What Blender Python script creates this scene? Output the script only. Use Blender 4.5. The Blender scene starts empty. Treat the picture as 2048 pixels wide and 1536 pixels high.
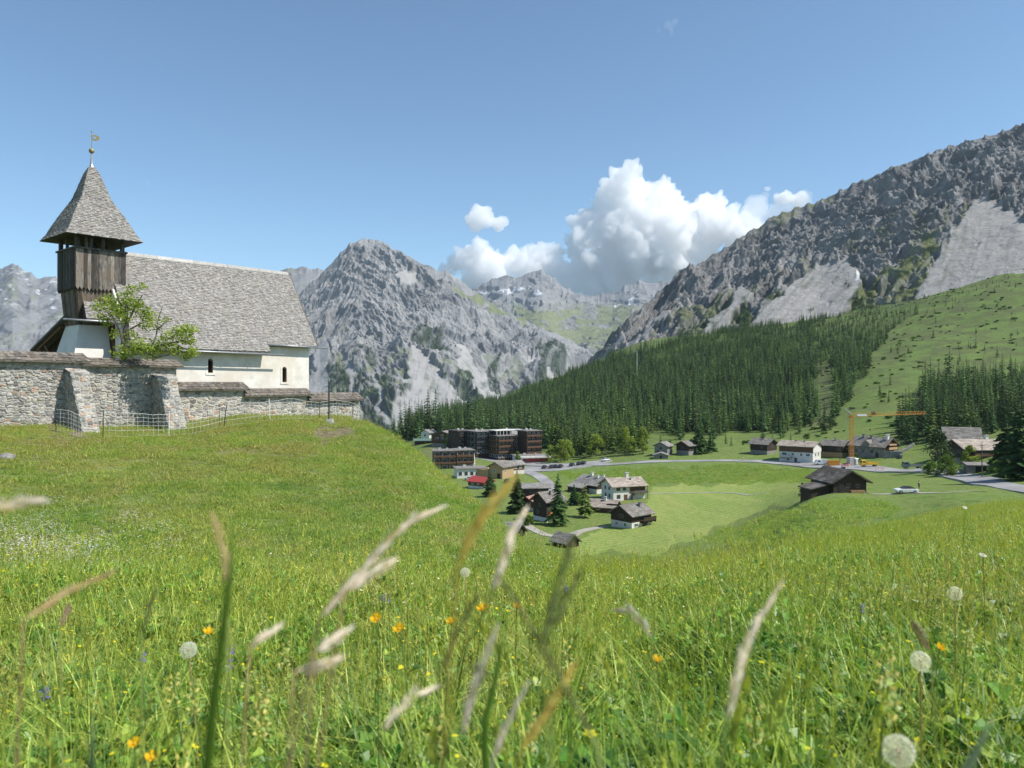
import bpy, math, random
import numpy as np
from mathutils import Vector, Matrix

random.seed(7)
RNG = np.random.default_rng(11)
SC = bpy.context.scene
COL = SC.collection
R = math.radians

# ------------------------------------------------------------------ camera, sky, sun, exposure
F = 1536.0
cam_d = bpy.data.cameras.new('camera')
cam = bpy.data.objects.new('camera', cam_d)
COL.objects.link(cam)
cam.location = (0, 0, 0)
cam.rotation_euler = (R(90), 0, 0)
cam_d.sensor_width = 36.0
cam_d.lens = 27.0
cam_d.clip_start = 0.05
cam_d.clip_end = 60000
cam_d.dof.use_dof = True
cam_d.dof.focus_distance = 14.0
cam_d.dof.aperture_fstop = 4.8
SC.camera = cam

SUN_EL, SUN_AZ = 50.0, 106.0            # azimuth clockwise from +Y (the view direction)
world = bpy.data.worlds.new("World")
SC.world = world
world.use_nodes = True
wn = world.node_tree
sky = wn.nodes.new('ShaderNodeTexSky')
sky.sky_type = 'NISHITA'
sky.sun_disc = False
sky.sun_elevation = R(SUN_EL)
sky.sun_rotation = R(SUN_AZ)
sky.altitude = 1800
sky.air_density = 1.0
sky.dust_density = .9
sky.ozone_density = .45
bg = wn.nodes['Background']
bg.inputs['Strength'].default_value = 0.11
tw = wn.nodes.new('ShaderNodeMix'); tw.data_type = 'RGBA'; tw.blend_type = 'MULTIPLY'; tw.inputs[0].default_value = 1
tw.inputs[7].default_value = (.86, 1.03, 1.06, 1)          # the cleaner, greener blue of high mountain air
wn.links.new(sky.outputs[0], tw.inputs[6]); wn.links.new(tw.outputs[2], bg.inputs['Color'])

sun_d = bpy.data.lights.new('sun', 'SUN')
sun_d.energy = 4.2
sun_d.angle = R(0.5)
sun_d.color = (1.0, 0.955, 0.88)
sun = bpy.data.objects.new('sun', sun_d)
COL.objects.link(sun)
_s = Vector((math.sin(R(SUN_AZ)) * math.cos(R(SUN_EL)), math.cos(R(SUN_AZ)) * math.cos(R(SUN_EL)), math.sin(R(SUN_EL))))
sun.rotation_euler = _s.to_track_quat('Z', 'Y').to_euler()
sun.location = (60, 10, 80)

SC.view_settings.view_transform = 'Standard'
SC.view_settings.look = 'None'
SC.view_settings.exposure = 0.55
SC.view_settings.gamma = 1.0
SC.render.engine = 'CYCLES'
SC.cycles.volume_bounces = 24
SC.cycles.max_bounces = 26
SC.cycles.transmission_bounces = 4
SC.cycles.diffuse_bounces = 3
SC.cycles.glossy_bounces = 2


# ------------------------------------------------------------------ numeric helpers
def U(px):
    return (px - 1024.0) / F


def at(px, py, D):
    return Vector((U(px) * D, D, (768.0 - py) / F * D))


def _hash(ix, iy, seed):
    h = (ix.astype(np.int64) * 374761393 + iy.astype(np.int64) * 668265263 + seed * 1274126177) & 0xFFFFFFFF
    h = ((h ^ (h >> 13)) * 1274126177) & 0xFFFFFFFF
    h = ((h ^ (h >> 16)) * 2246822519) & 0xFFFFFFFF
    return (h ^ (h >> 15)) & 0xFFFFFFFF


def rnd2(ix, iy, seed):
    return _hash(ix, iy, seed) / 4294967296.0


def gnoise(x, y, seed=0):
    x = np.asarray(x, float); y = np.asarray(y, float)
    ix = np.floor(x); iy = np.floor(y)
    fx = x - ix; fy = y - iy
    ux = fx * fx * fx * (fx * (fx * 6 - 15) + 10); uy = fy * fy * fy * (fy * (fy * 6 - 15) + 10)

    def g(dx, dy):
        a = rnd2(ix + dx, iy + dy, seed) * 6.2831853
        return np.cos(a) * (fx - dx) + np.sin(a) * (fy - dy)
    a, b, c, d = g(0, 0), g(1, 0), g(0, 1), g(1, 1)
    return 1.5 * ((a * (1 - ux) + b * ux) * (1 - uy) + (c * (1 - ux) + d * ux) * uy)


def fbm(x, y, octv=5, gain=.5, seed=0, lac=2.03):
    s = 0; a = 1.0; f = 1.0
    for o in range(octv):
        s = s + a * gnoise(np.asarray(x) * f, np.asarray(y) * f, seed + o * 17)
        a *= gain; f *= lac
    return s


def ridged(x, y, octv=5, gain=.5, seed=0, lac=2.1):
    s = 0; a = 1.0; f = 1.0; w = 1.0; n = 0
    for o in range(octv):
        v = 1 - np.abs(gnoise(np.asarray(x) * f, np.asarray(y) * f, seed + o * 31)) * 1.4
        v = np.clip(v, 0, 1) ** 2 * w
        w = np.clip(v * 1.6, 0, 1)
        s = s + a * v; n += a
        a *= gain; f *= lac
    return s / n


def sstep(a, b, x):
    t = np.clip((np.asarray(x, float) - a) / (b - a), 0, 1)
    return t * t * (3 - 2 * t)


def pip(px, py, poly):
    inside = np.zeros(np.shape(px), bool)
    n = len(poly)
    for i in range(n):
        x1, y1 = poly[i]; x2, y2 = poly[(i + 1) % n]
        if y1 == y2:
            continue
        c = ((y1 > py) != (y2 > py)) & (px < (x2 - x1) * (py - y1) / (y2 - y1) + x1)
        inside ^= c
    return inside


def pchip(xs, ys):
    """monotone cubic; ys may be (n,) or (n, m). Returns f(x)."""
    xs = np.asarray(xs, float); ys = np.asarray(ys, float)
    h = np.diff(xs)
    sh = (-1,) + (1,) * (ys.ndim - 1)
    dl = np.diff(ys, axis=0) / h.reshape(sh)
    m = np.zeros_like(ys)
    m[0] = dl[0]; m[-1] = dl[-1]
    w1 = (2 * h[1:] + h[:-1]).reshape(sh); w2 = (h[1:] + 2 * h[:-1]).reshape(sh)
    with np.errstate(divide='ignore', invalid='ignore'):
        mm = (w1 + w2) / (w1 / dl[:-1] + w2 / dl[1:])
    m[1:-1] = np.where(dl[:-1] * dl[1:] > 0, mm, 0)

    def f(x):
        x = np.clip(np.asarray(x, float), xs[0], xs[-1])
        i = np.clip(np.searchsorted(xs, x, side='right') - 1, 0, len(xs) - 2)
        hh = h[i]; t = (x - xs[i]) / hh
        if ys.ndim > 1:
            t = t[..., None]; hh = hh[..., None]
        return ((1 + 2 * t) * (1 - t) ** 2 * ys[i] + t * (1 - t) ** 2 * hh * m[i]
                + t * t * (3 - 2 * t) * ys[i + 1] + t * t * (t - 1) * hh * m[i + 1])
    return f


# ------------------------------------------------------------------ the lie of the land: height along 16 bearings
NEAR_L = [(.3, -.98), (1, -1.05), (2, -1.2), (4, -1.58), (8, -2.1)]
NEAR_M = [(.3, -.98), (1, -1.05), (2, -1.22), (4, -1.65), (8, -2.35)]
NEAR_R = [(.3, -.95), (1, -1.0), (2, -1.12), (4, -1.42), (8, -1.95)]
OUTL = [(60, -3.5), (85, -12), (200, -48), (400, -70), (800, -110), (1100, -180), (1600, -250)]
BEAR = [
    (-3000, NEAR_L + [(14, -2), (20, -1.9), (30, -1.6), (42, -1.2)] + OUTL),
    (-200, NEAR_L + [(11, -2.9), (14, -3.15), (20, -2.85), (27, -1.8), (34, -1.1), (42, -1.0)] + OUTL),
    (0, NEAR_L + [(11, -2.95), (14, -3.3), (20, -3.1), (26, -2.15), (29.8, -1.65), (34, -1.1), (42, -1.0), (50, -1.5)] + OUTL),
    (350, NEAR_L + [(11, -3.0), (14, -3.5), (20, -3.4), (28, -2.45), (33, -2.1), (35, -1.8), (40, -1.0), (50, -1.5)] + OUTL),
    (560, NEAR_L + [(11, -3.0), (14, -3.55), (20, -3.6), (30, -2.5), (37, -1.7), (40, -1.6), (44, -1.3), (50, -2.5)] + OUTL),
    (730, NEAR_L + [(11, -2.9), (14, -3.4), (20, -3.65), (30, -2.85), (38, -2.0), (41, -1.95), (44, -2.2), (50, -4), (80, -15), (150, -34), (300, -46), (400, -50), (800, -70), (1000, -110), (1600, -220)]),
    (800, NEAR_L + [(14, -3.25), (20, -3.55), (30, -2.95), (36, -2.55), (40, -3.2), (50, -7), (80, -18), (150, -36), (300, -43), (400, -37), (450, -36), (600, -40), (800, -50), (1000, -100), (1600, -220)]),
    (900, NEAR_M[:-1] + [(8, -2.25), (14, -3.1), (20, -3.55), (27, -3.55), (30, -3.8), (34, -4.8), (50, -10.5), (100, -26), (200, -39), (300, -38.5), (340, -38), (400, -36), (430, -33), (500, -33), (650, -30), (800, -31), (1000, -80), (1600, -220)]),
    (1000, NEAR_M + [(14, -3.2), (20, -4.0), (24, -4.4), (40, -11), (100, -28), (160, -36), (230, -38), (300, -38), (400, -39.5), (480, -40), (600, -34), (800, -22), (1000, -15), (1200, -60), (1600, -200)]),
    (1060, NEAR_M + [(14, -3.3), (19, -4.45), (30, -8.3), (60, -20), (100, -30), (150, -35.5), (175, -37), (250, -38), (345, -38.6), (385, -39), (450, -38), (520, -35), (600, -29), (800, -14), (1000, -4), (1200, -30), (1600, -180)]),
    (1200, NEAR_M + [(14, -3.55), (16, -4.0), (30, -8.6), (60, -20), (100, -29.5), (150, -35.5), (170, -37), (250, -38), (300, -37.6), (340, -36), (400, -35.2), (450, -32), (600, -21), (800, 4), (1000, 28), (1150, 36), (1300, 10), (1600, -120)]),
    (1300, NEAR_M + [(14, -3.6), (16, -4.05), (30, -8), (60, -18), (100, -27.5), (150, -34), (170, -35.6), (200, -37), (250, -37.5), (290, -36.5), (330, -33.5), (345, -33), (400, -30.5), (500, -24), (650, -6), (800, 20), (950, 50), (1050, 62), (1200, 60), (1600, -60)]),
    (1500, NEAR_R[:-1] + [(8, -2.15), (14, -3.45), (17, -4.15), (30, -7.8), (60, -14.5), (100, -22.5), (130, -27), (160, -31.5), (200, -34), (250, -35), (288, -34.5), (315, -31.6), (330, -31.2), (380, -29.5), (450, -27), (550, -15), (700, 13), (850, 46), (950, 66), (1100, 76), (1600, -40)]),
    (1640, NEAR_R + [(14, -3.3), (22, -4.9), (30, -6.8), (60, -12.5), (90, -17), (120, -18.5), (150, -21.2), (180, -24.5), (220, -28), (260, -30), (285, -31.4), (300, -31.2), (350, -27.3), (420, -21.5), (550, -2), (700, 25), (850, 57), (950, 81), (1050, 95), (1600, -20)]),
    (1800, NEAR_R + [(14, -3.05), (28, -5.35), (40, -8), (60, -11.5), (100, -17), (150, -21.7), (180, -23.5), (240, -27.7), (262, -29.2), (300, -28.2), (350, -20.5), (450, -7), (600, 20), (750, 54), (900, 93), (980, 108), (1100, 100), (1600, 20)]),
    (1940, NEAR_R + [(14, -2.85), (32, -5.4), (45, -7.5), (60, -10), (100, -15.5), (150, -20.5), (190, -24), (212, -24), (260, -22.5), (350, -17.5), (450, -4), (600, 28), (750, 73), (880, 116), (950, 130), (1100, 120), (1600, 60)]),
    (2048, NEAR_R + [(14, -2.7), (35, -5.7), (50, -8), (80, -13), (120, -18), (148, -21), (162, -21.2), (220, -19.5), (300, -15.5), (450, 0), (600, 35), (750, 85), (880, 132), (950, 148), (1100, 140), (1600, 80)]),
    (2300, NEAR_R + [(14, -2.6), (40, -5.6), (60, -8.5), (120, -16), (200, -17), (300, -11), (450, 8), (600, 50), (750, 105), (880, 155), (950, 172), (1100, 165), (1600, 100)]),
    (5000, NEAR_R + [(14, -2.5), (40, -5), (60, -7), (120, -13), (200, -14), (300, -6), (450, 15), (600, 60), (750, 115), (880, 165), (950, 180), (1100, 170), (1600, 110)]),
]
LV = np.linspace(math.log(.3), math.log(1600), 900)
_tab = []
for _px, _prof in BEAR:
    _d = np.log([a for a, b in _prof]); _z = np.array([b / a for a, b in _prof])
    _tab.append(pchip(_d, _z)(LV))
_tab = np.array(_tab)
UF = np.concatenate([np.linspace(U(-3000), -.9, 40)[:-1], np.linspace(-.9, .9, 700), np.linspace(.9, U(5000), 40)[1:]])
_GR = pchip([U(b[0]) for b in BEAR], _tab)(UF)
# a light blur across bearings removes the creases at the control bearings
_k = np.exp(-np.linspace(-2, 2, 51) ** 2); _k /= _k.sum()
_pad = np.pad(_GR, ((25, 25), (0, 0)), mode='edge')
_GR = sum(_k[i] * _pad[i:i + len(UF)] for i in range(51))


def H(x, y):
    """ground height at world (x, y)"""
    x = np.asarray(x, float); y = np.maximum(np.asarray(y, float), .3)
    u = np.clip(x / y, UF[0], UF[-1]); v = np.clip(np.log(y), LV[0], LV[-1])
    fi = np.interp(u, UF, np.arange(len(UF))); fj = (v - LV[0]) / (LV[1] - LV[0])
    i = np.clip(fi.astype(int), 0, len(UF) - 2); j = np.clip(fj.astype(int), 0, len(LV) - 2)
    a = fi - i; b = fj - j
    g = (_GR[i, j] * (1 - a) + _GR[i + 1, j] * a) * (1 - b) + (_GR[i, j + 1] * (1 - a) + _GR[i + 1, j + 1] * a) * b
    z = g * y
    z = z + .05 * sstep(1.5, 5, y) * (1 - sstep(60, 120, y)) * fbm(x / 1.7, y / 1.7, 3, seed=3)
    z = z + .35 * sstep(45, 110, y) * (1 - sstep(140, 200, y)) * fbm(x / 14, y / 14, 4, seed=5)
    z = z + .25 * sstep(150, 250, y) * fbm(x / 22, y / 22, 3, seed=8)
    z = z + 3.0 * sstep(420, 700, y) * fbm(x / 110, y / 110, 5, seed=9)
    return z


def Hs(x, y):
    return float(H(np.array([x]), np.array([y]))[0])


def ground(px, D):
    x = U(px) * D
    return Vector((x, D, Hs(x, D)))


# ------------------------------------------------------------------ object helpers
def tag(o, label=None, cat=None, group=None, kind=None):
    if label: o['label'] = label
    if cat: o['category'] = cat
    if group: o['group'] = group
    if kind: o['kind'] = kind
    return o


def empty(name, loc, rz=0, label=None, cat=None, group=None):
    o = bpy.data.objects.new(name, None)
    COL.objects.link(o)
    o.location = loc
    o.rotation_euler = (0, 0, rz)
    o.empty_display_size = .2
    return tag(o, label, cat, group)


def mesh_np(name, V, Fq, mats, tint=None, parent=None, smooth=False, midx=None, link=True, attr='tint'):
    """V (n,3); Fq (m,k) equal sized faces; tint (n,3|4) per vertex"""
    me = bpy.data.meshes.new(name)
    V = np.ascontiguousarray(V, np.float32); Fq = np.ascontiguousarray(Fq, np.int32)
    m, k = Fq.shape
    me.vertices.add(len(V)); me.vertices.foreach_set('co', V.ravel())
    me.loops.add(m * k); me.loops.foreach_set('vertex_index', Fq.ravel())
    me.polygons.add(m)
    me.polygons.foreach_set('loop_start', np.arange(m, dtype=np.int32) * k)
    me.polygons.foreach_set('loop_total', np.full(m, k, np.int32))
    for mt in (mats if isinstance(mats, (list, tuple)) else [mats]):
        me.materials.append(mt)
    if midx is not None:
        me.polygons.foreach_set('material_index', np.ascontiguousarray(midx, np.int32))
    me.polygons.foreach_set('use_smooth', np.full(m, bool(smooth)))
    if tint is not None:
        t = np.ones((len(V), 4), np.float32); t[:, :tint.shape[1]] = tint
        ca = me.color_attributes.new(attr, 'FLOAT_COLOR', 'POINT')
        ca.data.foreach_set('color', t.ravel())
    me.update(calc_edges=True)
    me.validate()
    o = bpy.data.objects.new(name, me)
    if link:
        COL.objects.link(o)
    if parent: o.parent = parent
    return o


class MB:
    """collects shapes, links them as one mesh object"""
    def __init__(s):
        s.v = []; s.f = []; s.t = []

    def add(s, vs, fs, tint=1.0):
        b = len(s.v)
        s.v += [tuple(p) for p in vs]
        s.t += [tint if isinstance(tint, tuple) else (tint,) * 3] * len(vs)
        s.f += [tuple(i + b for i in f) for f in fs]
        return s

    def box(s, c, d, tint=1.0, rz=0, taper=1.0):
        x, y, z = d[0] / 2, d[1] / 2, d[2] / 2
        vs = []
        for k in (-1, 1):
            t = taper if k > 0 else 1
            for a, b in ((-1, -1), (1, -1), (1, 1), (-1, 1)):
                X, Y = a * x * t, b * y * t
                if rz: X, Y = X * math.cos(rz) - Y * math.sin(rz), X * math.sin(rz) + Y * math.cos(rz)
                vs.append((c[0] + X, c[1] + Y, c[2] + k * z))
        return s.add(vs, [(3, 2, 1, 0), (4, 5, 6, 7), (0, 1, 5, 4), (1, 2, 6, 5), (2, 3, 7, 6), (3, 0, 4, 7)], tint)

    def prism(s, poly, axis, a, b, tint=1.0):
        """poly: 2D points; extruded along axis from a to b. axis 'x': pts are (y,z); 'y': (x,z); 'z': (x,y)"""
        def P(p, w):
            return {'x': (w, p[0], p[1]), 'y': (p[0], w, p[1]), 'z': (p[0], p[1], w)}[axis]
        n = len(poly)
        vs = [P(p, a) for p in poly] + [P(p, b) for p in poly]
        fs = [tuple(range(n)), tuple(range(2 * n - 1, n - 1, -1))] + [(i, i + n, (i + 1) % n + n, (i + 1) % n) for i in range(n)]
        return s.add(vs, fs, tint)

    def tube(s, pts, rad, n=6, tint=1.0, cap=True):
        pts = [Vector(p) for p in pts]
        if not isinstance(rad, (list, tuple)): rad = [rad] * len(pts)
        vs = []; up = Vector((.13, .31, .94))
        for i, p in enumerate(pts):
            d = (pts[min(i + 1, len(pts) - 1)] - pts[max(i - 1, 0)])
            if d.length < 1e-9: d = Vector((0, 0, 1))
            d.normalize()
            a = d.cross(up)
            if a.length < .05: a = d.cross(Vector((1, 0, 0)))
            a.normalize(); b = d.cross(a)
            for k in range(n):
                w = 2 * math.pi * k / n
                vs.append(p + (a * math.cos(w) + b * math.sin(w)) * rad[i])
        fs = []
        for i in range(len(pts) - 1):
            for k in range(n):
                fs.append((i * n + k, i * n + (k + 1) % n, (i + 1) * n + (k + 1) % n, (i + 1) * n + k))
        if cap:
            fs.append(tuple(range(n - 1, -1, -1))); fs.append(tuple((len(pts) - 1) * n + k for k in range(n)))
        return s.add(vs, fs, tint)

    def ball(s, c, r, n=8, m=6, tint=1.0, sq=(1, 1, 1)):
        vs = [(c[0], c[1], c[2] - r * sq[2])]; fs = []
        for i in range(1, m):
            a = -math.pi / 2 + math.pi * i / m
            for k in range(n):
                w = 2 * math.pi * k / n
                vs.append((c[0] + r * sq[0] * math.cos(a) * math.cos(w), c[1] + r * sq[1] * math.cos(a) * math.sin(w), c[2] + r * sq[2] * math.sin(a)))
        vs.append((c[0], c[1], c[2] + r * sq[2]))
        for k in range(n):
            fs.append((0, 1 + (k + 1) % n, 1 + k))
            fs.append((len(vs) - 1, len(vs) - 1 - n + k, len(vs) - 1 - n + (k + 1) % n))
        for i in range(m - 2):
            for k in range(n):
                fs.append((1 + i * n + k, 1 + i * n + (k + 1) % n, 1 + (i + 1) * n + (k + 1) % n, 1 + (i + 1) * n + k))
        return s.add(vs, fs, tint)

    def build(s, name, mat, parent=None, smooth=False, link=True):
        me = bpy.data.meshes.new(name)
        me.from_pydata(s.v, [], s.f)
        me.materials.append(mat)
        ca = me.color_attributes.new('tint', 'FLOAT_COLOR', 'POINT')
        ca.data.foreach_set('color', np.array([(a, b, c, 1) for a, b, c in s.t], np.float32).ravel())
        if smooth: me.polygons.foreach_set('use_smooth', np.full(len(me.polygons), True))
        me.update()
        o = bpy.data.objects.new(name, me)
        if link: COL.objects.link(o)
        if parent: o.parent = parent
        return o


def copy_thing(o, loc=None, rz=None, label=None, group=None, scale=None):
    c = o.copy(); COL.objects.link(c)
    for ch in list(o.children):
        k = ch.copy(); COL.objects.link(k); k.parent = c
        for g in list(ch.children):
            q = g.copy(); COL.objects.link(q); q.parent = k
    if loc is not None: c.location = loc
    if rz is not None: c.rotation_euler = (0, 0, rz)
    if scale is not None: c.scale = (scale,) * 3 if not isinstance(scale, tuple) else scale
    if label: c['label'] = label
    if group: c['group'] = group
    return c


# ------------------------------------------------------------------ materials
def nt_new(name):
    m = bpy.data.materials.new(name); m.use_nodes = True
    nt = m.node_tree
    return m, nt, nt.nodes['Principled BSDF']


def N(nt, typ, **kw):
    n = nt.nodes.new(typ)
    for k, v in kw.items():
        setattr(n, k, v)
    return n


def mixc(nt, fac, a, b, mode='MIX'):
    n = nt.nodes.new('ShaderNodeMix'); n.data_type = 'RGBA'; n.blend_type = mode
    for sock, v in ((n.inputs[0], fac), (n.inputs[6], a), (n.inputs[7], b)):
        if isinstance(v, (int, float)): sock.default_value = v
        elif isinstance(v, tuple): sock.default_value = v if len(v) == 4 else v + (1,)
        else: nt.links.new(v, sock)
    return n.outputs[2]


def noise(nt, vec, scale, detail=5, rough=.55, dist=0, mapscale=None, rot=None):
    if mapscale or rot:
        mp = nt.nodes.new('ShaderNodeMapping')
        if mapscale: mp.inputs['Scale'].default_value = mapscale
        if rot: mp.inputs['Rotation'].default_value = rot
        nt.links.new(vec, mp.inputs['Vector']); vec = mp.outputs[0]
    n = nt.nodes.new('ShaderNodeTexNoise')
    n.inputs['Scale'].default_value = scale; n.inputs['Detail'].default_value = detail
    n.inputs['Roughness'].default_value = rough; n.inputs['Distortion'].default_value = dist
    nt.links.new(vec, n.inputs['Vector'])
    return n.outputs['Fac']


def ramp(nt, fac, stops):
    n = nt.nodes.new('ShaderNodeValToRGB')
    e = n.color_ramp.elements
    while len(e) < len(stops): e.new(.5)
    for k, (p, c) in zip(e, stops):
        k.position = p
        k.color = (c, c, c, 1) if isinstance(c, (int, float)) else tuple(c) + (1,)
    nt.links.new(fac, n.inputs[0])
    return n.outputs[0]


def bump(nt, h, dist, strength=1.0, normal=None):
    b = nt.nodes.new('ShaderNodeBump')
    b.inputs['Strength'].default_value = strength; b.inputs['Distance'].default_value = dist
    nt.links.new(h, b.inputs['Height'])
    if normal: nt.links.new(normal, b.inputs['Normal'])
    return b.outputs[0]


def pmat(name, c1, c2, scale=6, rough=.85, bmp=0, stretch=None, detail=6, lo=.35, hi=.65, c3=None, metal=0, spec=.3):
    """two-tone noisy surface, tinted per piece by the mesh's own 'tint' colours"""
    m, nt, p = nt_new(name)
    tc = N(nt, 'ShaderNodeTexCoord').outputs['Object']
    n = noise(nt, tc, scale, detail, .6, 0, stretch)
    r = ramp(nt, n, [(lo, 0.), (hi, 1.)])
    c = mixc(nt, r, c1, c2)
    if c3:
        n2 = noise(nt, tc, scale * .23, 4, .6)
        c = mixc(nt, ramp(nt, n2, [(.48, 0.), (.62, 1.)]), c, c3)
    at_ = N(nt, 'ShaderNodeAttribute', attribute_name='tint')
    c = mixc(nt, 1.0, c, at_.outputs['Color'], 'MULTIPLY')
    nt.links.new(c, p.inputs['Base Color'])
    p.inputs['Roughness'].default_value = rough
    p.inputs['Metallic'].default_value = metal
    p.inputs['Specular IOR Level'].default_value = spec
    if bmp: nt.links.new(bump(nt, n, bmp), p.inputs['Normal'])
    return m


M = {}
M['plaster'] = pmat('plaster_cream', (.60, .555, .48), (.75, .71, .64), 2.2, .9, .012, c3=(.64, .57, .48), lo=.3, hi=.6)
M['white_wall'] = pmat('plaster_white', (.58, .555, .51), (.69, .665, .62), 1.2, .9)
M['old_wood'] = pmat('old_grey_wood', (.032, .028, .025), (.19, .175, .158), 7, .85, .01, (3, 3, .35), 7, c3=(.12, .1, .082))
M['dark_wood'] = pmat('dark_wood', (.028, .019, .014), (.06, .04, .027), 5, .8, .01, (2, 2, .6))
M['brown_wood'] = pmat('brown_wood', (.075, .042, .024), (.16, .09, .052), 5, .8, .01, (2, 2, .5))
M['pale_wood'] = pmat('pale_wood', (.34, .22, .11), (.5, .34, .19), 4, .8, .01, (2, 2, .5))
M['shingle'] = pmat('wood_shingle', (.20, .19, .178), (.37, .355, .335), 7, .9, .008, (1, 1, 1), c3=(.27, .255, .235), lo=.28, hi=.72)
M['slate'] = pmat('slate_roof', (.13, .118, .105), (.29, .268, .24), 2.2, .85, .03, c3=(.19, .165, .14))
M['grey_roof'] = pmat('grey_roof', (.2, .185, .17), (.33, .31, .285), 1.6, .8, .03, c3=(.24, .22, .2))
M['tan_roof'] = pmat('tan_roof', (.3, .245, .2), (.42, .36, .3), 1.6, .85, .03)
M['brown_roof'] = pmat('brown_roof', (.06, .05, .043), (.13, .108, .09), 1.8, .85, .03, c3=(.17, .15, .135))
M['red_roof'] = pmat('red_roof', (.36, .05, .045), (.48, .08, .07), 2, .6)
M['pink_roof'] = pmat('pink_roof', (.34, .17, .13), (.45, .25, .2), 2, .85)
M['green_roof'] = pmat('green_roof', (.1, .17, .13), (.15, .23, .18), 2, .7)
M['stone_w'] = pmat('grey_stone', (.13, .125, .12), (.33, .32, .305), 2.5, .9, .05, c3=(.22, .2, .18))
M['concrete'] = pmat('concrete', (.38, .37, .35), (.5, .49, .47), 1.5, .9)
M['glass'] = pmat('window_glass', (.02, .025, .03), (.05, .06, .07), .7, .12, spec=.6)
M['metal'] = pmat('grey_metal', (.3, .31, .32), (.4, .41, .42), 3, .45, metal=.6)
M['darkmetal'] = pmat('dark_metal', (.05, .055, .06), (.09, .095, .1), 3, .5, metal=.5)
M['gold'] = pmat('old_gold', (.22, .19, .09), (.36, .31, .15), 5, .6, metal=.4)
M['orange'] = pmat('orange_paint', (.62, .24, .03), (.74, .32, .05), 2, .5)
M['yellow'] = pmat('yellow_paint', (.7, .4, .02), (.78, .5, .05), 2, .5)
M['white'] = pmat('white_paint', (.72, .72, .72), (.8, .8, .8), 2, .35, spec=.5)
M['black'] = pmat('black_rubber', (.015, .015, .015), (.03, .03, .03), 3, .7)
M['carpaint'] = pmat('car_paint', (.78, .78, .78), (.82, .82, .82), 2, .25, spec=.6)
M['net'] = pmat('net_cord', (.62, .6, .55), (.75, .74, .7), 4, .8)
M['bark'] = pmat('bark', (.055, .042, .032), (.13, .1, .075), 8, .9, .02, (2, 2, .5))
M['grey_bark'] = pmat('grey_bark', (.09, .08, .07), (.2, .18, .16), 8, .9, .02, (2, 2, .5))
M['skin'] = pmat('skin', (.5, .32, .24), (.56, .37, .28), 3, .6)
M['cloth'] = pmat('cloth', (.8, .8, .8), (.9, .9, .9), 9, .9)


def foliage_mat(name, c1, c2, trans=.3, rand=.35, scale=.6):
    m, nt, p = nt_new(name)
    geo = N(nt, 'ShaderNodeNewGeometry')
    oi = N(nt, 'ShaderNodeObjectInfo')
    n = noise(nt, geo.outputs['Position'], scale, 3, .6)
    c = mixc(nt, ramp(nt, n, [(.35, 0.), (.65, 1.)]), c1, c2)
    mr = N(nt, 'ShaderNodeMapRange'); nt.links.new(oi.outputs['Random'], mr.inputs[0])
    mr.inputs[3].default_value = 1 - rand; mr.inputs[4].default_value = 1 + rand
    c = mixc(nt, 1.0, c, mr.outputs[0], 'MULTIPLY')
    at_ = N(nt, 'ShaderNodeAttribute', attribute_name='tint')
    c = mixc(nt, 1.0, c, at_.outputs['Color'], 'MULTIPLY')
    nt.links.new(c, p.inputs['Base Color'])
    p.inputs['Roughness'].default_value = .6; p.inputs['Specular IOR Level'].default_value = .25
    tr = N(nt, 'ShaderNodeBsdfTranslucent')
    nt.links.new(mixc(nt, 1.0, c, (1.25, 1.15, .6), 'MULTIPLY'), tr.inputs['Color'])
    mx = N(nt, 'ShaderNodeMixShader'); mx.inputs[0].default_value = trans
    nt.links.new(p.outputs[0], mx.inputs[1]); nt.links.new(tr.outputs[0], mx.inputs[2])
    nt.links.new(mx.outputs[0], nt.nodes['Material Output'].inputs['Surface'])
    return m


M['spruce'] = foliage_mat('spruce_needles', (.05, .105, .036), (.125, .205, .062), .28, .55, .04)
M['larch'] = foliage_mat('larch_needles', (.12, .2, .045), (.19, .27, .065), .35, .3, .2)
M['leaf'] = foliage_mat('tree_leaves', (.2, .28, .04), (.32, .4, .08), .45, .2, 1.5)
M['bush'] = foliage_mat('bush_leaves', (.09, .17, .03), (.15, .24, .045), .35, .2, 1.0)
M['darkleaf'] = foliage_mat('dark_leaves', (.03, .06, .02), (.06, .1, .03), .25, .2, .5)


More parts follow.
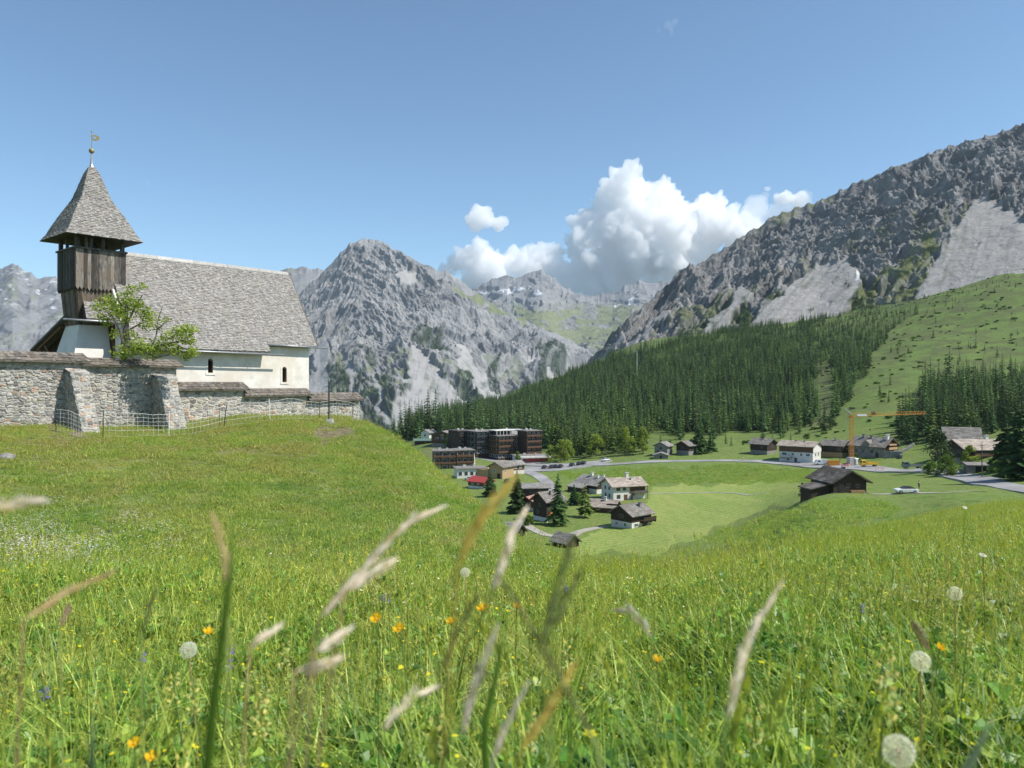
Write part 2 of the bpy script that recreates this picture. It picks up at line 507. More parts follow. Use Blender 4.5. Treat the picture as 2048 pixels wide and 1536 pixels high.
def grass_color(nt, pos, dry=True):
    """the meadow's own colour varies over the ground in broad patches"""
    n1 = noise(nt, pos, .16, 4, .6)
    n2 = noise(nt, pos, 1.1, 4, .65)
    n3 = noise(nt, pos, .02, 4, .55)
    n4 = noise(nt, pos, .55, 5, .65, .5)
    a = mixc(nt, ramp(nt, n1, [(.36, 0.), (.64, 1.)]), (.20, .255, .055), (.12, .205, .038))
    a = mixc(nt, ramp(nt, n2, [(.4, 0.), (.68, .6)]), a, (.27, .29, .10))
    a = mixc(nt, ramp(nt, n3, [(.42, 0.), (.6, .5)]), a, (.16, .245, .045))
    a = mixc(nt, ramp(nt, n4, [(.52, 0.), (.66, .7)]), a, (.26, .225, .11))
    a = mixc(nt, ramp(nt, n4, [(.32, .8), (.45, 0.)]), a, (.07, .15, .026))
    # the knoll below the wall is grazed and drier
    sp = N(nt, 'ShaderNodeSeparateXYZ'); nt.links.new(pos, sp.inputs[0])
    ky = N(nt, 'ShaderNodeMapRange'); nt.links.new(sp.outputs[1], ky.inputs[0]); ky.inputs[1].default_value = 13; ky.inputs[2].default_value = 27
    kx = N(nt, 'ShaderNodeMapRange'); nt.links.new(sp.outputs[0], kx.inputs[0]); kx.inputs[1].default_value = -1; kx.inputs[2].default_value = -9
    kf = N(nt, 'ShaderNodeMapRange'); nt.links.new(sp.outputs[1], kf.inputs[0]); kf.inputs[1].default_value = 60; kf.inputs[2].default_value = 45
    k1 = N(nt, 'ShaderNodeMath', operation='MULTIPLY'); nt.links.new(ky.outputs[0], k1.inputs[0]); nt.links.new(kx.outputs[0], k1.inputs[1])
    k2 = N(nt, 'ShaderNodeMath', operation='MULTIPLY'); nt.links.new(k1.outputs[0], k2.inputs[0]); nt.links.new(kf.outputs[0], k2.inputs[1])
    k3 = N(nt, 'ShaderNodeMath', operation='MULTIPLY'); nt.links.new(k2.outputs[0], k3.inputs[0]); nt.links.new(ramp(nt, noise(nt, pos, .4, 5, .7, .6), [(.40, .12), (.60, .85)]), k3.inputs[1])
    return mixc(nt, k3.outputs[0], a, (.235, .215, .085))


def grass_mat(name, mul=(1, 1, 1), trans=.36):
    m, nt, p = nt_new(name)
    geo = N(nt, 'ShaderNodeNewGeometry')
    c = grass_color(nt, geo.outputs['Position'])
    at_ = N(nt, 'ShaderNodeAttribute', attribute_name='tint')
    c = mixc(nt, 1.0, c, at_.outputs['Color'], 'MULTIPLY')
    c = mixc(nt, 1.0, c, tuple(mul), 'MULTIPLY')
    nt.links.new(c, p.inputs['Base Color'])
    p.inputs['Roughness'].default_value = .45; p.inputs['Specular IOR Level'].default_value = .42
    tr = N(nt, 'ShaderNodeBsdfTranslucent')
    nt.links.new(mixc(nt, 1.0, c, (1.2, 1.2, .6), 'MULTIPLY'), tr.inputs['Color'])
    mx = N(nt, 'ShaderNodeMixShader'); mx.inputs[0].default_value = trans
    nt.links.new(p.outputs[0], mx.inputs[1]); nt.links.new(tr.outputs[0], mx.inputs[2])
    nt.links.new(mx.outputs[0], nt.nodes['Material Output'].inputs['Surface'])
    return m


M['grass'] = grass_mat('grass_blade', (1.5, 1.54, 1.2), .36)
M['flower'] = foliage_mat('petals', (.85, .85, .85), (.95, .95, .95), .35, .08, 3)
M['seed'] = foliage_mat('seed_head', (.8, .8, .8), (1, 1, 1), .45, .08, 30)


def ground_mat():
    m, nt, p = nt_new('meadow_ground')
    geo = N(nt, 'ShaderNodeNewGeometry').outputs['Position']
    c = grass_color(nt, geo)
    at_ = N(nt, 'ShaderNodeAttribute', attribute_name='tint')
    sep = N(nt, 'ShaderNodeSeparateColor'); nt.links.new(at_.outputs['Color'], sep.inputs[0])
    fine = noise(nt, geo, 3.2, 6, .7)
    mid = noise(nt, geo, .35, 6, .65)
    streak = noise(nt, geo, .12, 5, .6, .4, (1, .25, 1), (0, 0, .5))
    c = mixc(nt, ramp(nt, fine, [(.3, .55), (.7, 0.)]), c, (.05, .095, .02))
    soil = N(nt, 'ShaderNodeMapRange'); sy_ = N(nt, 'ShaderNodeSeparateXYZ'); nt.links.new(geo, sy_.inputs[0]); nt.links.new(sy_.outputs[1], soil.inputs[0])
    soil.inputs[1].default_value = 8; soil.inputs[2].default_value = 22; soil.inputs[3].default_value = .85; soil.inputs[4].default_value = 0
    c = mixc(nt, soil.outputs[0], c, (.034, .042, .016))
    c = mixc(nt, ramp(nt, mid, [(.5, 0.), (.75, .5)]), c, (.2, .2, .07))
    wv = N(nt, 'ShaderNodeTexWave'); wv.inputs['Scale'].default_value = .11; wv.inputs['Distortion'].default_value = 5; wv.inputs['Detail'].default_value = 3; wv.inputs['Detail Scale'].default_value = .6
    wm = N(nt, 'ShaderNodeMapping'); wm.inputs['Rotation'].default_value = (0, 0, 1.05); nt.links.new(geo, wm.inputs['Vector']); nt.links.new(wm.outputs[0], wv.inputs['Vector'])
    mown = mixc(nt, ramp(nt, streak, [(.35, 0.), (.65, 1.)]), (.17, .265, .045), (.30, .33, .09))
    mown = mixc(nt, ramp(nt, wv.outputs['Fac'], [(.4, 0.), (.7, .75)]), mown, (.31, .34, .11))
    mown = mixc(nt, ramp(nt, fine, [(.35, .4), (.6, 0.)]), mown, (.10, .17, .03))
    c = mixc(nt, sep.outputs[0], c, mown)
    c = mixc(nt, sep.outputs[1], c, mixc(nt, ramp(nt, fine, [(.35, 0.), (.65, 1.)]), (.12, .095, .055), (.24, .19, .13)))
    slope = noise(nt, geo, .055, 7, .68, .5)
    hill = N(nt, 'ShaderNodeMapRange'); sp_ = N(nt, 'ShaderNodeSeparateXYZ'); nt.links.new(geo, sp_.inputs[0]); nt.links.new(sp_.outputs[1], hill.inputs[0])
    hill.inputs[1].default_value = 330; hill.inputs[2].default_value = 520
    sm_ = N(nt, 'ShaderNodeMath', operation='MULTIPLY'); nt.links.new(hill.outputs[0], sm_.inputs[0]); nt.links.new(ramp(nt, slope, [(.40, 0.), (.56, .9)]), sm_.inputs[1])
    hm_ = N(nt, 'ShaderNodeMath', operation='MULTIPLY'); nt.links.new(hill.outputs[0], hm_.inputs[0]); hm_.inputs[1].default_value = .62
    c = mixc(nt, hm_.outputs[0], c, mixc(nt, ramp(nt, mid, [(.35, 0.), (.65, 1.)]), (.075, .14, .03), (.13, .19, .045)))
    c = mixc(nt, sm_.outputs[0], c, mixc(nt, ramp(nt, fine, [(.4, 0.), (.6, 1.)]), (.055, .09, .026), (.13, .13, .055)))
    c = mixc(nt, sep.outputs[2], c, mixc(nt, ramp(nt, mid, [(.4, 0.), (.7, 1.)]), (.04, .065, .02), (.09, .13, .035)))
    nt.links.new(c, p.inputs['Base Color'])
    p.inputs['Roughness'].default_value = .9; p.inputs['Specular IOR Level'].default_value = .15
    b = bump(nt, mid, .9, .8)
    b = bump(nt, fine, .12, .8, b)
    nt.links.new(b, p.inputs['Normal'])
    return m


def rock_mat(name, rock1, rock2, rock3, scree, grass1, grass2, wood, sc, bd, snow=(.75, .77, .8)):
    m, nt, p = nt_new(name)
    geo = N(nt, 'ShaderNodeNewGeometry').outputs['Position']
    at_ = N(nt, 'ShaderNodeAttribute', attribute_name='tint')
    sep = N(nt, 'ShaderNodeSeparateColor'); nt.links.new(at_.outputs['Color'], sep.inputs[0])
    n1 = noise(nt, geo, sc * 1.0, 7, .65)
    n2 = noise(nt, geo, sc * 6.0, 7, .7)
    n3 = noise(nt, geo, sc * 2.4, 6, .7, .8, (1, 1, .35), (0, .55, 0))
    c = mixc(nt, ramp(nt, n1, [(.38, 0.), (.62, 1.)]), rock1, rock2)
    c = mixc(nt, ramp(nt, n3, [(.46, 0.), (.6, .85)]), c, rock3)
    c = mixc(nt, ramp(nt, n2, [(.35, .45), (.55, 0.)]), c, tuple(v * .45 for v in rock3))  # darker cracks, and patches of colour standing in for shaded facets
    sc_c = mixc(nt, ramp(nt, n2, [(.3, 0.), (.7, 1.)]), tuple(v * .8 for v in scree), scree)
    c = mixc(nt, sep.outputs[0], c, sc_c)
    gc = mixc(nt, ramp(nt, n2, [(.4, 0.), (.6, 1.)]), grass1, grass2)
    c = mixc(nt, sep.outputs[1], c, gc)
    wc = mixc(nt, ramp(nt, n2, [(.35, 0.), (.65, 1.)]), tuple(v * .5 for v in wood), wood)
    c = mixc(nt, sep.outputs[2], c, wc)
    c = mixc(nt, at_.outputs['Alpha'], c, snow)
    nt.links.new(c, p.inputs['Base Color'])
    p.inputs['Roughness'].default_value = .95; p.inputs['Specular IOR Level'].default_value = .1
    b = bump(nt, n3, bd * 2, .7)
    b = bump(nt, n2, bd, .8, b)
    nt.links.new(b, p.inputs['Normal'])
    return m


# ------------------------------------------------------------------ the ground: one sheet from under the camera to the tree line and beyond
def jit(px, py, amp, f, seed):
    return px + amp * fbm(px / f, py / f, 4, seed=seed), py + amp * fbm(px / f + 40, py / f, 4, seed=seed + 5)


FOREST = [(770, 880), (800, 866), (900, 836), (1000, 802), (1100, 765), (1200, 722), (1300, 690), (1400, 672), (1500, 660), (1640, 645), (1720, 600), (1800, 575),
          (1860, 590), (1810, 650), (1750, 710), (1715, 760), (1690, 815), (1650, 858), (1500, 866), (1400, 872), (1300, 868), (1280, 895), (1150, 908), (1090, 905), (1000, 895), (880, 872)]
FOREST_R = [(1795, 888), (1790, 868), (1835, 800), (1870, 772), (1960, 766), (2120, 770), (2140, 880), (2010, 885), (1900, 878), (1850, 880)]
GAP = [(1632, 735), (1662, 735), (1672, 790), (1662, 850), (1625, 858), (1640, 800)]
MOWN = [(1120, 1112), (1180, 1062), (1240, 1040), (1290, 1005), (1300, 978), (1450, 966), (1600, 957), (1640, 985), (1560, 1012), (1500, 1032), (1420, 1068), (1320, 1104)]


def img(x, y, z):
    return 1024 + F * x / y, 768 - F * z / y


def forest_density(px, py):
    a, b = jit(px, py, 14, 45, 70)
    d = pip(a, b, FOREST).astype(float)
    d = d * (1 - .95 * pip(a, b, GAP))
    thin = sstep(0, 1, (a - 1400) / 420) * sstep(720, 600, b)
    d = d * (1 - .55 * thin)
    edge = pip(a, b, [(1640, 870), (1690, 800), (1760, 690), (1850, 590), (1700, 590), (1600, 700), (1560, 870)])
    d = np.where(edge, d * .6, d)
    r = pip(a, b, FOREST_R).astype(float)
    return np.maximum(d, r)


def build_ground():
    us = np.concatenate([np.linspace(-2.6, -.85, 36)[:-1], np.linspace(-.85, .85, 560), np.linspace(.85, 2.6, 36)[1:]])
    vs = np.log(np.concatenate([np.geomspace(.3, 60, 240), np.geomspace(60, 1000, 380)[1:], np.geomspace(1000, 1600, 30)[1:]]))
    Ug, Vg = np.meshgrid(us, vs, indexing='ij')
    Y = np.exp(Vg); X = Ug * Y
    Z = H(X, Y)
    n, m = X.shape
    px, py = img(X, Y, Z)
    far = Y > 60
    a, b = jit(px, py, 10, 60, 60)
    mown = (pip(a, b, MOWN) & far).astype(float)
    fd = forest_density(px, py) * (Y > 300)
    # bare trodden earth at the foot of the wall
    c, d = jit(px, py, 26, 50, 90)
    near = (Y > 18) & (Y < 45)
    dirt = np.zeros_like(X)
    for pl, w in (([(640, 850), (735, 835), (725, 880), (650, 885)], .8), ([(-200, 870), (170, 872), (200, 905), (60, 915), (-200, 910)], .5),
                  ([(360, 895), (640, 885), (660, 905), (340, 925)], .35), ([(90, 850), (190, 860), (230, 885), (90, 880)], .85)):
        dirt = np.maximum(dirt, w * (pip(c, d, pl) & near))
    gp = pip(a, b, GAP) & (Y > 350)
    dirt = np.maximum(dirt, .7 * gp)
    bank = pip(a, b, [(835, 905), (860, 885), (890, 895), (905, 915), (880, 915)]) & (Y > 350)
    dirt = np.maximum(dirt, .5 * bank)
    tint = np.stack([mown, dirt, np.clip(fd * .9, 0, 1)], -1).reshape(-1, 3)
    idx = np.arange(n * m).reshape(n, m)
    q = np.stack([idx[:-1, :-1], idx[1:, :-1], idx[1:, 1:], idx[:-1, 1:]], -1).reshape(-1, 4)
    o = mesh_np('ground', np.stack([X, Y, Z], -1).reshape(-1, 3), q, ground_mat(), tint, smooth=True)
    tag(o, 'green alpine meadow falling from the church knoll to the valley floor', kind='structure')


build_ground()


# ------------------------------------------------------------------ roads and paths
def strip(name, pts, label, mat, lift=.12, thick=.5):
    """pts: (px, D, width). A ribbon laid on the land, with a side wall so it has body"""
    P = [(U(a) * d, d, w) for a, d, w in pts]
    X = np.array([p[0] for p in P]); Y = np.array([p[1] for p in P]); W = np.array([p[2] for p in P])
    s = np.concatenate([[0], np.cumsum(np.hypot(np.diff(X), np.diff(Y)))])
    t = np.arange(0, s[-1], 1.5)
    fx, fy, fw = pchip(s, X), pchip(s, Y), pchip(s, W)
    x, y, w = fx(t), fy(t), fw(t)
    dx, dy = np.gradient(x), np.gradient(y)
    l = np.hypot(dx, dy); nx, ny = -dy / l, dx / l
    k = 7
    V = []
    for j in range(k):
        o = (j / (k - 1) - .5)
        a, b = x + nx * o * w, y + ny * o * w
        V.append(np.stack([a, b, H(a, b) + lift], -1))
    zc = np.stack([v[:, 2] for v in V]).max(0)
    for v in V: v[:, 2] = .25 * zc + .75 * v[:, 2]
    lo0 = V[0].copy(); lo0[:, 2] -= thick; lo1 = V[-1].copy(); lo1[:, 2] -= thick
    V = np.stack([lo0] + V + [lo1], 1)
    n = V.shape[0]; kk = V.shape[1]
    idx = np.arange(n * kk).reshape(n, kk)
    q = np.stack([idx[:-1, :-1], idx[1:, :-1], idx[1:, 1:], idx[:-1, 1:]], -1).reshape(-1, 4)
    o = mesh_np(name, V.reshape(-1, 3), q, mat, np.ones((n * kk, 3)), smooth=False)
    return tag(o, label, kind='structure')


M['asphalt'] = pmat('asphalt', (.2, .195, .19), (.29, .285, .28), .35, .9, .01, c3=(.33, .32, .31))
M['gravel'] = pmat('gravel', (.28, .26, .22), (.4, .37, .32), .5, .95, .02)
strip('road', [(2400, 118, 7), (2200, 134, 7), (2048, 152, 7), (1940, 192, 7.5), (1850, 228, 8), (1770, 258, 12), (1700, 281, 17), (1640, 295, 14), (1570, 307, 9), (1500, 316, 6.5), (1400, 325, 6.5),
               (1300, 331, 6.5), (1200, 342, 8), (1130, 355, 9), (1080, 368, 14), (1040, 378, 14), (980, 392, 9), (920, 405, 8)],
      'grey asphalt valley road curving past the farmhouses to the hotels', M['asphalt'])
strip('parking_area', [(1222, 352, 5), (1190, 350, 13), (1150, 346, 18), (1100, 344, 20), (1062, 347, 20), (1035, 352, 14), (1010, 350, 8)],
      'pale gravel parking area beside the road below the hotels', M['asphalt'], .22)
strip('lane', [(1048, 340, 6), (1066, 328, 6), (1083, 312, 5.5), (1094, 296, 5), (1096, 282, 5), (1090, 270, 4.5), (1078, 258, 4.5), (1050, 245, 4)],
      'narrow grey lane curving down from the parking area to the chalets', M['asphalt'], .16)
strip('path', [(1040, 212, 2.6), (1058, 203, 2.6), (1072, 197, 2.6), (1098, 190, 2.8), (1130, 189, 2.8), (1160, 197, 2.6), (1190, 202, 2.6), (1215, 204, 2.6)],
      'pale gravel path winding past the small hut to the chalet', M['gravel'], .14)
strip('path', [(1735, 152, 1.6), (1780, 152, 1.8), (1830, 151, 1.8), (1900, 147, 1.8), (1990, 142, 1.8)], 'thin gravel track running past the dark barn to the parked convertible', M['gravel'], .1)
strip('path', [(1300, 262, 1.2), (1400, 258, 1.1), (1470, 250, 1.1), (1505, 240, 1.1), (1540, 238, 1.1)], 'faint footpath crossing the mown meadow', M['gravel'], .08)


# ------------------------------------------------------------------ mountains
def mountain(name, label, ridge, foot, cols, rows, prof, amp, noise_fn, mask_fn, mat, back=(500, -600), edge=1.0, jagged=None):
    """ridge: (px, py, D); foot: (px, py, D). A sheet of rock from the ridge to its foot, with a back slope."""
    r = np.array(ridge, float); f = np.array(foot, float)
    jag = 3.2 if jagged is None else jagged
    px = np.linspace(r[0, 0], r[-1, 0], cols)
    rp = np.interp(px, r[:, 0], r[:, 1]); rD = np.interp(px, r[:, 0], r[:, 2])
    fp = np.interp(px, f[:, 0], f[:, 1]); fD = np.interp(px, f[:, 0], f[:, 2])
    jg = jag * (ridged(px / 26, px * 0 + 3.3, 4, .6, seed=len(label)) * -2.2 + .9 + .35 * gnoise(px / 3.1, px * 0 + .7, 9))
    # smooth the depths along the ridge
    k = max(3, cols // 40); ker = np.hanning(2 * k + 1); ker /= ker.sum()
    sm = lambda a: np.convolve(np.pad(a, k, mode='edge'), ker, 'valid')
    rD, fD, fp = sm(rD), sm(fD), sm(fp)
    s = np.linspace(0, 1, rows)
    S, PX = np.meshgrid(s, px, indexing='ij')
    u = U(PX)
    D = rD[None] + (fD - rD)[None] * S
    zj = -sm(jg) * 0 - jg / F * rD
    zr = (768 - rp) / F * rD; zf = (768 - fp) / F * fD
    Z = zr[None] + (zf - zr)[None] * prof(S, PX)
    Z = Z + zj[None] * np.exp(-S * 22)
    X = u * D
    # outward direction of the slope
    dz = np.abs(zf - zr)[None]; dd = np.abs(fD - rD)[None] + 1e-6
    ln = np.hypot(dz, dd)
    nD, nz = -dz / ln, dd / ln
    PY = 768 - F * Z / D
    mask = mask_fn(PX, PY, S, X, D, Z)
    calm = np.clip(1 - (1 - mask[..., 0]) ** 4 + mask[..., 1] * .7, 0, .95)
    h = noise_fn(X, S * ln, PX, PY, S) * amp * (1 - calm)
    ef = np.clip(S * 14, 0, 1) ** .8 * .8 + .2 * edge
    h = h * ef
    D2 = D + nD * h; Z2 = Z + nz * h
    X2 = u * D2 + h * .12
    V = np.stack([X2, D2, Z2], -1)
    b = V[:1].copy(); b[..., 1] += back[0] * .4; b[..., 2] += back[1] * .35; b[..., 0] = u[:1] * b[..., 1]
    b2 = V[:1].copy(); b2[..., 1] += back[0]; b2[..., 2] += back[1]; b2[..., 0] = u[:1] * b2[..., 1]
    V = np.concatenate([b2, b, V], 0)
    mask = np.concatenate([mask[:1], mask[:1], mask], 0)
    n, m = V.shape[:2]
    idx = np.arange(n * m).reshape(n, m)
    q = np.stack([idx[:-1, :-1], idx[1:, :-1], idx[1:, 1:], idx[:-1, 1:]], -1).reshape(-1, 4)
    o = mesh_np(name, V.reshape(-1, 3), q, mat, mask.reshape(-1, 4), smooth=True)
    return tag(o, label, kind='structure')


def soft(a, b, poly):
    return pip(a, b, poly).astype(float)


def blur(mk, n=1):
    for _ in range(n):
        p = np.pad(mk, ((1, 1), (1, 1), (0, 0)), mode='edge')
        mk = (p[1:-1, 1:-1] * 2 + p[:-2, 1:-1] + p[2:, 1:-1] + p[1:-1, :-2] + p[1:-1, 2:]) / 6
    return mk


# --- the rocky mountain on the right
def fans(PX, PY, polys, seed):
    """scree fans: ragged outline, rills running down the fan"""
    a, b = jit(PX, PY, 12, 42, seed)
    a, b = jit(a, b, 4, 7, seed + 3)
    out = np.zeros_like(PX)
    for pl, k in polys:
        m = soft(a, b, pl)
        rill = fbm((PX + k * PY) / 7, PY / 90, 4, .6, seed=seed + 9)
        blot = fbm(PX / 16, PY / 16, 5, .65, seed=seed + 14)
        out = np.maximum(out, m * np.clip(1.0 - .5 * sstep(.1, .5, rill) - .4 * sstep(.2, .5, blot), .26, 1))
    return out


def m_right_mask(PX, PY, S, X, D, Z):
    mk = np.zeros(PX.shape + (4,))
    c, d = jit(PX, PY, 26, 55, 130)
    sc = fans(PX, PY, [([(1690, 518), (1718, 535), (1712, 600), (1650, 650), (1560, 690), (1460, 720), (1465, 692), (1530, 612), (1600, 560), (1645, 532)], .8),
               ([(1958, 392), (1990, 405), (2060, 450), (2140, 560), (2060, 560), (1960, 600), (1810, 640), (1835, 585), (1870, 520), (1915, 450)], .3),
               ([(1486, 570), (1502, 578), (1440, 660), (1400, 700), (1385, 690), (1425, 640)], .8),
               ([(1330, 615), (1342, 622), (1290, 670), (1240, 730), (1225, 725), (1270, 670)], .8), ([(2150, 330), (2240, 330), (2350, 560), (2180, 560)], -.3),
               ([(1245, 660), (1252, 668), (1210, 720), (1195, 730)], .8)], 120)
    gul = ridged((PX + .9 * PY) / 80, (PY - .4 * PX) / 240, 5, .6, seed=140)
    sc = np.maximum(sc, .4 * sstep(.58, .75, gul) * sstep(.2, .6, S))
    gr = np.zeros_like(PX)
    for pl, w in (([(1722, 560), (1790, 520), (1850, 480), (1880, 470), (1850, 560), (1815, 640), (1700, 700), (1600, 730), (1640, 672)], .9), ([(1380, 600), (1480, 570), (1520, 640), (1450, 720), (1350, 720), (1300, 700)], .7),
                  ([(1905, 455), (1935, 420), (1930, 480), (1905, 560), (1880, 560)], .7), ([(1500, 620), (1560, 590), (1480, 690), (1450, 700)], .7)):
        gr = np.maximum(gr, w * soft(c, d, pl))
    patch = fbm(PX / 38, PY / 30, 6, .6, seed=150)
    gr = gr * (.35 + .75 * sstep(-.25, .25, patch))
    gr = np.maximum(gr, .55 * sstep(.2, .5, patch) * sstep(.25, .6, S) * (PX < 1900))
    crest = sstep(.035, .0, S + .05 * (patch + .15)) * sstep(1450, 1600, PX) * sstep(1850, 1700, PX) * .7
    gr = np.maximum(gr, crest)
    wd = sstep(.0, .35, fbm(PX / 30, PY / 30, 4, seed=160) + .5 * gr - .3) * sstep(.35, .8, S) * (PX < 1750)
    wd = np.maximum(wd, soft(c, d, [(1488, 585), (1505, 620), (1520, 640), (1480, 650), (1462, 640)]))
    mk[..., 0] = sc; mk[..., 1] = gr * (1 - sc); mk[..., 2] = wd * (1 - sc) * .85
    mk = blur(mk, 5)
    mk[..., 3] = .7 * soft(PX, PY, [(1713, 540), (1720, 538), (1718, 556), (1712, 560)])
    return mk


def m_right_noise(X, L, PX, PY, S):
    w = fbm(X / 300, L / 300, 4, seed=200) * 110
    big = ridged((X + .75 * L + w) / 240, (L - .5 * X + w) / 330, 3, seed=201)
    a = ridged((X + .5 * L + w) / 110, (L - .3 * X + w) / 100, 6, .66, seed=203)
    c = ridged((X - .6 * L + .4 * w) / 38, (L + .4 * X) / 30, 5, .68, seed=205)
    f = fbm(X / 10, L / 10, 4, .65, seed=207)
    return big * .85 + a * .68 + c * .24 + f * .10 - .8


M['rock_right'] = rock_mat('rock_dark', (.10, .101, .105), (.19, .189, .186), (.28, .276, .27), (.37, .352, .33), (.09, .115, .04), (.145, .15, .065), (.04, .065, .027), .012, 3.2)
mountain('mountain', 'dark crag mountain rising to the right with pale scree fans',
         [(1080, 800, 1500), (1150, 748, 1450), (1200, 700, 1420), (1230, 660, 1400), (1270, 622, 1400), (1310, 590, 1420), (1340, 562, 1440), (1360, 543, 1450), (1400, 524, 1460), (1440, 500, 1470), (1500, 462, 1480), (1550, 430, 1480), (1600, 412, 1480), (1640, 402, 1480), (1700, 370, 1460), (1760, 346, 1450),
          (1800, 326, 1440), (1850, 310, 1430), (1900, 291, 1420), (1950, 276, 1410), (2000, 262, 1400), (2048, 246, 1400), (2150, 214, 1400), (2300, 180, 1400), (2500, 150, 1400), (2900, 140, 1400)],
         [(1080, 880, 1150), (1200, 790, 1050), (1300, 735, 960), (1500, 712, 890), (1640, 688, 880), (1800, 640, 860), (1940, 600, 840), (2048, 562, 830), (2300, 520, 830), (2900, 500, 830)],
         1000, 420, lambda S, PX: S ** .92, 46, m_right_noise, m_right_mask, M['rock_right'], (500, -350), .25, 4.5)


# --- the big pale mountain in the middle
def m_mid_mask(PX, PY, S, X, D, Z):
    mk = np.zeros(PX.shape + (4,))
    a, b = jit(PX, PY, 9, 30, 220)
    c, d = jit(PX, PY, 20, 45, 230)
    sc = fans(PX, PY, [([(826, 690), (838, 700), (870, 735), (925, 795), (960, 850), (960, 900), (770, 900), (782, 850), (800, 790), (822, 740)], .15),
               ([(632, 690), (655, 690), (648, 740), (655, 800), (640, 860), (600, 860), (620, 780)], .2),
               ([(795, 540), (830, 545), (825, 565), (790, 562)], 0), ([(930, 745), (970, 760), (1010, 790), (990, 800), (940, 775)], -1.2), ([(690, 720), (700, 720), (712, 790), (728, 850), (715, 850), (695, 770)], -.25),
               ([(740, 740), (752, 745), (765, 800), (785, 850), (770, 860), (755, 800)], -.3), ([(905, 690), (915, 690), (960, 740), (985, 790), (970, 790), (940, 745)], -.8),
               ([(1035, 690), (1046, 700), (1110, 740), (1125, 760), (1100, 755), (1050, 715)], -1.3)], 220)
    gul = ridged((PX - .45 * PY) / 60, PY / 260, 5, .6, seed=240)
    sc = np.maximum(sc, .3 * sstep(.56, .74, gul) * sstep(.3, .7, S))
    wd = np.zeros_like(PX)
    for pl in ([(660, 720), (700, 730), (735, 770), (800, 780), (785, 850), (740, 860), (660, 860)], [(840, 640), (880, 620), (900, 690), (860, 700), (835, 690)], [(830, 830), (870, 780), (905, 820), (900, 880), (850, 880)],
               [(905, 740), (950, 755), (975, 790), (930, 790)], [(1048, 680), (1120, 705), (1150, 725), (1110, 735), (1060, 700)], [(950, 790), (1060, 800), (1100, 780), (1100, 860), (950, 860)], [(1080, 720), (1200, 730), (1200, 800), (1060, 780)], [(960, 720), (1000, 720), (1010, 780), (970, 760)]):
        wd = np.maximum(wd, soft(c, d, pl))
    wd = np.maximum(np.clip(wd * (.8 + .9 * fbm(PX / 14, PY / 14, 3, seed=250)), 0, 1), .95 * sstep(.0, .3, fbm(PX / 26, PY / 22, 5, seed=251)) * sstep(.45, .72, S))
    gr = .6 * sstep(.2, .5, fbm(PX / 35, PY / 25, 4, seed=252)) * sstep(.3, .6, S)
    gr = np.maximum(gr, .9 * soft(c, d, [(880, 545), (955, 590), (1060, 640), (1045, 655), (950, 605), (900, 570)]))
    mk[..., 0] = sc; mk[..., 1] = gr * (1 - sc); mk[..., 2] = np.clip(wd, 0, 1) * (1 - sc) * .9
    return blur(mk, 4)


def m_mid_noise(X, L, PX, PY, S):
    w = fbm(X / 700, L / 700, 4, seed=300) * 260
    big = ridged((X - .35 * L + w) / 640, (L + w) / 900, 3, seed=301)
    a = ridged((X - .8 * L + w) / 260, (L + .7 * X + .5 * w) / 330, 6, .6, seed=303)
    # tilted strata running down to the right
    st = fbm((L - .55 * X + .35 * w) / 44, (X + .6 * L) / 420, 5, .66, seed=305)
    c = ridged((X - .6 * L + .3 * w) / 95, (L + X) / 110, 5, .66, seed=306)
    f = fbm(X / 22, L / 22, 4, .65, seed=307)
    return big * .95 + a * .55 + st * .11 + c * .17 + f * .06 - .75


M['rock_mid'] = rock_mat('rock_pale', (.165, .168, .175), (.25, .25, .254), (.32, .317, .312), (.36, .35, .338), (.12, .15, .065), (.17, .185, .09), (.045, .07, .038), .0042, 5)
mountain('mountain', 'pale grey pyramid mountain in the centre with a broad scree fan',
         [(380, 800, 3300), (440, 740, 3350), (500, 690, 3400), (540, 650, 3450), (570, 612, 3500), (590, 592, 3520), (610, 578, 3530), (628, 560, 3540), (640, 552, 3550), (655, 532, 3560), (672, 515, 3570), (690, 497, 3580), (700, 487, 3590), (715, 480, 3600), (728, 478, 3600), (742, 480, 3600), (756, 481, 3600), (770, 487, 3600), (785, 497, 3600), (800, 503, 3600), (815, 512, 3600), (830, 520, 3610), (850, 528, 3620), (868, 537, 3630), (880, 544, 3640), (893, 541, 3660), (905, 549, 3680), (920, 560, 3700), (932, 570, 3720), (955, 586, 3750), (990, 611, 3800), (1030, 633, 3850), (1080, 655, 3900), (1120, 668, 3950), (1160, 690, 4000), (1200, 718, 4000), (1280, 760, 4000), (1400, 800, 4000)],
         [(380, 900, 2500), (560, 900, 2400), (800, 930, 2300), (1000, 900, 2400), (1200, 850, 2600), (1400, 830, 2700)],
         860, 420, lambda S, PX: S ** .95, 120, m_mid_noise, m_mid_mask, M['rock_mid'], (1400, -700), .12)


# --- the far range on the left, behind the church
def m_left_mask(PX, PY, S, X, D, Z):
    mk = np.zeros(PX.shape + (4,))
    g = fbm(PX / 40, PY / 20, 5, seed=320)
    mk[..., 0] = .5 * sstep(.0, .3, fbm((PX + PY) / 60, PY / 40, 4, seed=321))
    mk[..., 1] = .35 * sstep(.2, .5, g)
    mk[..., 2] = .5 * sstep(.2, .5, fbm(PX / 25, PY / 25, 4, seed=322)) * sstep(.5, .9, S)
    mk[..., 3] = .6 * sstep(.62, .7, fbm((PX - PY) / 26, PY / 5, 4, seed=323)) * sstep(.45, .2, S) * (PX < 300)
    return mk


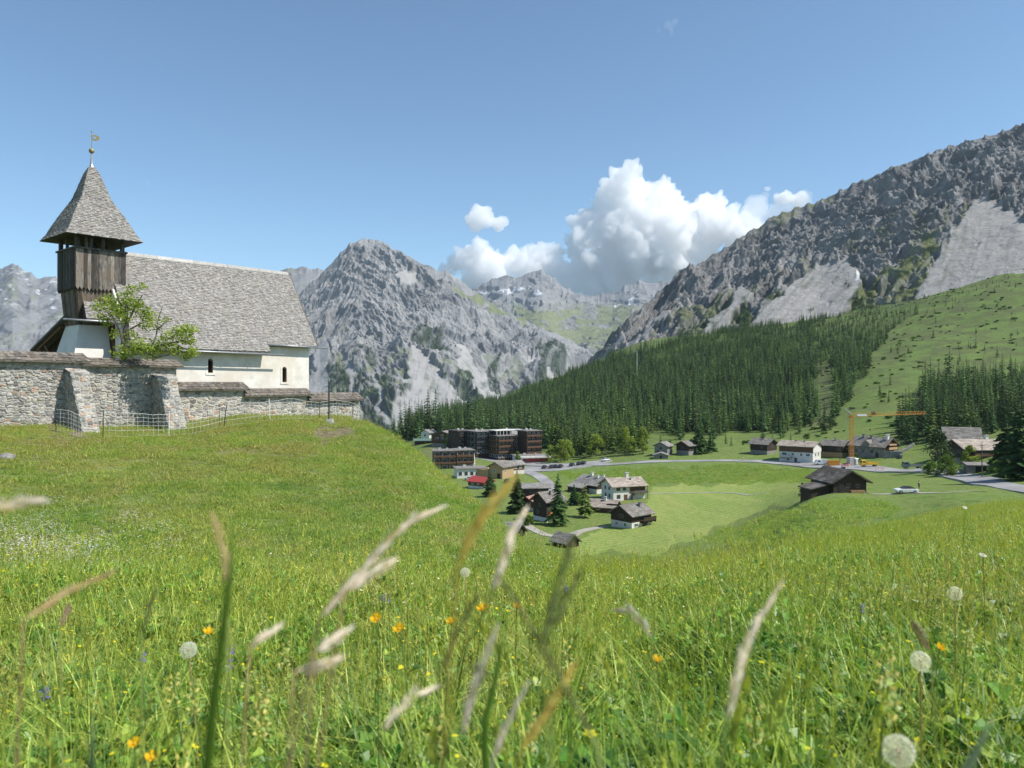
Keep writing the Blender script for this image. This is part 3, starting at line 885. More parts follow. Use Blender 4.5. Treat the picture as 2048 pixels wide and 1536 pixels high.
def m_far_noise(X, L, PX, PY, S):
    a = ridged((X - .5 * L) / 520, L / 700, 6, .6, seed=331)
    c = ridged((X + .6 * L) / 170, L / 210, 5, .62, seed=333)
    return a * .9 + c * .4 - .6


M['rock_far'] = rock_mat('rock_far', (.13, .133, .14), (.2, .2, .202), (.26, .257, .255), (.28, .277, .275), (.14, .165, .075), (.19, .2, .1), (.06, .08, .05), .003, 8)
mountain('mountain', 'hazy grey range behind the church on the left',
         [(-900, 600, 5600), (-300, 560, 5600), (-150, 565, 5600), (-60, 552, 5600), (0, 538, 5600), (12, 530, 5600), (25, 524, 5600), (38, 531, 5600), (50, 541, 5600), (62, 546, 5600), (75, 555, 5600), (95, 553, 5600), (110, 553, 5600), (130, 562, 5600), (200, 590, 5600), (400, 575, 5600), (520, 552, 5600), (565, 543, 5600), (575, 537, 5600), (600, 535, 5600), (640, 537, 5600), (655, 545, 5600), (700, 585, 5600), (780, 650, 5600)],
         [(-900, 800, 3600), (0, 790, 3600), (780, 800, 3900)], 760, 240, lambda S, PX: S ** .85, 90, m_far_noise, m_left_mask, M['rock_far'], (1200, -700), .5)


# --- the peak and green alp at the head of the valley
def m_head_mask(PX, PY, S, X, D, Z):
    mk = np.zeros(PX.shape + (4,))
    a, b = jit(PX, PY, 10, 30, 340)
    g = np.maximum(sstep(598, 622, b) * sstep(790, 660, b), soft(a, b, [(930, 575), (970, 600), (1100, 640), (960, 640)]))
    rock = sstep(.05, .3, fbm(PX / 40, PY / 16, 5, seed=341))
    mk[..., 1] = g * (1 - .85 * rock) * .95
    mk[..., 0] = .5 * sstep(0, .25, fbm(PX / 30, PY / 14, 4, seed=342)) * (1 - g)
    mk[..., 2] = .9 * sstep(660, 700, b) * sstep(.1, .3, fbm(PX / 20, PY / 12, 4, seed=343))
    sn = np.zeros_like(PX)
    for pl in ([(956, 580), (975, 578), (985, 580), (958, 582)], [(985, 580), (1030, 577), (1036, 579), (1000, 582)], [(1035, 580), (1062, 572), (1064, 574), (1042, 582)], [(1070, 584), (1085, 586), (1082, 590), (1068, 588)],
               [(1255, 600), (1266, 594), (1268, 597), (1258, 604)], [(1228, 610), (1240, 605), (1242, 608), (1230, 614)]):
        sn = np.maximum(sn, soft(PX + 3 * gnoise(PX / 5, PY / 5, 5), PY + 2 * gnoise(PX / 4, PY / 4, 6), pl))
    mk[..., 3] = sn * .6
    return mk


mountain('mountain', 'distant rock peak with snow streaks above a green alp at the valley head',
         [(780, 700, 7000), (880, 640, 7000), (940, 582, 7000), (960, 571, 7000), (985, 558, 7000), (1000, 552, 7000), (1015, 550, 7000), (1030, 553, 7000), (1050, 551, 7000), (1062, 545, 7000), (1070, 541, 7000), (1085, 540, 7000), (1100, 550, 7000), (1115, 562, 7000), (1130, 574, 7000), (1150, 585, 7000), (1170, 590, 7000), (1200, 589, 7000), (1225, 586, 7000), (1245, 575, 7000), (1262, 566, 7000), (1280, 562, 7000), (1300, 564, 7000), (1330, 562, 7000), (1350, 560, 7000), (1420, 600, 7000), (1500, 640, 7000)],
         [(780, 800, 4300), (1000, 770, 4300), (1200, 740, 4300), (1500, 740, 4300)], 620, 300, lambda S, PX: S ** .8, 85, m_far_noise, m_head_mask, M['rock_far'], (1200, -500), .5)


# ------------------------------------------------------------------ clouds: closed bodies of vapour beyond the last range
def cloud_mat():
    m = bpy.data.materials.new('cloud_vapour'); m.use_nodes = True
    nt = m.node_tree
    nt.nodes.remove(nt.nodes['Principled BSDF'])
    v = nt.nodes.new('ShaderNodeVolumePrincipled')
    v.inputs['Color'].default_value = (.995, .995, .995, 1)
    v.inputs['Density'].default_value = .0075
    v.inputs['Anisotropy'].default_value = .1
    nt.links.new(v.outputs[0], nt.nodes['Material Output'].inputs['Volume'])
    return m, v


M['cloud'], _cv = cloud_mat()
CLOUD_D = 14000.0


def cloud(puffs, label, seed, mat, vox=52.0, depth=.8, disp=1.0):
    rs = random.Random(seed)
    mb = MB()
    for (px, py, r) in puffs:
        for k in range(3 if r > 12 else 1):
            c = at(px + rs.uniform(-.3, .3) * r, py + rs.uniform(-.25, .25) * r, CLOUD_D)
            c.y += rs.uniform(-1, 1) * r * depth / F * CLOUD_D
            mb.ball(c, r * rs.uniform(.8, 1.0) / F * CLOUD_D, 14, 10)
    o = mb.build('cloud', mat)
    md = o.modifiers.new('r', 'REMESH'); md.mode = 'VOXEL'; md.voxel_size = vox
    dg = bpy.context.evaluated_depsgraph_get()
    me = bpy.data.meshes.new_from_object(o.evaluated_get(dg))
    o.modifiers.clear()
    old = o.data; o.data = me; bpy.data.meshes.remove(old)
    n = len(me.vertices)
    co = np.empty(n * 3, np.float32); me.vertices.foreach_get('co', co); co = co.reshape(-1, 3)
    no = np.empty(n * 3, np.float32); me.vertices.foreach_get('normal', no); no = no.reshape(-1, 3)
    h = 0
    for k, (sc, am) in enumerate(((800, 210), (380, 150), (190, 110), (95, 62))):
        x, y, z = co[:, 0] / sc, co[:, 1] / sc, co[:, 2] / sc
        b = (gnoise(x + y * .7, z + y * .3, 400 + k) + gnoise(x - y * .5, z - y * .8, 410 + k)) * .7
        h = h + am * (np.abs(b) * 1.6 - .45)
    co = co + no * (h * disp)[:, None]
    me.vertices.foreach_set('co', co.ravel().astype(np.float32))
    me.materials.clear(); me.materials.append(mat)
    me.update()
    return tag(o, label, kind='structure')


cloud([(1245, 375, 36), (1225, 390, 34), (1275, 385, 34), (1310, 395, 36), (1200, 420, 42), (1345, 410, 38), (1250, 430, 62), (1320, 440, 62), (1390, 440, 50), (1430, 410, 26), (1430, 450, 48), (1180, 465, 46), (1160, 500, 36), (1240, 490, 60), (1320, 500, 62), (1400, 500, 56), (1470, 460, 44), (1500, 485, 36),
       (1190, 520, 42), (1260, 530, 50), (1340, 530, 46), (1400, 530, 40), (1150, 540, 24)],
      'towering white cumulus cloud behind the right mountain ridge', 3, M['cloud'])
cloud([(910, 530, 22), (935, 520, 26), (960, 520, 28), (985, 525, 30), (1010, 525, 26), (1040, 515, 28), (1058, 500, 16), (1095, 500, 18), (1110, 515, 24), (1075, 530, 34), (1130, 540, 30), (1160, 560, 34), (1200, 570, 34), (1240, 575, 30), (1120, 570, 36), (950, 550, 30), (1000, 555, 34), (1060, 560, 34), (1290, 580, 26), (890, 550, 20)],
      'low bank of white cloud behind the valley head peak', 5, M['cloud'])
cloud([(962, 428, 17), (948, 440, 15), (975, 440, 18), (995, 445, 13), (955, 448, 12), (1005, 448, 7)], 'small white cloud floating alone above the mountains', 8, M['cloud'], 40, .6, .5)
cloud([(1575, 395, 14), (1598, 398, 14), (1560, 400, 9), (1535, 380, 4)], 'wispy scrap of cloud just above the right ridge', 9, M['cloud'], 40, .6, .5)


def thin_cloud(puffs, label, seed, k=1.0):
    m = M['cloud'].copy(); m.node_tree.nodes['Principled Volume'].inputs['Density'].default_value = .0006 * k
    return cloud(puffs, label, seed, m, 36, .6, .45)


thin_cloud([(1510, 440, 34), (1530, 455, 20), (1500, 425, 26), (1535, 425, 22), (1560, 420, 22), (1585, 410, 20), (1605, 402, 16), (1545, 445, 22), (1525, 400, 12), (1570, 400, 16)], 'thin ragged end of the big cloud above the right ridge', 17, 3.2)
thin_cloud([(1300, 68, 7), (1318, 62, 8), (1338, 55, 9), (1350, 46, 7), (1346, 66, 8), (1328, 72, 6)], 'faint wisp of cloud high in the blue sky', 12)
thin_cloud([(278, 368, 7), (292, 366, 8), (300, 370, 6)], 'barely visible wisp of cloud right of the church spire', 14)


# ------------------------------------------------------------------ the air
def haze():
    mb = MB()
    mb.box((0, 4700, 120), (15600, 9800, 2240))
    m = bpy.data.materials.new('haze_air'); m.use_nodes = True
    nt = m.node_tree
    nt.nodes.remove(nt.nodes['Principled BSDF'])
    v = nt.nodes.new('ShaderNodeVolumePrincipled')
    v.inputs['Color'].default_value = (.72, .85, 1.0, 1)
    v.inputs['Density'].default_value = HAZE_DENSITY
    v.inputs['Anisotropy'].default_value = .2
    nt.links.new(v.outputs[0], nt.nodes['Material Output'].inputs['Volume'])
    o = mb.build('haze', m)
    tag(o, kind='stuff')


HAZE_DENSITY = 3.3e-5
haze()


# ------------------------------------------------------------------ the hill church
CH = (-20.11, 36.74)
CZ = -0.9
YAW = math.atan2(.755, .656)
DV = Vector((.656, .755, 0)); NVv = Vector((.755, -.656, 0))
church = empty('church', (CH[0], CH[1], CZ), YAW, 'small old white church with grey shingle roofs and a wooden belfry on the knoll', 'church')


def shingle_face(mb, bl, br, tr, tl, row=.13, wid=.12, lift=.022, rs=None, tone=(.72, 1.18)):
    """overlapping rows of separate shingles over a (possibly tapering) quad"""
    rs = rs or random
    bl, br, tr, tl = map(Vector, (bl, br, tr, tl))
    n = (br - bl).cross(tl - bl).normalized()
    L = ((tl - bl).length + (tr - br).length) / 2
    k = max(1, round(L / row))
    for i in range(k):
        a, b = i / k, min(1, (i + 1.25) / k)
        l0, r0 = bl.lerp(tl, a), br.lerp(tr, a)
        l1, r1 = bl.lerp(tl, b), br.lerp(tr, b)
        w = (r0 - l0).length
        if w < .02: continue
        x = -rs.random() * wid / w
        while x < 1:
            x2 = x + wid * rs.uniform(.65, 1.5) / w
            s, e = max(0, x), min(1, x2 - .004 / w)
            if e - s > .01 / w:
                up = lift * rs.uniform(.6, 1.9)
                dp = rs.uniform(-.16, .12) * row
                dn = (l0 - l1).normalized() * dp
                p = [l0.lerp(r0, s) + n * up + dn, l0.lerp(r0, e) + n * up * rs.uniform(.8, 1.25) + dn, l1.lerp(r1, e) + n * .004, l1.lerp(r1, s) + n * .004]
                q = [p[0] - n * (up + .01), p[1] - n * (up + .01)]
                t = rs.uniform(*tone)
                mb.add(p + q, [(0, 1, 2, 3), (4, 5, 1, 0), (4, 0, 3), (5, 2, 1)], (t, t * rs.uniform(.96, 1.0), t * rs.uniform(.92, 1.0)))
            x = x2


def boards(mb, a, b, z0, z1, wid, out, thick=.03, point=0, rs=random, tone=(.6, 1.25), za=None):
    """upright boards along the line a->b (2D, local), thickness towards out; point>0 gives pointed lower ends"""
    a, b = Vector((a[0], a[1], 0)), Vector((b[0], b[1], 0)); o = Vector((out[0], out[1], 0))
    L = (b - a).length; n = max(1, round(L / wid)); d = (b - a) / n
    for i in range(n):
        p = a + d * i; q = p + d * .96
        m_ = (p + q) / 2
        t = rs.uniform(*tone); th = thick * rs.uniform(.7, 1.5)
        zz = z0 + rs.uniform(-.03, .03)
        low = [(p, zz + point), (m_, zz), (q, zz + point)] if point else [(p, zz), (q, zz)]
        prof = low + [(q, z1), (p, z1)]
        k = len(prof)
        vs = [Vector((w.x, w.y, z)) for w, z in prof] + [Vector((w.x, w.y, z)) + o * th for w, z in prof]
        mb.add(vs, [tuple(range(k - 1, -1, -1)), tuple(range(k, 2 * k))] + [(j, (j + 1) % k, (j + 1) % k + k, j + k) for j in range(k)], (t, t * .97, t * .93))


def Z(z):
    return z - CZ


rs = random.Random(21)
NX0, NX1 = .5, 10.45
# --- nave walls, with two real openings on the south side
mb = MB()
W1, W2 = 4.0, 8.72      # window places, found below from the photograph


def win_x(px):          # local x of a point on the south wall plane seen at px
    u = U(px); bx, by = CH[0] + 2.5 * .755, CH[1] - 2.5 * .656
    return (u * by - bx) / (.656 - u * .755)


W1, W2 = win_x(421), win_x(569)
OW, OB, OT = .27, .40, 1.22         # opening half-ish: width, bottom, top (absolute z)
xs = [NX0, W1 - OW / 2, W1 + OW / 2, W2 - OW / 2, W2 + OW / 2, NX1]
OBs = {1: .56, 3: .10}
OTs = {1: 1.16, 3: .82}
for i in range(5):
    a, b = xs[i], xs[i + 1]
    if i in (1, 3):
        mb.box(((a + b) / 2, -2.25, (Z(-3) + Z(OBs[i])) / 2), (b - a, .5, OBs[i] + 3))
        mb.box(((a + b) / 2, -2.25, (Z(OTs[i] + .12) + Z(2.56)) / 2), (b - a, .5, 2.56 - OTs[i] - .12))
        # arched head, as a fan of blocks
        for k in range(6):
            w0, w1 = math.pi * k / 6, math.pi * (k + 1) / 6
            r = OW / 2; c = (a + b) / 2; z0 = Z(OTs[i] + .12 - r)
            mb.prism([(c + r * math.cos(w0), z0 + r * math.sin(w0)), (c + r * math.cos(w0), Z(OTs[i] + .12)), (c + r * math.cos(w1), Z(OTs[i] + .12)), (c + r * math.cos(w1), z0 + r * math.sin(w1))], 'y', -2.499, -2.01)
    else:
        mb.box(((a + b) / 2, -2.25, (Z(-3) + Z(2.56)) / 2), (b - a, .5, 5.56))
mb.prism([(-2.0, Z(-3)), (2.5, Z(-3)), (2.5, Z(2.5)), (0, Z(6.2)), (-2.0, Z(3.2))], 'x', NX1 - .45, NX1 - .002)
mb.prism([(-2.0, Z(-3)), (2.5, Z(-3)), (2.5, Z(2.5)), (0, Z(6.2)), (-2.0, Z(3.2))], 'x', NX0 + .002, NX0 + .45)
mb.box(((NX0 + NX1) / 2, 2.25, (Z(-3) + Z(2.5)) / 2), (NX1 - NX0 - 1, .5, 5.5))
mb.build('wall', M['plaster'], church)
for i, wx in ((1, W1), (3, W2)):
    w = MB()
    c, r = wx, OW / 2
    arch = [(c - r, Z(OBs[i])), (c + r, Z(OBs[i]))] + [(c + r * math.cos(math.pi * k / 6), Z(OTs[i] + .12 - r) + r * math.sin(math.pi * k / 6)) for k in range(7)]
    w.box((c - r + .02, -2.30, (Z(OBs[i]) + Z(OTs[i])) / 2), (.036, .3, OTs[i] - OBs[i]))
    w.box((c + r - .02, -2.30, (Z(OBs[i]) + Z(OTs[i])) / 2), (.036, .3, OTs[i] - OBs[i]))
    w.box((c, -2.13, (Z(OBs[i]) + Z(OTs[i])) / 2), (.02, .04, OTs[i] - OBs[i]))
    fr = w.build('window', M['brown_wood'], church)
    MB().prism(arch, 'y', -2.12, -2.08).build('pane', M['glass'], fr)
    # pale rendered surround
    s_ = MB()
    for k in (-1, 1): s_.box((c + k * (r + .05), -2.503, (Z(OBs[i]) + Z(OTs[i])) / 2), (.1, .02, OTs[i] - OBs[i] + .1))
    s_.box((c, -2.512, Z(OBs[i]) - .06), (.5, .04, .1))
    s_.build('surround', M['plaster'], fr)

# --- nave roof: real rows of shingles on a boarded deck
SL = 1.545
rf = MB()
xm = win_x(530)
RX0, RX1 = .62, 10.78


def rz(h):               # roof height at distance h from the ridge (bell-cast towards the eave)
    return 6.45 - SL * h


for (xa, xb, h) in ((RX0, xm, 3.06), (xm, RX1, 2.80)):
    for sgn in (-1, 1):
        if sgn > 0 and xa != RX0: continue
        X2 = RX1 if sgn > 0 else xb
        if sgn > 0: h = 2.8
        vs = [(xa, 0, Z(6.45)), (X2, 0, Z(6.45)), (X2, sgn * h, Z(rz(h))), (xa, sgn * h, Z(rz(h)))]
        rf.add(vs + [(a, b, c - .12) for a, b, c in vs], [(0, 1, 2, 3), (7, 6, 5, 4), (0, 4, 5, 1), (1, 5, 6, 2), (2, 6, 7, 3), (3, 7, 4, 0)], .45)
    for sub in range(3):
        pass
for (xa, xb, h) in ((RX0, xm, 3.08), (xm, RX1, 2.82)):
    shingle_face(rf, (xa, -h, Z(rz(h)) + .01), (xb, -h, Z(rz(h)) + .01), (xb, 0, Z(6.46)), (xa, 0, Z(6.46)), .105, .11, .022, rs, (.72, 1.2))
shingle_face(rf, (RX1, 2.8, Z(rz(2.8)) + .01), (RX0, 2.8, Z(rz(2.8)) + .01), (RX0, 0, Z(6.46)), (RX1, 0, Z(6.46)), .15, .15, .02, rs)
roof = rf.build('roof', M['shingle'], church)
rc = MB()
x = 1.2
while x < RX1 - .1:       # two capping boards along the ridge, in lengths
    w = min(1.9, RX1 - x)
    for sgn in (-1, 1):
        rc.add([(x, 0, Z(6.53)), (x + w - .02, 0, Z(6.53)), (x + w - .02, sgn * .12, Z(6.36)), (x, sgn * .12, Z(6.36)), (x, 0, Z(6.50)), (x + w - .02, 0, Z(6.50)), (x + w - .02, sgn * .12, Z(6.32)), (x, sgn * .12, Z(6.32))],
               [(0, 1, 2, 3), (7, 6, 5, 4), (2, 6, 7, 3), (0, 3, 7, 4), (1, 5, 6, 2)], rs.uniform(1.2, 1.6))
    x += w
rc.build('ridge_cap', M['shingle'], roof)
# barge board on the east gable, yellowed with lichen
bb = MB()
for sgn in (-1, 1):
    for k in range(14):
        h0, h1 = 2.8 * k / 14, 2.8 * (k + 1) / 14 - .01
        t = rs.choice([(.9, .9, .85), (1.3, 1.15, .5), (1.1, 1.1, .9), (.8, .75, .6)])
        bb.add([(RX1 + .003, sgn * h0, Z(rz(h0)) + .05), (RX1 + .003, sgn * h1, Z(rz(h1)) + .05), (RX1 + .003, sgn * h1, Z(rz(h1)) - .16), (RX1 + .003, sgn * h0, Z(rz(h0)) - .16),
                (RX1 + .04, sgn * h0, Z(rz(h0)) + .05), (RX1 + .04, sgn * h1, Z(rz(h1)) + .05), (RX1 + .04, sgn * h1, Z(rz(h1)) - .16), (RX1 + .04, sgn * h0, Z(rz(h0)) - .16)],
               [(0, 1, 2, 3), (4, 7, 6, 5), (0, 4, 5, 1), (1, 5, 6, 2), (2, 6, 7, 3), (3, 7, 4, 0)], t)
bb.build('barge_board', M['old_wood'], roof)


def gutter(pts):
    g = MB(); g.tube(pts, .045, 8)
    for k in range(1, 5):
        a = Vector(pts[0]).lerp(Vector(pts[-1]), k / 5)
        g.box((a.x, a.y + .02, a.z), (.02, .11, .1))
    return g.build('gutter', M['metal'], church, True)


h = 3.13; gutter([(1.0, -h, Z(rz(3.06)) - .10), (xm + .75, -h, Z(rz(3.06)) - .17)])
h = 2.88; gutter([(xm - .05, -h, Z(rz(2.8)) - .04), (RX1 + .65, -h, Z(rz(2.8)) - .10)])

# --- tower: white battered foot, board-clad shaft, belfry and spire
tb = MB()
b0, b1 = 1.22, .84
zb0, zb1 = -3.0, 2.78
bb0 = b1 + (b0 - b1) * (zb1 - zb0) / (zb1 - 1.2)
tb.add([(-bb0, -bb0, Z(zb0)), (.5, -bb0, Z(zb0)), (.5, bb0, Z(zb0)), (-bb0, bb0, Z(zb0)), (-b1, -b1, Z(zb1)), (.4, -b1, Z(zb1)), (.4, b1, Z(zb1)), (-b1, b1, Z(zb1))],
       [(3, 2, 1, 0), (4, 5, 6, 7), (0, 1, 5, 4), (1, 2, 6, 5), (2, 3, 7, 6), (3, 0, 4, 7)])
tb.build('tower_base', M['white_wall'], church)

sh = MB()
za, zc = 2.75, 4.62
for side in range(4):
    c, s = math.cos(side * math.pi / 2), math.sin(side * math.pi / 2)
    rot = lambda p: (p[0] * c - p[1] * s, p[0] * s + p[1] * c)
    n = 10
    for i in range(n):
        f0, f1 = -1 + 2 * i / n, -1 + 2 * (i + .96) / n
        w0, w1 = .86, 1.02
        q = [(f0 * w0, -w0, za), (f1 * w0, -w0, za), (f1 * w1, -w1, zc), (f0 * w1, -w1, zc)]
        th = rs.uniform(.02, .045)
        vs = []
        for (px_, py_, z_) in q: vs.append((*rot((px_, py_ - th)), Z(z_)))
        for (px_, py_, z_) in q: vs.append((*rot((px_, py_ + .03)), Z(z_)))
        t = rs.uniform(.5, 1.3)
        sh.add(vs, [(0, 1, 2, 3), (7, 6, 5, 4), (0, 4, 5, 1), (1, 5, 6, 2), (2, 6, 7, 3), (3, 7, 4, 0)], (t * 1.15, t, t * .85))
sh.box((0, 0, (Z(za) + Z(zc)) / 2), (1.64, 1.64, zc - za), .4)
sh.build('tower_shaft', M['old_wood'], church)

bf = MB()
A = 1.10
for (a, b, o, tn) in (((-A, -A), (A, -A), (0, -1), (.4, 1.9)), ((A, -A), (A, A), (1, 0), (.6, 1.2)), ((A, A), (-A, A), (0, 1), (.6, 1.2)), ((-A, A), (-A, -A), (-1, 0), (.35, .7))):  # west boards toned darker: the shade of that face is in the colour
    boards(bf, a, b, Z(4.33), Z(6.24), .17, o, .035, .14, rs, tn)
bf.box((0, 0, Z(5.3)), (2.14, 2.14, 1.5), .35)
bf.build('belfry_cladding', M['old_wood'], church)
rl = MB()
for (c, d) in (((0, -A - .03), (2.36, .14)), ((0, A + .03), (2.36, .14)), ((-A - .03, 0), (.14, 2.08)), ((A + .03, 0), (.14, 2.08))):
    rl.box((c[0], c[1], Z(6.28)), (d[0], d[1], .07), .9)
rl.build('belfry_rail', M['old_wood'], church)
for a, b in ((-1, -1), (1, -1), (1, 1), (-1, 1)):
    MB().box((a * 1.0, b * 1.0, Z(6.5)), (.16, .16, .66), .6).build('belfry_post', M['old_wood'], church)
for a, b in ((-.62, -1.03), (.12, -1.03), (.65, 1.03), (0, 1.03), (-1.03, .1), (1.03, 0), (-.4, -1.03)):
    MB().box((a, b, Z(6.5)), (.12, .1, .66), .8).build('belfry_post', M['old_wood'], church)
bell = MB()
bell.tube([(0.1, 0, Z(6.75)), (0.1, 0, Z(6.7)), (.1, 0, Z(6.5)), (.1, 0, Z(6.32)), (.1, 0, Z(6.26))], [.03, .14, .19, .25, .3], 14)
bell.build('bell', M['darkmetal'], church, True)

sp = MB()
prof = [(6.80, 1.69), (7.1, 1.49), (7.5, 1.31), (7.85, 1.15), (8.32, .90), (8.8, .645), (9.4, .455), (10.0, .275), (10.36, .11)]
for (z0, r0), (z1, r1) in zip(prof[:-1], prof[1:]):
    for side in range(4):
        c, s = math.cos(side * math.pi / 2), math.sin(side * math.pi / 2)
        ro = lambda p: (p[0] * c - p[1] * s, p[0] * s + p[1] * c, p[2])
        q = [ro((-r0, -r0, Z(z0))), ro((r0, -r0, Z(z0))), ro((r1, -r1, Z(z1))), ro((-r1, -r1, Z(z1)))]
        sp.add(q, [(0, 1, 2, 3)], .4)
        shingle_face(sp, *q, .1, .1, .022, rs, (.7, 1.2))
sp.add([(-1.69, -1.69, Z(6.78)), (1.69, -1.69, Z(6.78)), (1.69, 1.69, Z(6.78)), (-1.69, 1.69, Z(6.78)), (-1.1, -1.1, Z(6.86)), (1.1, -1.1, Z(6.86)), (1.1, 1.1, Z(6.86)), (-1.1, 1.1, Z(6.86))],
       [(3, 2, 6, 7), (2, 1, 5, 6), (1, 0, 4, 5), (0, 3, 7, 4), (7, 6, 5, 4)], .25)
spire = sp.build('spire', M['shingle'], church)
fn = MB()
fn.tube([(0, 0, Z(10.30)), (0, 0, Z(10.5)), (0, 0, Z(10.75)), (0, 0, Z(11.05))], [.13, .065, .045, .035], 8)
fn.build('finial', M['metal'], spire)
MB().ball((0, 0, Z(11.15)), .125, 14, 10).build('ball', M['gold'], spire, True)
vn = MB()
vn.tube([(0, 0, Z(11.2)), (0, 0, Z(12.05))], .012, 6)
vn.ball((0, 0, Z(12.08)), .03, 8, 6)
# swallow-tailed vane with a round hole
wd = Vector((.873 * .656 + .488 * .755, -(.873 * .755 - .488 * .656), 0))
ring_o = [(.02, 11.66), (.02, 11.93), (.2, 11.93), (.36, 11.86), (.30, 11.80), (.36, 11.74), (.2, 11.66), (.1, 11.66)]
ring_i = [(.13 + .07 * math.cos(w), 11.8 + .07 * math.sin(w)) for w in [math.pi * 1.25 - k * math.pi / 4 for k in range(8)]]
ov = [(wd.x * a, wd.y * a, Z(b)) for a, b in ring_o]; iv = [(wd.x * a, wd.y * a, Z(b)) for a, b in ring_i]
tk = Vector((-wd.y, wd.x, 0)) * .012
allv = ov + iv
vn.add(allv + [tuple(Vector(p) + tk) for p in allv], [(k, (k + 1) % 8, 8 + (k + 1) % 8, 8 + k) for k in range(8)] + [(16 + k, 24 + k, 24 + (k + 1) % 8, 16 + (k + 1) % 8) for k in range(8)] + [(k, k + 16, (k + 1) % 8 + 16, (k + 1) % 8) for k in range(8)])
vn.build('weathervane', M['gold'], spire)

# --- west porch: skirt roof in front of the shaft, lean-to on the north side, timber walls
pr = MB()
shingle_face(pr, (-.95, -1.98, Z(2.96)), (RX0 + .1, -1.98, Z(2.96)), (RX0 + .1, -.98, Z(3.85)), (-.72, -.98, Z(3.85)), .105, .11, .02, rs, (.55, 1.3))
pr.add([(-.95, -1.98, Z(2.94)), (RX0 + .1, -1.98, Z(2.94)), (RX0 + .1, -.88, Z(3.92)), (-.70, -.88, Z(3.92)), (-.95, -1.98, Z(2.86)), (RX0 + .1, -1.98, Z(2.86)), (RX0 + .1, -.88, Z(3.84)), (-.70, -.88, Z(3.84))],
       [(0, 1, 2, 3), (7, 6, 5, 4), (0, 4, 5, 1), (3, 7, 4, 0), (1, 5, 6, 2)], .4)
for k in range(1):
    vs = [(-1.15, .2, Z(3.12)), (2.4, .2, Z(3.12)), (2.4, 4.8, Z(1.66)), (-1.15, 4.8, Z(1.66))]
    pr.add([(a, b, c + .1) for a, b, c in vs] + vs, [(3, 2, 1, 0), (4, 5, 6, 7), (0, 4, 7, 3), (1, 0, 4, 5), (2, 3, 7, 6), (1, 5, 6, 2)], .5)
pr.build('porch_roof', M['shingle'], church)
pg = MB(); pg.tube([(-1.9, -1.98, Z(2.88)), (.95, -1.98, Z(2.86))], .05, 8)
pg.build('gutter', M['metal'], church, True)
pw = MB()
boards(pw, (.46, -1.4), (1.5, -1.4), Z(-1.2), Z(2.8), .16, (0, -1), .03, 0, rs, (.8, 1.6))
boards(pw, (.5, -1.36), (.5, -.9), Z(-1.2), Z(2.8), .16, (-1, 0), .03, 0, rs, (.8, 1.4))
pw.build('porch_wall', M['brown_wood'], church)
pn = MB()
n = 22
for k in range(n):
    y0 = 1.0 + (4.5 - 1.0) * k / n; y1 = y0 + 3.4 / n
    zt = 3.02 - (y0 + .1 - .2) * (1.46 / 4.6)
    pn.box((-.55, (y0 + y1) / 2, (Z(-1.5) + Z(zt)) / 2), (.05, y1 - y0, zt + 1.5), rs.uniform(.6, 1.3))
pn.build('porch_wall', M['dark_wood'], church)
st = MB()
st.tube([(-1.0, .9, Z(2.72)), (-1.0, 4.6, Z(1.58))], .09, 6)
st.tube([(-.95, 1.6, Z(.6)), (-.95, 3.3, Z(1.95))], .07, 6, 1.3)
st.tube([(-.95, 3.9, Z(-1.2)), (-.95, 3.9, Z(1.8))], .09, 6, 1.3)
st.build('porch_frame', M['brown_wood'], church)


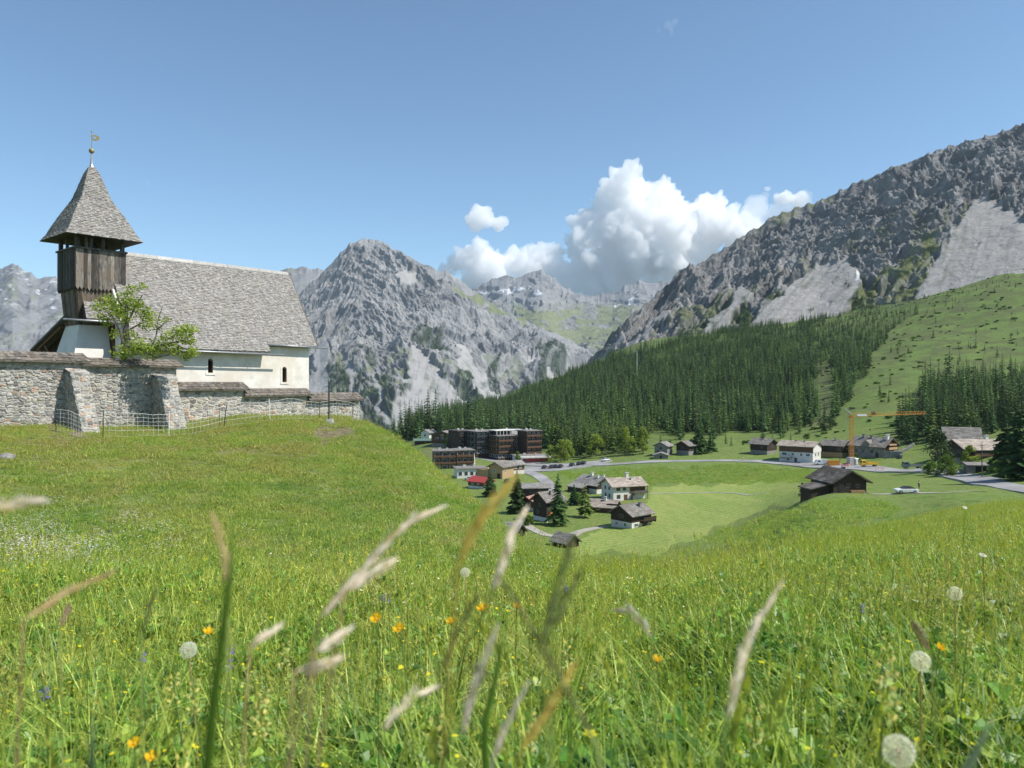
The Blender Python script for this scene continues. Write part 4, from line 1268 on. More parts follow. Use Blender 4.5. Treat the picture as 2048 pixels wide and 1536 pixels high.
# ------------------------------------------------------------------ the churchyard wall
def stone_patch(bl, br, tr, tl, out, seed, res=.03, cell=(.30, .17), amp=.05, warm=.12, mortar=(.46, .44, .4)):
    bl, br, tr, tl = (np.array(p, float) for p in (bl, br, tr, tl)); out = np.array(out, float)
    w = max(np.linalg.norm(br - bl), np.linalg.norm(tr - tl)); h = max(np.linalg.norm(tl - bl), np.linalg.norm(tr - br))
    nx, ny = max(3, int(w / res)), max(3, int(h / res))
    s, t = np.meshgrid(np.linspace(0, 1, nx), np.linspace(0, 1, ny), indexing='ij')
    P = (bl * (1 - s[..., None]) + br * s[..., None]) * (1 - t[..., None]) + (tl * (1 - s[..., None]) + tr * s[..., None]) * t[..., None]
    x = s * w / cell[0]; y = t * h / cell[1]
    x = x + .35 * gnoise(s * w * 2.2, t * h * 2.2, seed); y = y + .45 * gnoise(s * w * 2.2 + 9, t * h * 2.2, seed + 1)
    ix, iy = np.floor(x), np.floor(y)
    f1 = np.full(x.shape, 9.); f2 = np.full(x.shape, 9.); cid = np.zeros(x.shape + (2,))
    for a in (-1, 0, 1):
        for b in (-1, 0, 1):
            cx, cy = ix + a, iy + b
            d = np.hypot(cx + .15 + .7 * rnd2(cx, cy, seed + 2) - x, cy + .15 + .7 * rnd2(cx, cy, seed + 3) - y)
            m = d < f1
            f2 = np.where(m, f1, np.minimum(f2, d)); cid[m] = np.stack([cx, cy], -1)[m]
            f1 = np.where(m, d, f1)
    e = f2 - f1
    body = sstep(.03, .26, e)
    r1 = rnd2(cid[..., 0], cid[..., 1], seed + 4); r2 = rnd2(cid[..., 0], cid[..., 1], seed + 5); r3 = rnd2(cid[..., 0], cid[..., 1], seed + 6)
    hgt = amp * (body * (.35 + .65 * r1) + .22 * fbm(s * w * 14, t * h * 14, 3, seed=seed + 7))
    edge = np.minimum(np.minimum(s, 1 - s) * w, np.minimum(t, 1 - t) * h)
    P = P + out * (hgt * sstep(-.01, .05, edge))[..., None]
    g = .15 + .30 * r2
    base = np.stack([g * 1.04, g * .985, g * .90], -1)
    rust = np.stack([.36 + 0 * g, .255 + 0 * g, .185 + 0 * g], -1) * (.7 + .6 * r2)[..., None]
    tan = np.stack([.42 + 0 * g, .385 + 0 * g, .32 + 0 * g], -1) * (.75 + .5 * r2)[..., None]
    c = np.where((r3 < warm)[..., None], rust, np.where((r3 < warm + .26)[..., None], tan, base))
    c = c * (1 + .25 * fbm(s * w * 9, t * h * 9, 3, seed=seed + 8))[..., None]
    mt = np.array(mortar) * (1 + .2 * fbm(s * w * 5, t * h * 5, 3, seed=seed + 9))[..., None]
    c = mt * (1 - body[..., None]) + c * body[..., None]
    idx = np.arange(nx * ny).reshape(nx, ny)
    q = np.stack([idx[:-1, :-1], idx[1:, :-1], idx[1:, 1:], idx[:-1, 1:]], -1).reshape(-1, 4)
    return P.reshape(-1, 3), q, c.reshape(-1, 3)


def join_np(parts):
    V, Q, T = [], [], []; b = 0
    for v, q, t in parts:
        V.append(v); Q.append(q + b); T.append(t); b += len(v)
    return np.concatenate(V), np.concatenate(Q), np.concatenate(T)


def tint_mat(name, rough=.92, bs=25, bd=.004):
    m, nt, p = nt_new(name)
    a = N(nt, 'ShaderNodeAttribute', attribute_name='tint')
    tc = N(nt, 'ShaderNodeTexCoord').outputs['Object']
    n = noise(nt, tc, bs, 5, .65)
    c = mixc(nt, ramp(nt, n, [(.3, .72), (.7, 1.1)]), (0, 0, 0), a.outputs['Color'])
    nt.links.new(c, p.inputs['Base Color']); p.inputs['Roughness'].default_value = rough
    p.inputs['Specular IOR Level'].default_value = .2
    nt.links.new(bump(nt, n, bd), p.inputs['Normal'])
    return m


M['masonry'] = tint_mat('rubble_masonry')
WR = Vector((-8.5, 42.95, 0))


def WP(t, e=0, z=0):
    p = WR - DV * t + NVv * e
    return (p.x, p.y, z)


wall_root = empty('stone_wall', WP(10, 0, -2), 0, 'stepped rubble stone wall with plank copings and two buttresses below the church', 'wall')
INV = Vector(WP(10, 0, -2))


def to_wall(o):
    o.location = -INV; o.parent = wall_root
    return o


M['coping'] = pmat('coping_wood', (.10, .09, .078), (.25, .225, .195), 8, .9, .008, None, c3=(.17, .145, .115))
SEG = [(22.0, 14.39, .93, 1.30, .05, (.45, .43, .39)), (14.39, 10.42, .80, 1.12, .05, (.45, .43, .39)), (10.42, 7.08, -.25, .10, .1, (.55, .5, .43)), (7.08, 3.42, -.57, -.22, .12, (.55, .5, .43)), (3.42, 0, -.86, -.46, .08, (.52, .49, .43))]
parts = []
core = MB()
for k, (t0, t1, zf, zr, warm, mo) in enumerate(SEG):
    top = zf + .06
    parts.append(stone_patch(WP(t0, 0, -3.0), WP(t1, 0, -3.0), WP(t1, 0, top), WP(t0, 0, top), NVv, 500 + k * 20, .03, (.23, .115) if k < 2 else (.30, .19), .055 if k < 2 else .05, warm, mo))
    parts.append(stone_patch(WP(t1, 0, -3.0), WP(t1, -.5, -3.0), WP(t1, -.5, top), WP(t1, 0, top), DV, 511 + k * 20, .04, (.3, .18), .04, warm, mo))
    a, b = WP(t0 - .01, -.02, -3.2), WP(t1 + .01, -.02, -3.2)
    c, d = WP(t1 + .01, -.5, -3.2), WP(t0 - .01, -.5, -3.2)
    core.add([a, b, c, d] + [(p[0], p[1], top) for p in (a, b, c, d)], [(3, 2, 1, 0), (4, 5, 6, 7), (0, 1, 5, 4), (1, 2, 6, 5), (2, 3, 7, 6), (3, 0, 4, 7)], .9)
V, Q, T = join_np(parts)
cm = np.array(core.v); b = len(V)
V = np.concatenate([V, cm]); Q = np.concatenate([Q, np.array(core.f) + b]); T = np.concatenate([T, np.full((len(cm), 3), .3)])
to_wall(mesh_np('masonry', V, Q, M['masonry'], T))
for k, (t0, t1, zf, zr, warm, mo) in enumerate(SEG):
    cp = MB()
    t0e, t1e = t0 + .05, t1 - (.22 if k in (0, 1, 2, 3) else .1)
    for sg in (0, 1):           # front and back slope of plank shingles
        e0 = .26 if sg == 0 else -.76
        lo, hi = zf, zr
        A_, B_ = WP(t0e, e0, lo), WP(t1e, e0, lo)
        C_, D_ = WP(t1e + .12, -.25, hi), WP(t0e - .12, -.25, hi)
        if sg: A_, B_, C_, D_ = B_, A_, D_, C_
        cp.add([A_, B_, C_, D_] + [(p[0], p[1], p[2] - .06) for p in (A_, B_, C_, D_)], [(0, 1, 2, 3), (7, 6, 5, 4), (0, 4, 5, 1), (1, 5, 6, 2), (3, 7, 4, 0), (2, 6, 7, 3)], .7)
        shingle_face(cp, A_, B_, C_, D_, .2, .17, .02, rs, (.6, 1.2))
    to_wall(cp.build('coping', M['coping']))


def buttress(t0, t1, zt, zb, e_top, e_bot, seed):
    ps = []
    z0 = zb - .6; eb = e_bot + (e_bot - e_top) * .6 / (zt - zb)
    L = lambda t, e, z: WP(t, e, z)
    ps.append(stone_patch(L(t0, -.02, z0), L(t0, eb, z0), L(t0, e_top, zt), L(t0, -.02, zt), -DV, seed, .03, (.26, .15), .045, .14))
    n = (NVv * (zt - z0) + Vector((0, 0, 1)) * (eb - e_top)).normalized()
    ps.append(stone_patch(L(t0, eb, z0), L(t1, eb, z0), L(t1, e_top, zt), L(t0, e_top, zt), n, seed + 11, .03, (.24, .14), .055, .12))
    ps.append(stone_patch(L(t1, eb, z0), L(t1, -.02, z0), L(t1, -.02, zt), L(t1, e_top, zt), DV, seed + 22, .04, (.26, .15), .045, .14))
    up = Vector((0, 0, 1))
    a, b_, c, d = L(t0 + .06, e_top + .1, zt - .03), L(t1 - .06, e_top + .1, zt - .03), L(t1 - .06, -.02, zt + .16), L(t0 + .06, -.02, zt + .16)
    ps.append(stone_patch(a, b_, c, d, up, seed + 33, .04, (.35, .3), .03, .05))
    ps.append(stone_patch(*(tuple(np.array(p) - np.array((0, 0, h))) for p, h in ((a, .13), (b_, .13), (b_, 0), (a, 0))), NVv, seed + 44, .04, (.4, .2), .02, .05))
    V, Q, T = join_np(ps)
    return to_wall(mesh_np('buttress', V, Q, M['masonry'], T))


buttress(15.05, 14.42, .50, -2.15, .62, 2.0, 700)
buttress(11.55, 10.78, .30, -2.25, .68, 1.9, 760)


# ------------------------------------------------------------------ netting fence, lamp, boulder
def net(pts, hgt, label):
    P = [(U(a) * d, d) for a, d in pts]
    X = np.array([p[0] for p in P]); Y = np.array([p[1] for p in P])
    s = np.concatenate([[0], np.cumsum(np.hypot(np.diff(X), np.diff(Y)))])
    t = np.arange(0, s[-1], .22)
    x, y = np.interp(t, s, X), np.interp(t, s, Y)
    z = H(x, y) + .05
    root = empty('netting_fence', (x[0], y[0], z[0]), 0, label, 'fence')
    off = Vector(root.location)
    mb = MB()
    r_ = random.Random(3)
    top = [hgt + .05 * math.sin(k * .5) + r_.uniform(-.02, .02) for k in range(len(t))]
    for j in range(6):
        f = (j / 5) ** .85
        mb.tube([Vector((x[k], y[k], z[k] + .02 + f * top[k])) - off for k in range(len(t))], (.0045 if j < 5 else .008), 4, 1, False)
    for k in range(len(t)):
        mb.tube([Vector((x[k], y[k], z[k] + .02)) - off, Vector((x[k] + r_.uniform(-.03, .03), y[k], z[k] + top[k])) - off], .0045, 4, 1, False)
    mb.build('net', M['net'], root)
    for k in range(0, len(t), 12):
        MB().tube([Vector((x[k], y[k], z[k] - .15)) - off, Vector((x[k] + r_.uniform(-.05, .05), y[k], z[k] + hgt + .12)) - off], .016, 6).build('post', M['white'] if k % 24 else M['darkmetal'], root)
    return root


net([(206, 29.6), (245, 30.0), (290, 30.8), (335, 31.6), (372, 32.2), (410, 33.2), (450, 34.2), (500, 35.2), (545, 36.2), (600, 37.2), (650, 38.2), (690, 39.4), (728, 40.5)], .88, 'long pale sheep netting fence along the slope below the stone wall')
net([(112, 29.9), (140, 29.6), (163, 29.0)], .8, 'short end of pale netting across the dark recess of the left buttress')

p = ground(447, 34.0)
MB().tube([(0, 0, -.2), (.05, 0, .3), (.13, .02, 1.0)], .022, 6).build('post', M['darkmetal'], tag(o := empty('fence_post', p, 0), 'dark leaning stake standing beside the netting fence', 'stake'))

p = ground(658, 37.0)
lp = empty('lamp_post', p, 0, 'slim dark lamp post with a floodlight in front of the stone wall', 'lamp post')
MB().tube([(0, 0, -.4), (0, 0, 2.05)], .038, 8).build('pole', M['darkmetal'], lp)
fl = MB(); fl.box((-.13, 0, 2.16), (.26, .16, .09), rz=.15); fl.box((.1, .02, 2.1), (.22, .1, .06)); fl.tube([(0, 0, 2.0), (0, 0, 2.14)], .05, 8)
fl.build('floodlight', M['metal'], lp)
fb = MB(); fb.box((.05, 0, .02), (.34, .34, .3), taper=.8)
fb.build('footing', M['concrete'], lp)
p = ground(706, 42.5)
MB().tube([(0, 0, -.3), (0, 0, 1.95)], .02, 6).build('rod', M['darkmetal'], empty('marker_pole', p, 0, 'thin marker pole behind the right end of the stone wall', 'pole'))

p = ground(12, 24.5)
bd = MB(); bd.ball((0, 0, .05), .30, 14, 10, 1, (1, .7, .5))
o = bd.build('boulder', M['stone_w'], None, True); o.location = p
for v in o.data.vertices:
    k = 1 + .28 * float(gnoise(np.array([v.co.x * 6]), np.array([v.co.y * 6 + v.co.z * 9]), 4)[0]); v.co *= k
tag(o, 'grey boulder lying in the grass below the left end of the wall', 'boulder')


# ------------------------------------------------------------------ leaves
def leaf_cloud(blobs, size, rng, sx=.55, tone=(.7, 1.25), squash=.75):
    """blobs: (x, y, z, r, n). Small folded leaf faces spread through the volume, light and dark clumps"""
    V, T = [], []
    for (x, y, z, r, n) in blobs:
        d = rng.normal(size=(n, 3)); d /= np.linalg.norm(d, axis=1)[:, None]
        rad = r * rng.random(n) ** .45
        c = d * rad[:, None] * np.array([1, 1, squash]) + np.array([x, y, z])
        a = rng.normal(size=(n, 3)); a[:, 2] *= .5; a /= np.linalg.norm(a, axis=1)[:, None]
        b = np.cross(a, rng.normal(size=(n, 3))); b /= np.linalg.norm(b, axis=1)[:, None] + 1e-9
        s = size * (.6 + .8 * rng.random(n))[:, None]
        V.append(np.stack([c - a * s, c + b * s * sx, c + a * s, c - b * s * sx], 1))
        tt = (tone[0] + (tone[1] - tone[0]) * (.6 * rng.random(n) + .4 * rng.random()))
        T.append(np.repeat(tt[:, None], 4, 1))
    V = np.concatenate(V); T = np.concatenate(T)
    q = np.arange(len(V) * 4).reshape(-1, 4)
    t = np.repeat(T.reshape(-1, 1), 3, 1)
    return V.reshape(-1, 3), q, t


def yard_tree():
    D = 33.6
    base = Vector((U(252) * D, D, -1.2))
    root = empty('small_tree', base, 0, 'gnarled little leafy tree growing behind the wall beside the church tower', 'tree')
    L = lambda px, py, dd=0: at(px, py, D + dd) - base
    tr = MB()
    tr.tube([(0, 0, 0), L(250, 740), L(248, 690, .1), L(253, 650), L(251, 620, -.1), L(256, 598)], [.2, .17, .14, .11, .08, .03], 8)
    for pts, r in (([L(250, 700), L(240, 660, -.3), L(225, 632, -.5), L(205, 615, -.4)], .07), ([L(253, 650), L(270, 615, .2), L(285, 590, .1)], .06), ([L(248, 690), L(285, 700, -.3), L(325, 690, -.4), L(370, 680, -.3)], .07),
                   ([L(300, 702, -.3), L(313, 670, -.2), L(316, 640), L(325, 612)], .045), ([L(314, 660, -.2), L(330, 645, -.3), L(350, 640)], .03), ([L(251, 620), L(235, 600), L(222, 590)], .05), ([L(250, 665), L(275, 650, .4), L(300, 640, .5)], .05),
                   ([L(285, 700, -.3), L(310, 715, -.5), L(345, 708, -.5), L(390, 700, -.4)], .05)):
        tr.tube(pts, [r * (1 - .7 * i / (len(pts) - 1)) for i in range(len(pts))], 6)
    tr.build('trunk', M['grey_bark'], root)
    rng = np.random.default_rng(5)
    bl = []
    for (px, py, r, n, dd) in ((198, 612, 13, 90, -.4), (215, 600, 14, 90, -.3), (228, 618, 18, 170, -.3), (205, 632, 12, 90, -.4), (250, 595, 14, 100, 0), (262, 580, 12, 70, 0), (285, 572, 9, 40, .1), (255, 612, 18, 170, .1), (272, 608, 14, 120, 0), (285, 622, 16, 120, .1),
                               (245, 635, 16, 130, -.2), (300, 632, 16, 110, .3), (296, 650, 14, 90, .2), (232, 668, 12, 60, -.2), (262, 668, 12, 60, 0), (262, 700, 20, 190, -.2), (285, 690, 18, 190, -.3), (305, 705, 18, 180, -.4), (325, 690, 18, 180, -.4),
                               (345, 672, 18, 160, -.4), (365, 662, 16, 150, -.3), (382, 660, 12, 90, -.3), (378, 682, 12, 90, -.3), (350, 700, 14, 130, -.4), (385, 704, 12, 110, -.4), (370, 715, 9, 60, -.4), (240, 706, 16, 120, -.2), (330, 640, 9, 25, -.1), (318, 655, 8, 25, -.1), (215, 645, 10, 40, -.3)):
        c = L(px, py, dd); bl.append((c.x, c.y, c.z, r / F * D * 1.3, int(n * 1.6)))
    V, Q, T = leaf_cloud(bl, .06, rng)
    mesh_np('crown', V, Q, M['leaf'], T, root)


yard_tree()


# ------------------------------------------------------------------ houses of the valley
def house(name, label, cat, px, D, yaw, L, W, he, hr, up='dark_wood', low='white_wall', split=0.0, roof='slate', over=.7, wins=(), chim=(), balc=(), doors=(), dz=0, group=None, rows=True):
    """gable house: ridge along local x, front at local -y. wins: (face, along, z, w, h); faces F B L R"""
    c = ground(px, D)
    yaw = R(yaw)
    zs = [Hs(c.x + a * L / 2 * math.cos(yaw) - b * W / 2 * math.sin(yaw), c.y + a * L / 2 * math.sin(yaw) + b * W / 2 * math.cos(yaw)) for a in (-1, 1) for b in (-1, 1)]
    c.z = .5 * min(zs) + .5 * sum(zs) / 4 + dz
    root = empty(name, c, yaw, label, cat, group)
    x, y = L / 2, W / 2
    ht = he + hr
    if split > 0:
        lo = MB(); lo.box((0, 0, (split - 3) / 2), (L, W, split + 3)); lo.build('ground_floor', M[low], root)
    o = .06 if split > 0 else 0
    wl = MB()
    z0 = split if split > 0 else -3
    wl.prism([(-y - o, z0), (y + o, z0), (y + o, he), (0, ht - .05), (-y - o, he)], 'x', -x - o, x + o)
    wl.build('wall', M[up], root)
    # roof: two slabs with real thickness, laid in courses
    sl = hr / y
    rf = MB(); rs_ = random.Random(int(px * 7 + D))
    for sg in (-1, 1):
        e = y + over; ze = ht - sl * e + .12
        vs = [(-x - over, 0, ht + .12), (x + over, 0, ht + .12), (x + over, sg * e, ze), (-x - over, sg * e, ze)]
        rf.add(vs + [(a, b, q - .22) for a, b, q in vs], [(0, 1, 2, 3), (7, 6, 5, 4), (0, 4, 5, 1), (1, 5, 6, 2), (2, 6, 7, 3), (3, 7, 4, 0)], .8)
        n = 9
        for k in range(n if rows else 0):
            a, b = k / n, (k + 1) / n
            xx = -x - over
            while xx < x + over - .05:
                w = min(rs_.uniform(.8, 1.8), x + over - xx)
                t = rs_.uniform(.72, 1.2)
                p = lambda f, X, l: (X, sg * e * f, (ht + .12) * (1 - f) + ze * f + l)
                rf.add([p(a, xx, .02), p(a, xx + w - .03, .02), p(b + .02, xx + w - .03, .07), p(b + .02, xx, .07), p(b + .02, xx + w - .03, .0), p(b + .02, xx, .0)], [(0, 1, 2, 3), (3, 2, 4, 5)], t)
                xx += w
    ro = rf.build('roof', M[roof], root)
    for (cx, cy, h, w, mt) in chim:
        zc = ht - sl * abs(cy)
        ch = MB(); ch.box((cx, cy, zc + h / 2 - .3), (w, w, h + .6)); ch.box((cx, cy, zc + h + .06), (w * 1.35, w * 1.35, .12), .7)
        ch.build('chimney', M[mt], ro)

    def place(face, a, z, w, h, out, dep):
        f = {'F': (0, -1), 'B': (0, 1), 'L': (-1, 0), 'R': (1, 0)}[face]
        oo = o + out
        if face in 'FB': return (a, f[1] * (y + oo), z), (w, dep, h)
        return (f[0] * (x + oo), a, z), (dep, w, h)
    for (face, a, z, w, h) in wins:
        c_, d_ = place(face, a, z, w + .24, h + .24, .0, .1)
        m_ = MB()
        ax = 0 if face in 'FB' else 1
        for s_ in (-1, 1):
            q = list(c_); q[ax] += s_ * (w / 2 + .06); dd = list(d_); dd[ax] = .12; m_.box(q, dd)
            q = list(c_); q[2] += s_ * (h / 2 + .06); dd = list(d_); dd[ax] = w; dd[2] = .12; m_.box(q, dd)
        q = list(c_); dd = list(d_); dd[ax] = .07; dd[2] = h; m_.box(q, dd)
        wn_ = m_.build('window', M['old_wood' if up in ('dark_wood', 'stone_w') and z > split else 'brown_wood' if up == 'white_wall' else 'white'], root)
        c_, d_ = place(face, a, z, w, h, -.01, .06)
        MB().box(c_, d_).build('pane', M['glass'], wn_)
    for (face, a, w, h, mt) in doors:
        c_, d_ = place(face, a, h / 2, w, h, .01, .08)
        MB().box(c_, d_).build('door', M[mt], root)
    for (face, z, a0, a1, dep, mt) in balc:
        b_ = MB()
        c_, d_ = place(face, (a0 + a1) / 2, z, a1 - a0, .14, dep / 2, dep); b_.box(c_, d_)
        c_, d_ = place(face, (a0 + a1) / 2, z + .5, a1 - a0, .8, dep, .07); b_.box(c_, d_)
        c_, d_ = place(face, (a0 + a1) / 2, z + .98, a1 - a0, .09, dep, .14); b_.box(c_, d_, .8)
        for k in range(4):
            a = a0 + .1 + (a1 - a0 - .2) * k / 3
            c_, d_ = place(face, a, z - .3, .14, .5, dep * .5, dep); b_.box(c_, d_, .7)
        b_.build('balcony', M[mt], root)
    return root


def leanto(root, x0, x1, y0, y1, he, hi, wall, roofm, over=.4):
    """low annex under a single-pitch roof; high side at y1"""
    w = MB(); w.prism([(y0, -3), (y1, -3), (y1, hi - .1), (y0, he)], 'x', x0, x1)
    w.build('annex_wall', M[wall], root)
    s = (hi - he) / (y1 - y0)
    a, b = (y0 - over if y1 > y0 else y0 + over), y1
    za = he - s * (y0 - a)
    r = MB(); r.prism([(a, za + .05), (b, hi + .05), (b, hi + .25), (a, za + .25)], 'x', x0 - over, x1 + over)
    r.build('annex_roof', M[roofm], root)


# dark barn in the middle of the meadow; its gable faces us
h = house('barn', 'dark timber barn with a lower annex standing alone in the meadow', 'barn', 1676, 154, 98, 8.2, 6.8, 2.7, 1.9, 'dark_wood', 'concrete', .35, 'brown_roof', .9, dz=1.0,
          wins=[('L', .3, 1.7, .7, .6), ('L', -1.6, 1.6, .6, .6)], doors=[('L', 1.9, 1.0, 1.9, 'black')], chim=[(-1.2, -.4, .5, .5, 'darkmetal')])
leanto(h, -3.2, .8, 7.6, 3.4, .95, 1.9, 'dark_wood', 'brown_roof')
wpile = MB()
for k in range(3):
    for j in range(9): wpile.tube([(-4.35, -2.6 + .32 * j, .3 + .22 * k), (-4.9, -2.6 + .32 * j, .3 + .22 * k)], .12, 7)
o = wpile.build('woodpile', M['pale_wood']); o.matrix_world = Matrix.Translation(h.location) @ Matrix.Rotation(h.rotation_euler.z, 4, 'Z')
tag(o, 'pale stacked log pile under the gable of the dark barn', 'woodpile')

h = house('chalet', 'dark wood chalet on a white base with a front balcony, nearest in the meadow', 'chalet', 1262, 204, 40, 7.6, 7.2, 3.9, 2.0, 'dark_wood', 'white_wall', 1.75, 'slate', .9,
          wins=[('F', -2.2, 1.0, 1.3, .8), ('L', 1.6, 1.0, .8, .8), ('L', -1.4, 1.0, .8, .8), ('L', 0, 3.1, 1.4, .9), ('F', 0, 2.9, 1.2, .9)], chim=[(1.8, -1.5, 1.2, .7, 'stone_w')], balc=[('F', 1.9, -.6, 4.4, 1.3, 'dark_wood')], doors=[('F', 1.2, 1.8, 1.7, 'brown_wood')])
h = house('farmhouse', 'cream plastered farmhouse with tan roof, dark wooden half and open porch', 'house', 1246, 255, 20, 11.6, 8.6, 4.9, 2.0, 'white_wall', 'white_wall', 0, 'tan_roof', .9,
          wins=[('F', -3.9, 1.3, 1.1, 1.0), ('F', -4.0, 3.8, 1.2, .9), ('F', -1.8, 3.8, .9, .9), ('L', 1.2, 1.4, .8, 1.0), ('L', -1.6, 1.4, .8, 1.0), ('L', 1.4, 3.8, .9, .9), ('L', -1.4, 3.8, .9, .9)],
          chim=[(1.5, .2, 1.6, .9, 'white_wall'), (2.4, -1.6, .9, .7, 'white_wall')], doors=[('F', -1.3, 1.3, 1.9, 'brown_wood')])
ax = MB(); ax.box((3.0, -4.40, 3.7), (5.6, .2, 2.6)); ax.build('timber_cladding', M['brown_wood'], h)
pb = MB(); pb.box((3.6, -5.0, 2.3), (5.2, 1.5, .15)); pb.box((3.6, -5.72, 2.8), (5.2, .08, .8))
pb.box((5.9, -5.7, 2.3), (.16, .16, 5.0)); pb.box((1.1, -5.0, 1.1), (.9, .9, 2.2)); pb.build('balcony', M['old_wood'], h)
h = house('house', 'grey slab roofed house with white chimneys behind the cream farmhouse', 'house', 1190, 272, -52, 11, 9, 3.2, 2.3, 'dark_wood', 'white_wall', 1.6, 'grey_roof', .9,
          wins=[('F', 1, 2.6, 1, .8), ('R', 0, 2.8, 1, .8)], chim=[(-1, -.4, 1.3, .8, 'white_wall'), (2.5, -1, 1.0, .7, 'white_wall'), (3.8, .6, .9, .6, 'white_wall')])
leanto(h, -5.5, 1.5, -8.0, -4.5, 1.9, 3.0, 'dark_wood', 'grey_roof')
h = house('tower_house', 'tall narrow black timber house with a steep slab roof beside the dark spruces', 'house', 1097, 214, 38, 6.2, 5.6, 6.2, 1.9, 'dark_wood', 'white_wall', 1.4, 'slate', .9,
          wins=[('F', .3, 2.6, 1.2, 1.1), ('F', -1.5, 4.7, .8, .8), ('F', 1.4, 4.7, .8, .8), ('L', 0, 4.6, .8, .8), ('L', .8, 2.6, .8, .8)], chim=[(-.6, -1.3, 1.0, .35, 'darkmetal')], balc=[('F', 2.0, -2.6, 2.6, 1.0, 'orange')], doors=[('F', -1.9, 1.0, 1.9, 'brown_wood')])
h = house('cabin', 'low log cabin with a tan roof between the chalet and the farmhouse', 'cabin', 1208, 229, -24, 7.5, 5.2, 2.0, 1.5, 'brown_wood', 'white_wall', 0, 'tan_roof', .9, wins=[('F', -1, 1.2, .9, .7)], chim=[(.6, -.6, 1.2, .6, 'white_wall')])
leanto(h, 2.0, 6.6, 2.6, -2.4, 1.6, 2.5, 'brown_wood', 'dark_wood')
h = house('hut', 'small shingled hut below the gravel path, half hidden by the near grass', 'hut', 1131, 176, -48, 4.6, 4.0, 1.5, 1.5, 'dark_wood', 'stone_w', 0, 'slate', .6, doors=[('R', 0, .9, 1.4, 'brown_wood')])
h = house('barn', 'long grey roof emerging from behind the knoll edge beside the black house', 'barn', 1010, 190, -30, 8.5, 5, 1.6, 1.9, 'dark_wood', 'stone_w', 0, 'grey_roof', .7, doors=[('F', 0, 1.2, 1.5, 'brown_wood')])
h = house('house', 'low house with a faded red roof behind the black timber house', 'house', 1064, 232, 62, 7, 6, 2.6, 1.7, 'brown_wood', 'white_wall', 1.2, 'pink_roof', .7, wins=[('F', 1, 1.9, .9, .8), ('R', 0, 2, .9, .8)], doors=[('F', -1.5, 1, 1.8, 'dark_wood')])
h = house('house', 'dark house under a wide flat grey roof beside the curving lane', 'house', 1068, 262, 8, 8.6, 8, 3.2, 1.0, 'dark_wood', 'stone_w', 0, 'grey_roof', .8, wins=[('F', -1.5, 2, 1.2, .9), ('F', 1.8, 2, 1.2, .9)], doors=[('F', 0, 1, 1.9, 'brown_wood')])
h = house('workshop', 'new light timber building with a grey metal roof near the lane', 'building', 1003, 314, 57, 8.5, 6.5, 5.0, 1.6, 'pale_wood', 'concrete', 0, 'slate', .8, wins=[('F', -2, 3, 1, .9), ('L', .6, 3.2, 1, .9)], doors=[('L', -1.5, 1.6, 2.2, 'dark_wood')])
ax = MB(); ax.box((-1.5, 6.2, 1.0), (7, 6, 5)); ax.build('annex', M['pale_wood'], h)
h = house('house', 'small house with a bright red roof at the edge of the knoll', 'house', 962, 283, -38, 7.5, 5.6, 2.7, 1.4, 'brown_wood', 'white_wall', 1.0, 'red_roof', .6, wins=[('F', 1, 2, .9, .8), ('F', -1.6, 2, .9, .8)], doors=[('R', .5, .9, 1.8, 'dark_wood')], rows=False)
h = house('house', 'small brown house beside the light timber workshop', 'house', 1028, 330, 35, 6.5, 6, 4.2, 1.4, 'brown_wood', 'white_wall', 1.8, 'grey_roof', .7, wins=[('F', -1.3, 3, .9, .8), ('F', 1.3, 3, .9, .8), ('L', 0, 3, .9, .8)])

# along the road
h = house('hut', 'dark wooden hut above the road at the forest edge with a deep gable', 'hut', 1527, 338, -50, 8.2, 7.6, 4.3, 1.9, 'dark_wood', 'stone_w', 1.2, 'slate', 1.0, wins=[('F', 1.4, 2.8, .9, .8), ('R', .5, 2.8, 1.2, .9)], chim=[(.2, -.9, .9, .5, 'darkmetal')], dz=.4)
h = house('guesthouse', 'white guesthouse with a brown upper storey and wide pale roof by the road', 'house', 1600, 312, -40, 13.4, 9.5, 6.5, 1.6, 'brown_wood', 'white_wall', 3.9, 'tan_roof', 1.0,
          wins=[('F', -4.6, 3.0, 1.6, 1.0), ('F', -1.2, 3.0, .8, 1.0), ('F', 2.2, 3.0, .8, 1.0), ('F', 4.8, 3.0, 1.4, 1.0), ('R', -1.6, 3.0, 1.2, 1.0), ('R', 1.8, 3.0, 1.2, 1.0), ('R', .2, 5.4, 1.6, .9), ('F', -3.2, .9, 1.0, 1.2)],
          balc=[('F', 1.7, -6, -1.5, 1.2, 'concrete')], doors=[('F', 0, 1.0, 1.6, 'brown_wood')], chim=[(-1.4, -.8, .5, .35, 'darkmetal'), (2.2, -1.2, .5, .35, 'darkmetal')])
rw = MB(); rw.prism([(-4.75, 3.9), (4.75, 3.9), (4.75, 6.4), (0, 7.9), (-4.75, 6.4)], 'x', 6.78, 6.9); rw.build('gable_wall', M['white_wall'], h)
h = house('house', 'dark timber house with a pale ground floor behind the crane mast', 'house', 1672, 318, -48, 9, 8, 4.8, 1.8, 'dark_wood', 'pale_wood', 1.8, 'slate', .9, wins=[('F', 0, 3.2, 1.2, .9), ('F', 2.6, 3.2, 1, .9), ('R', 0, 3.2, 1.2, .9)], chim=[(0, -.6, 1.1, .5, 'stone_w')])
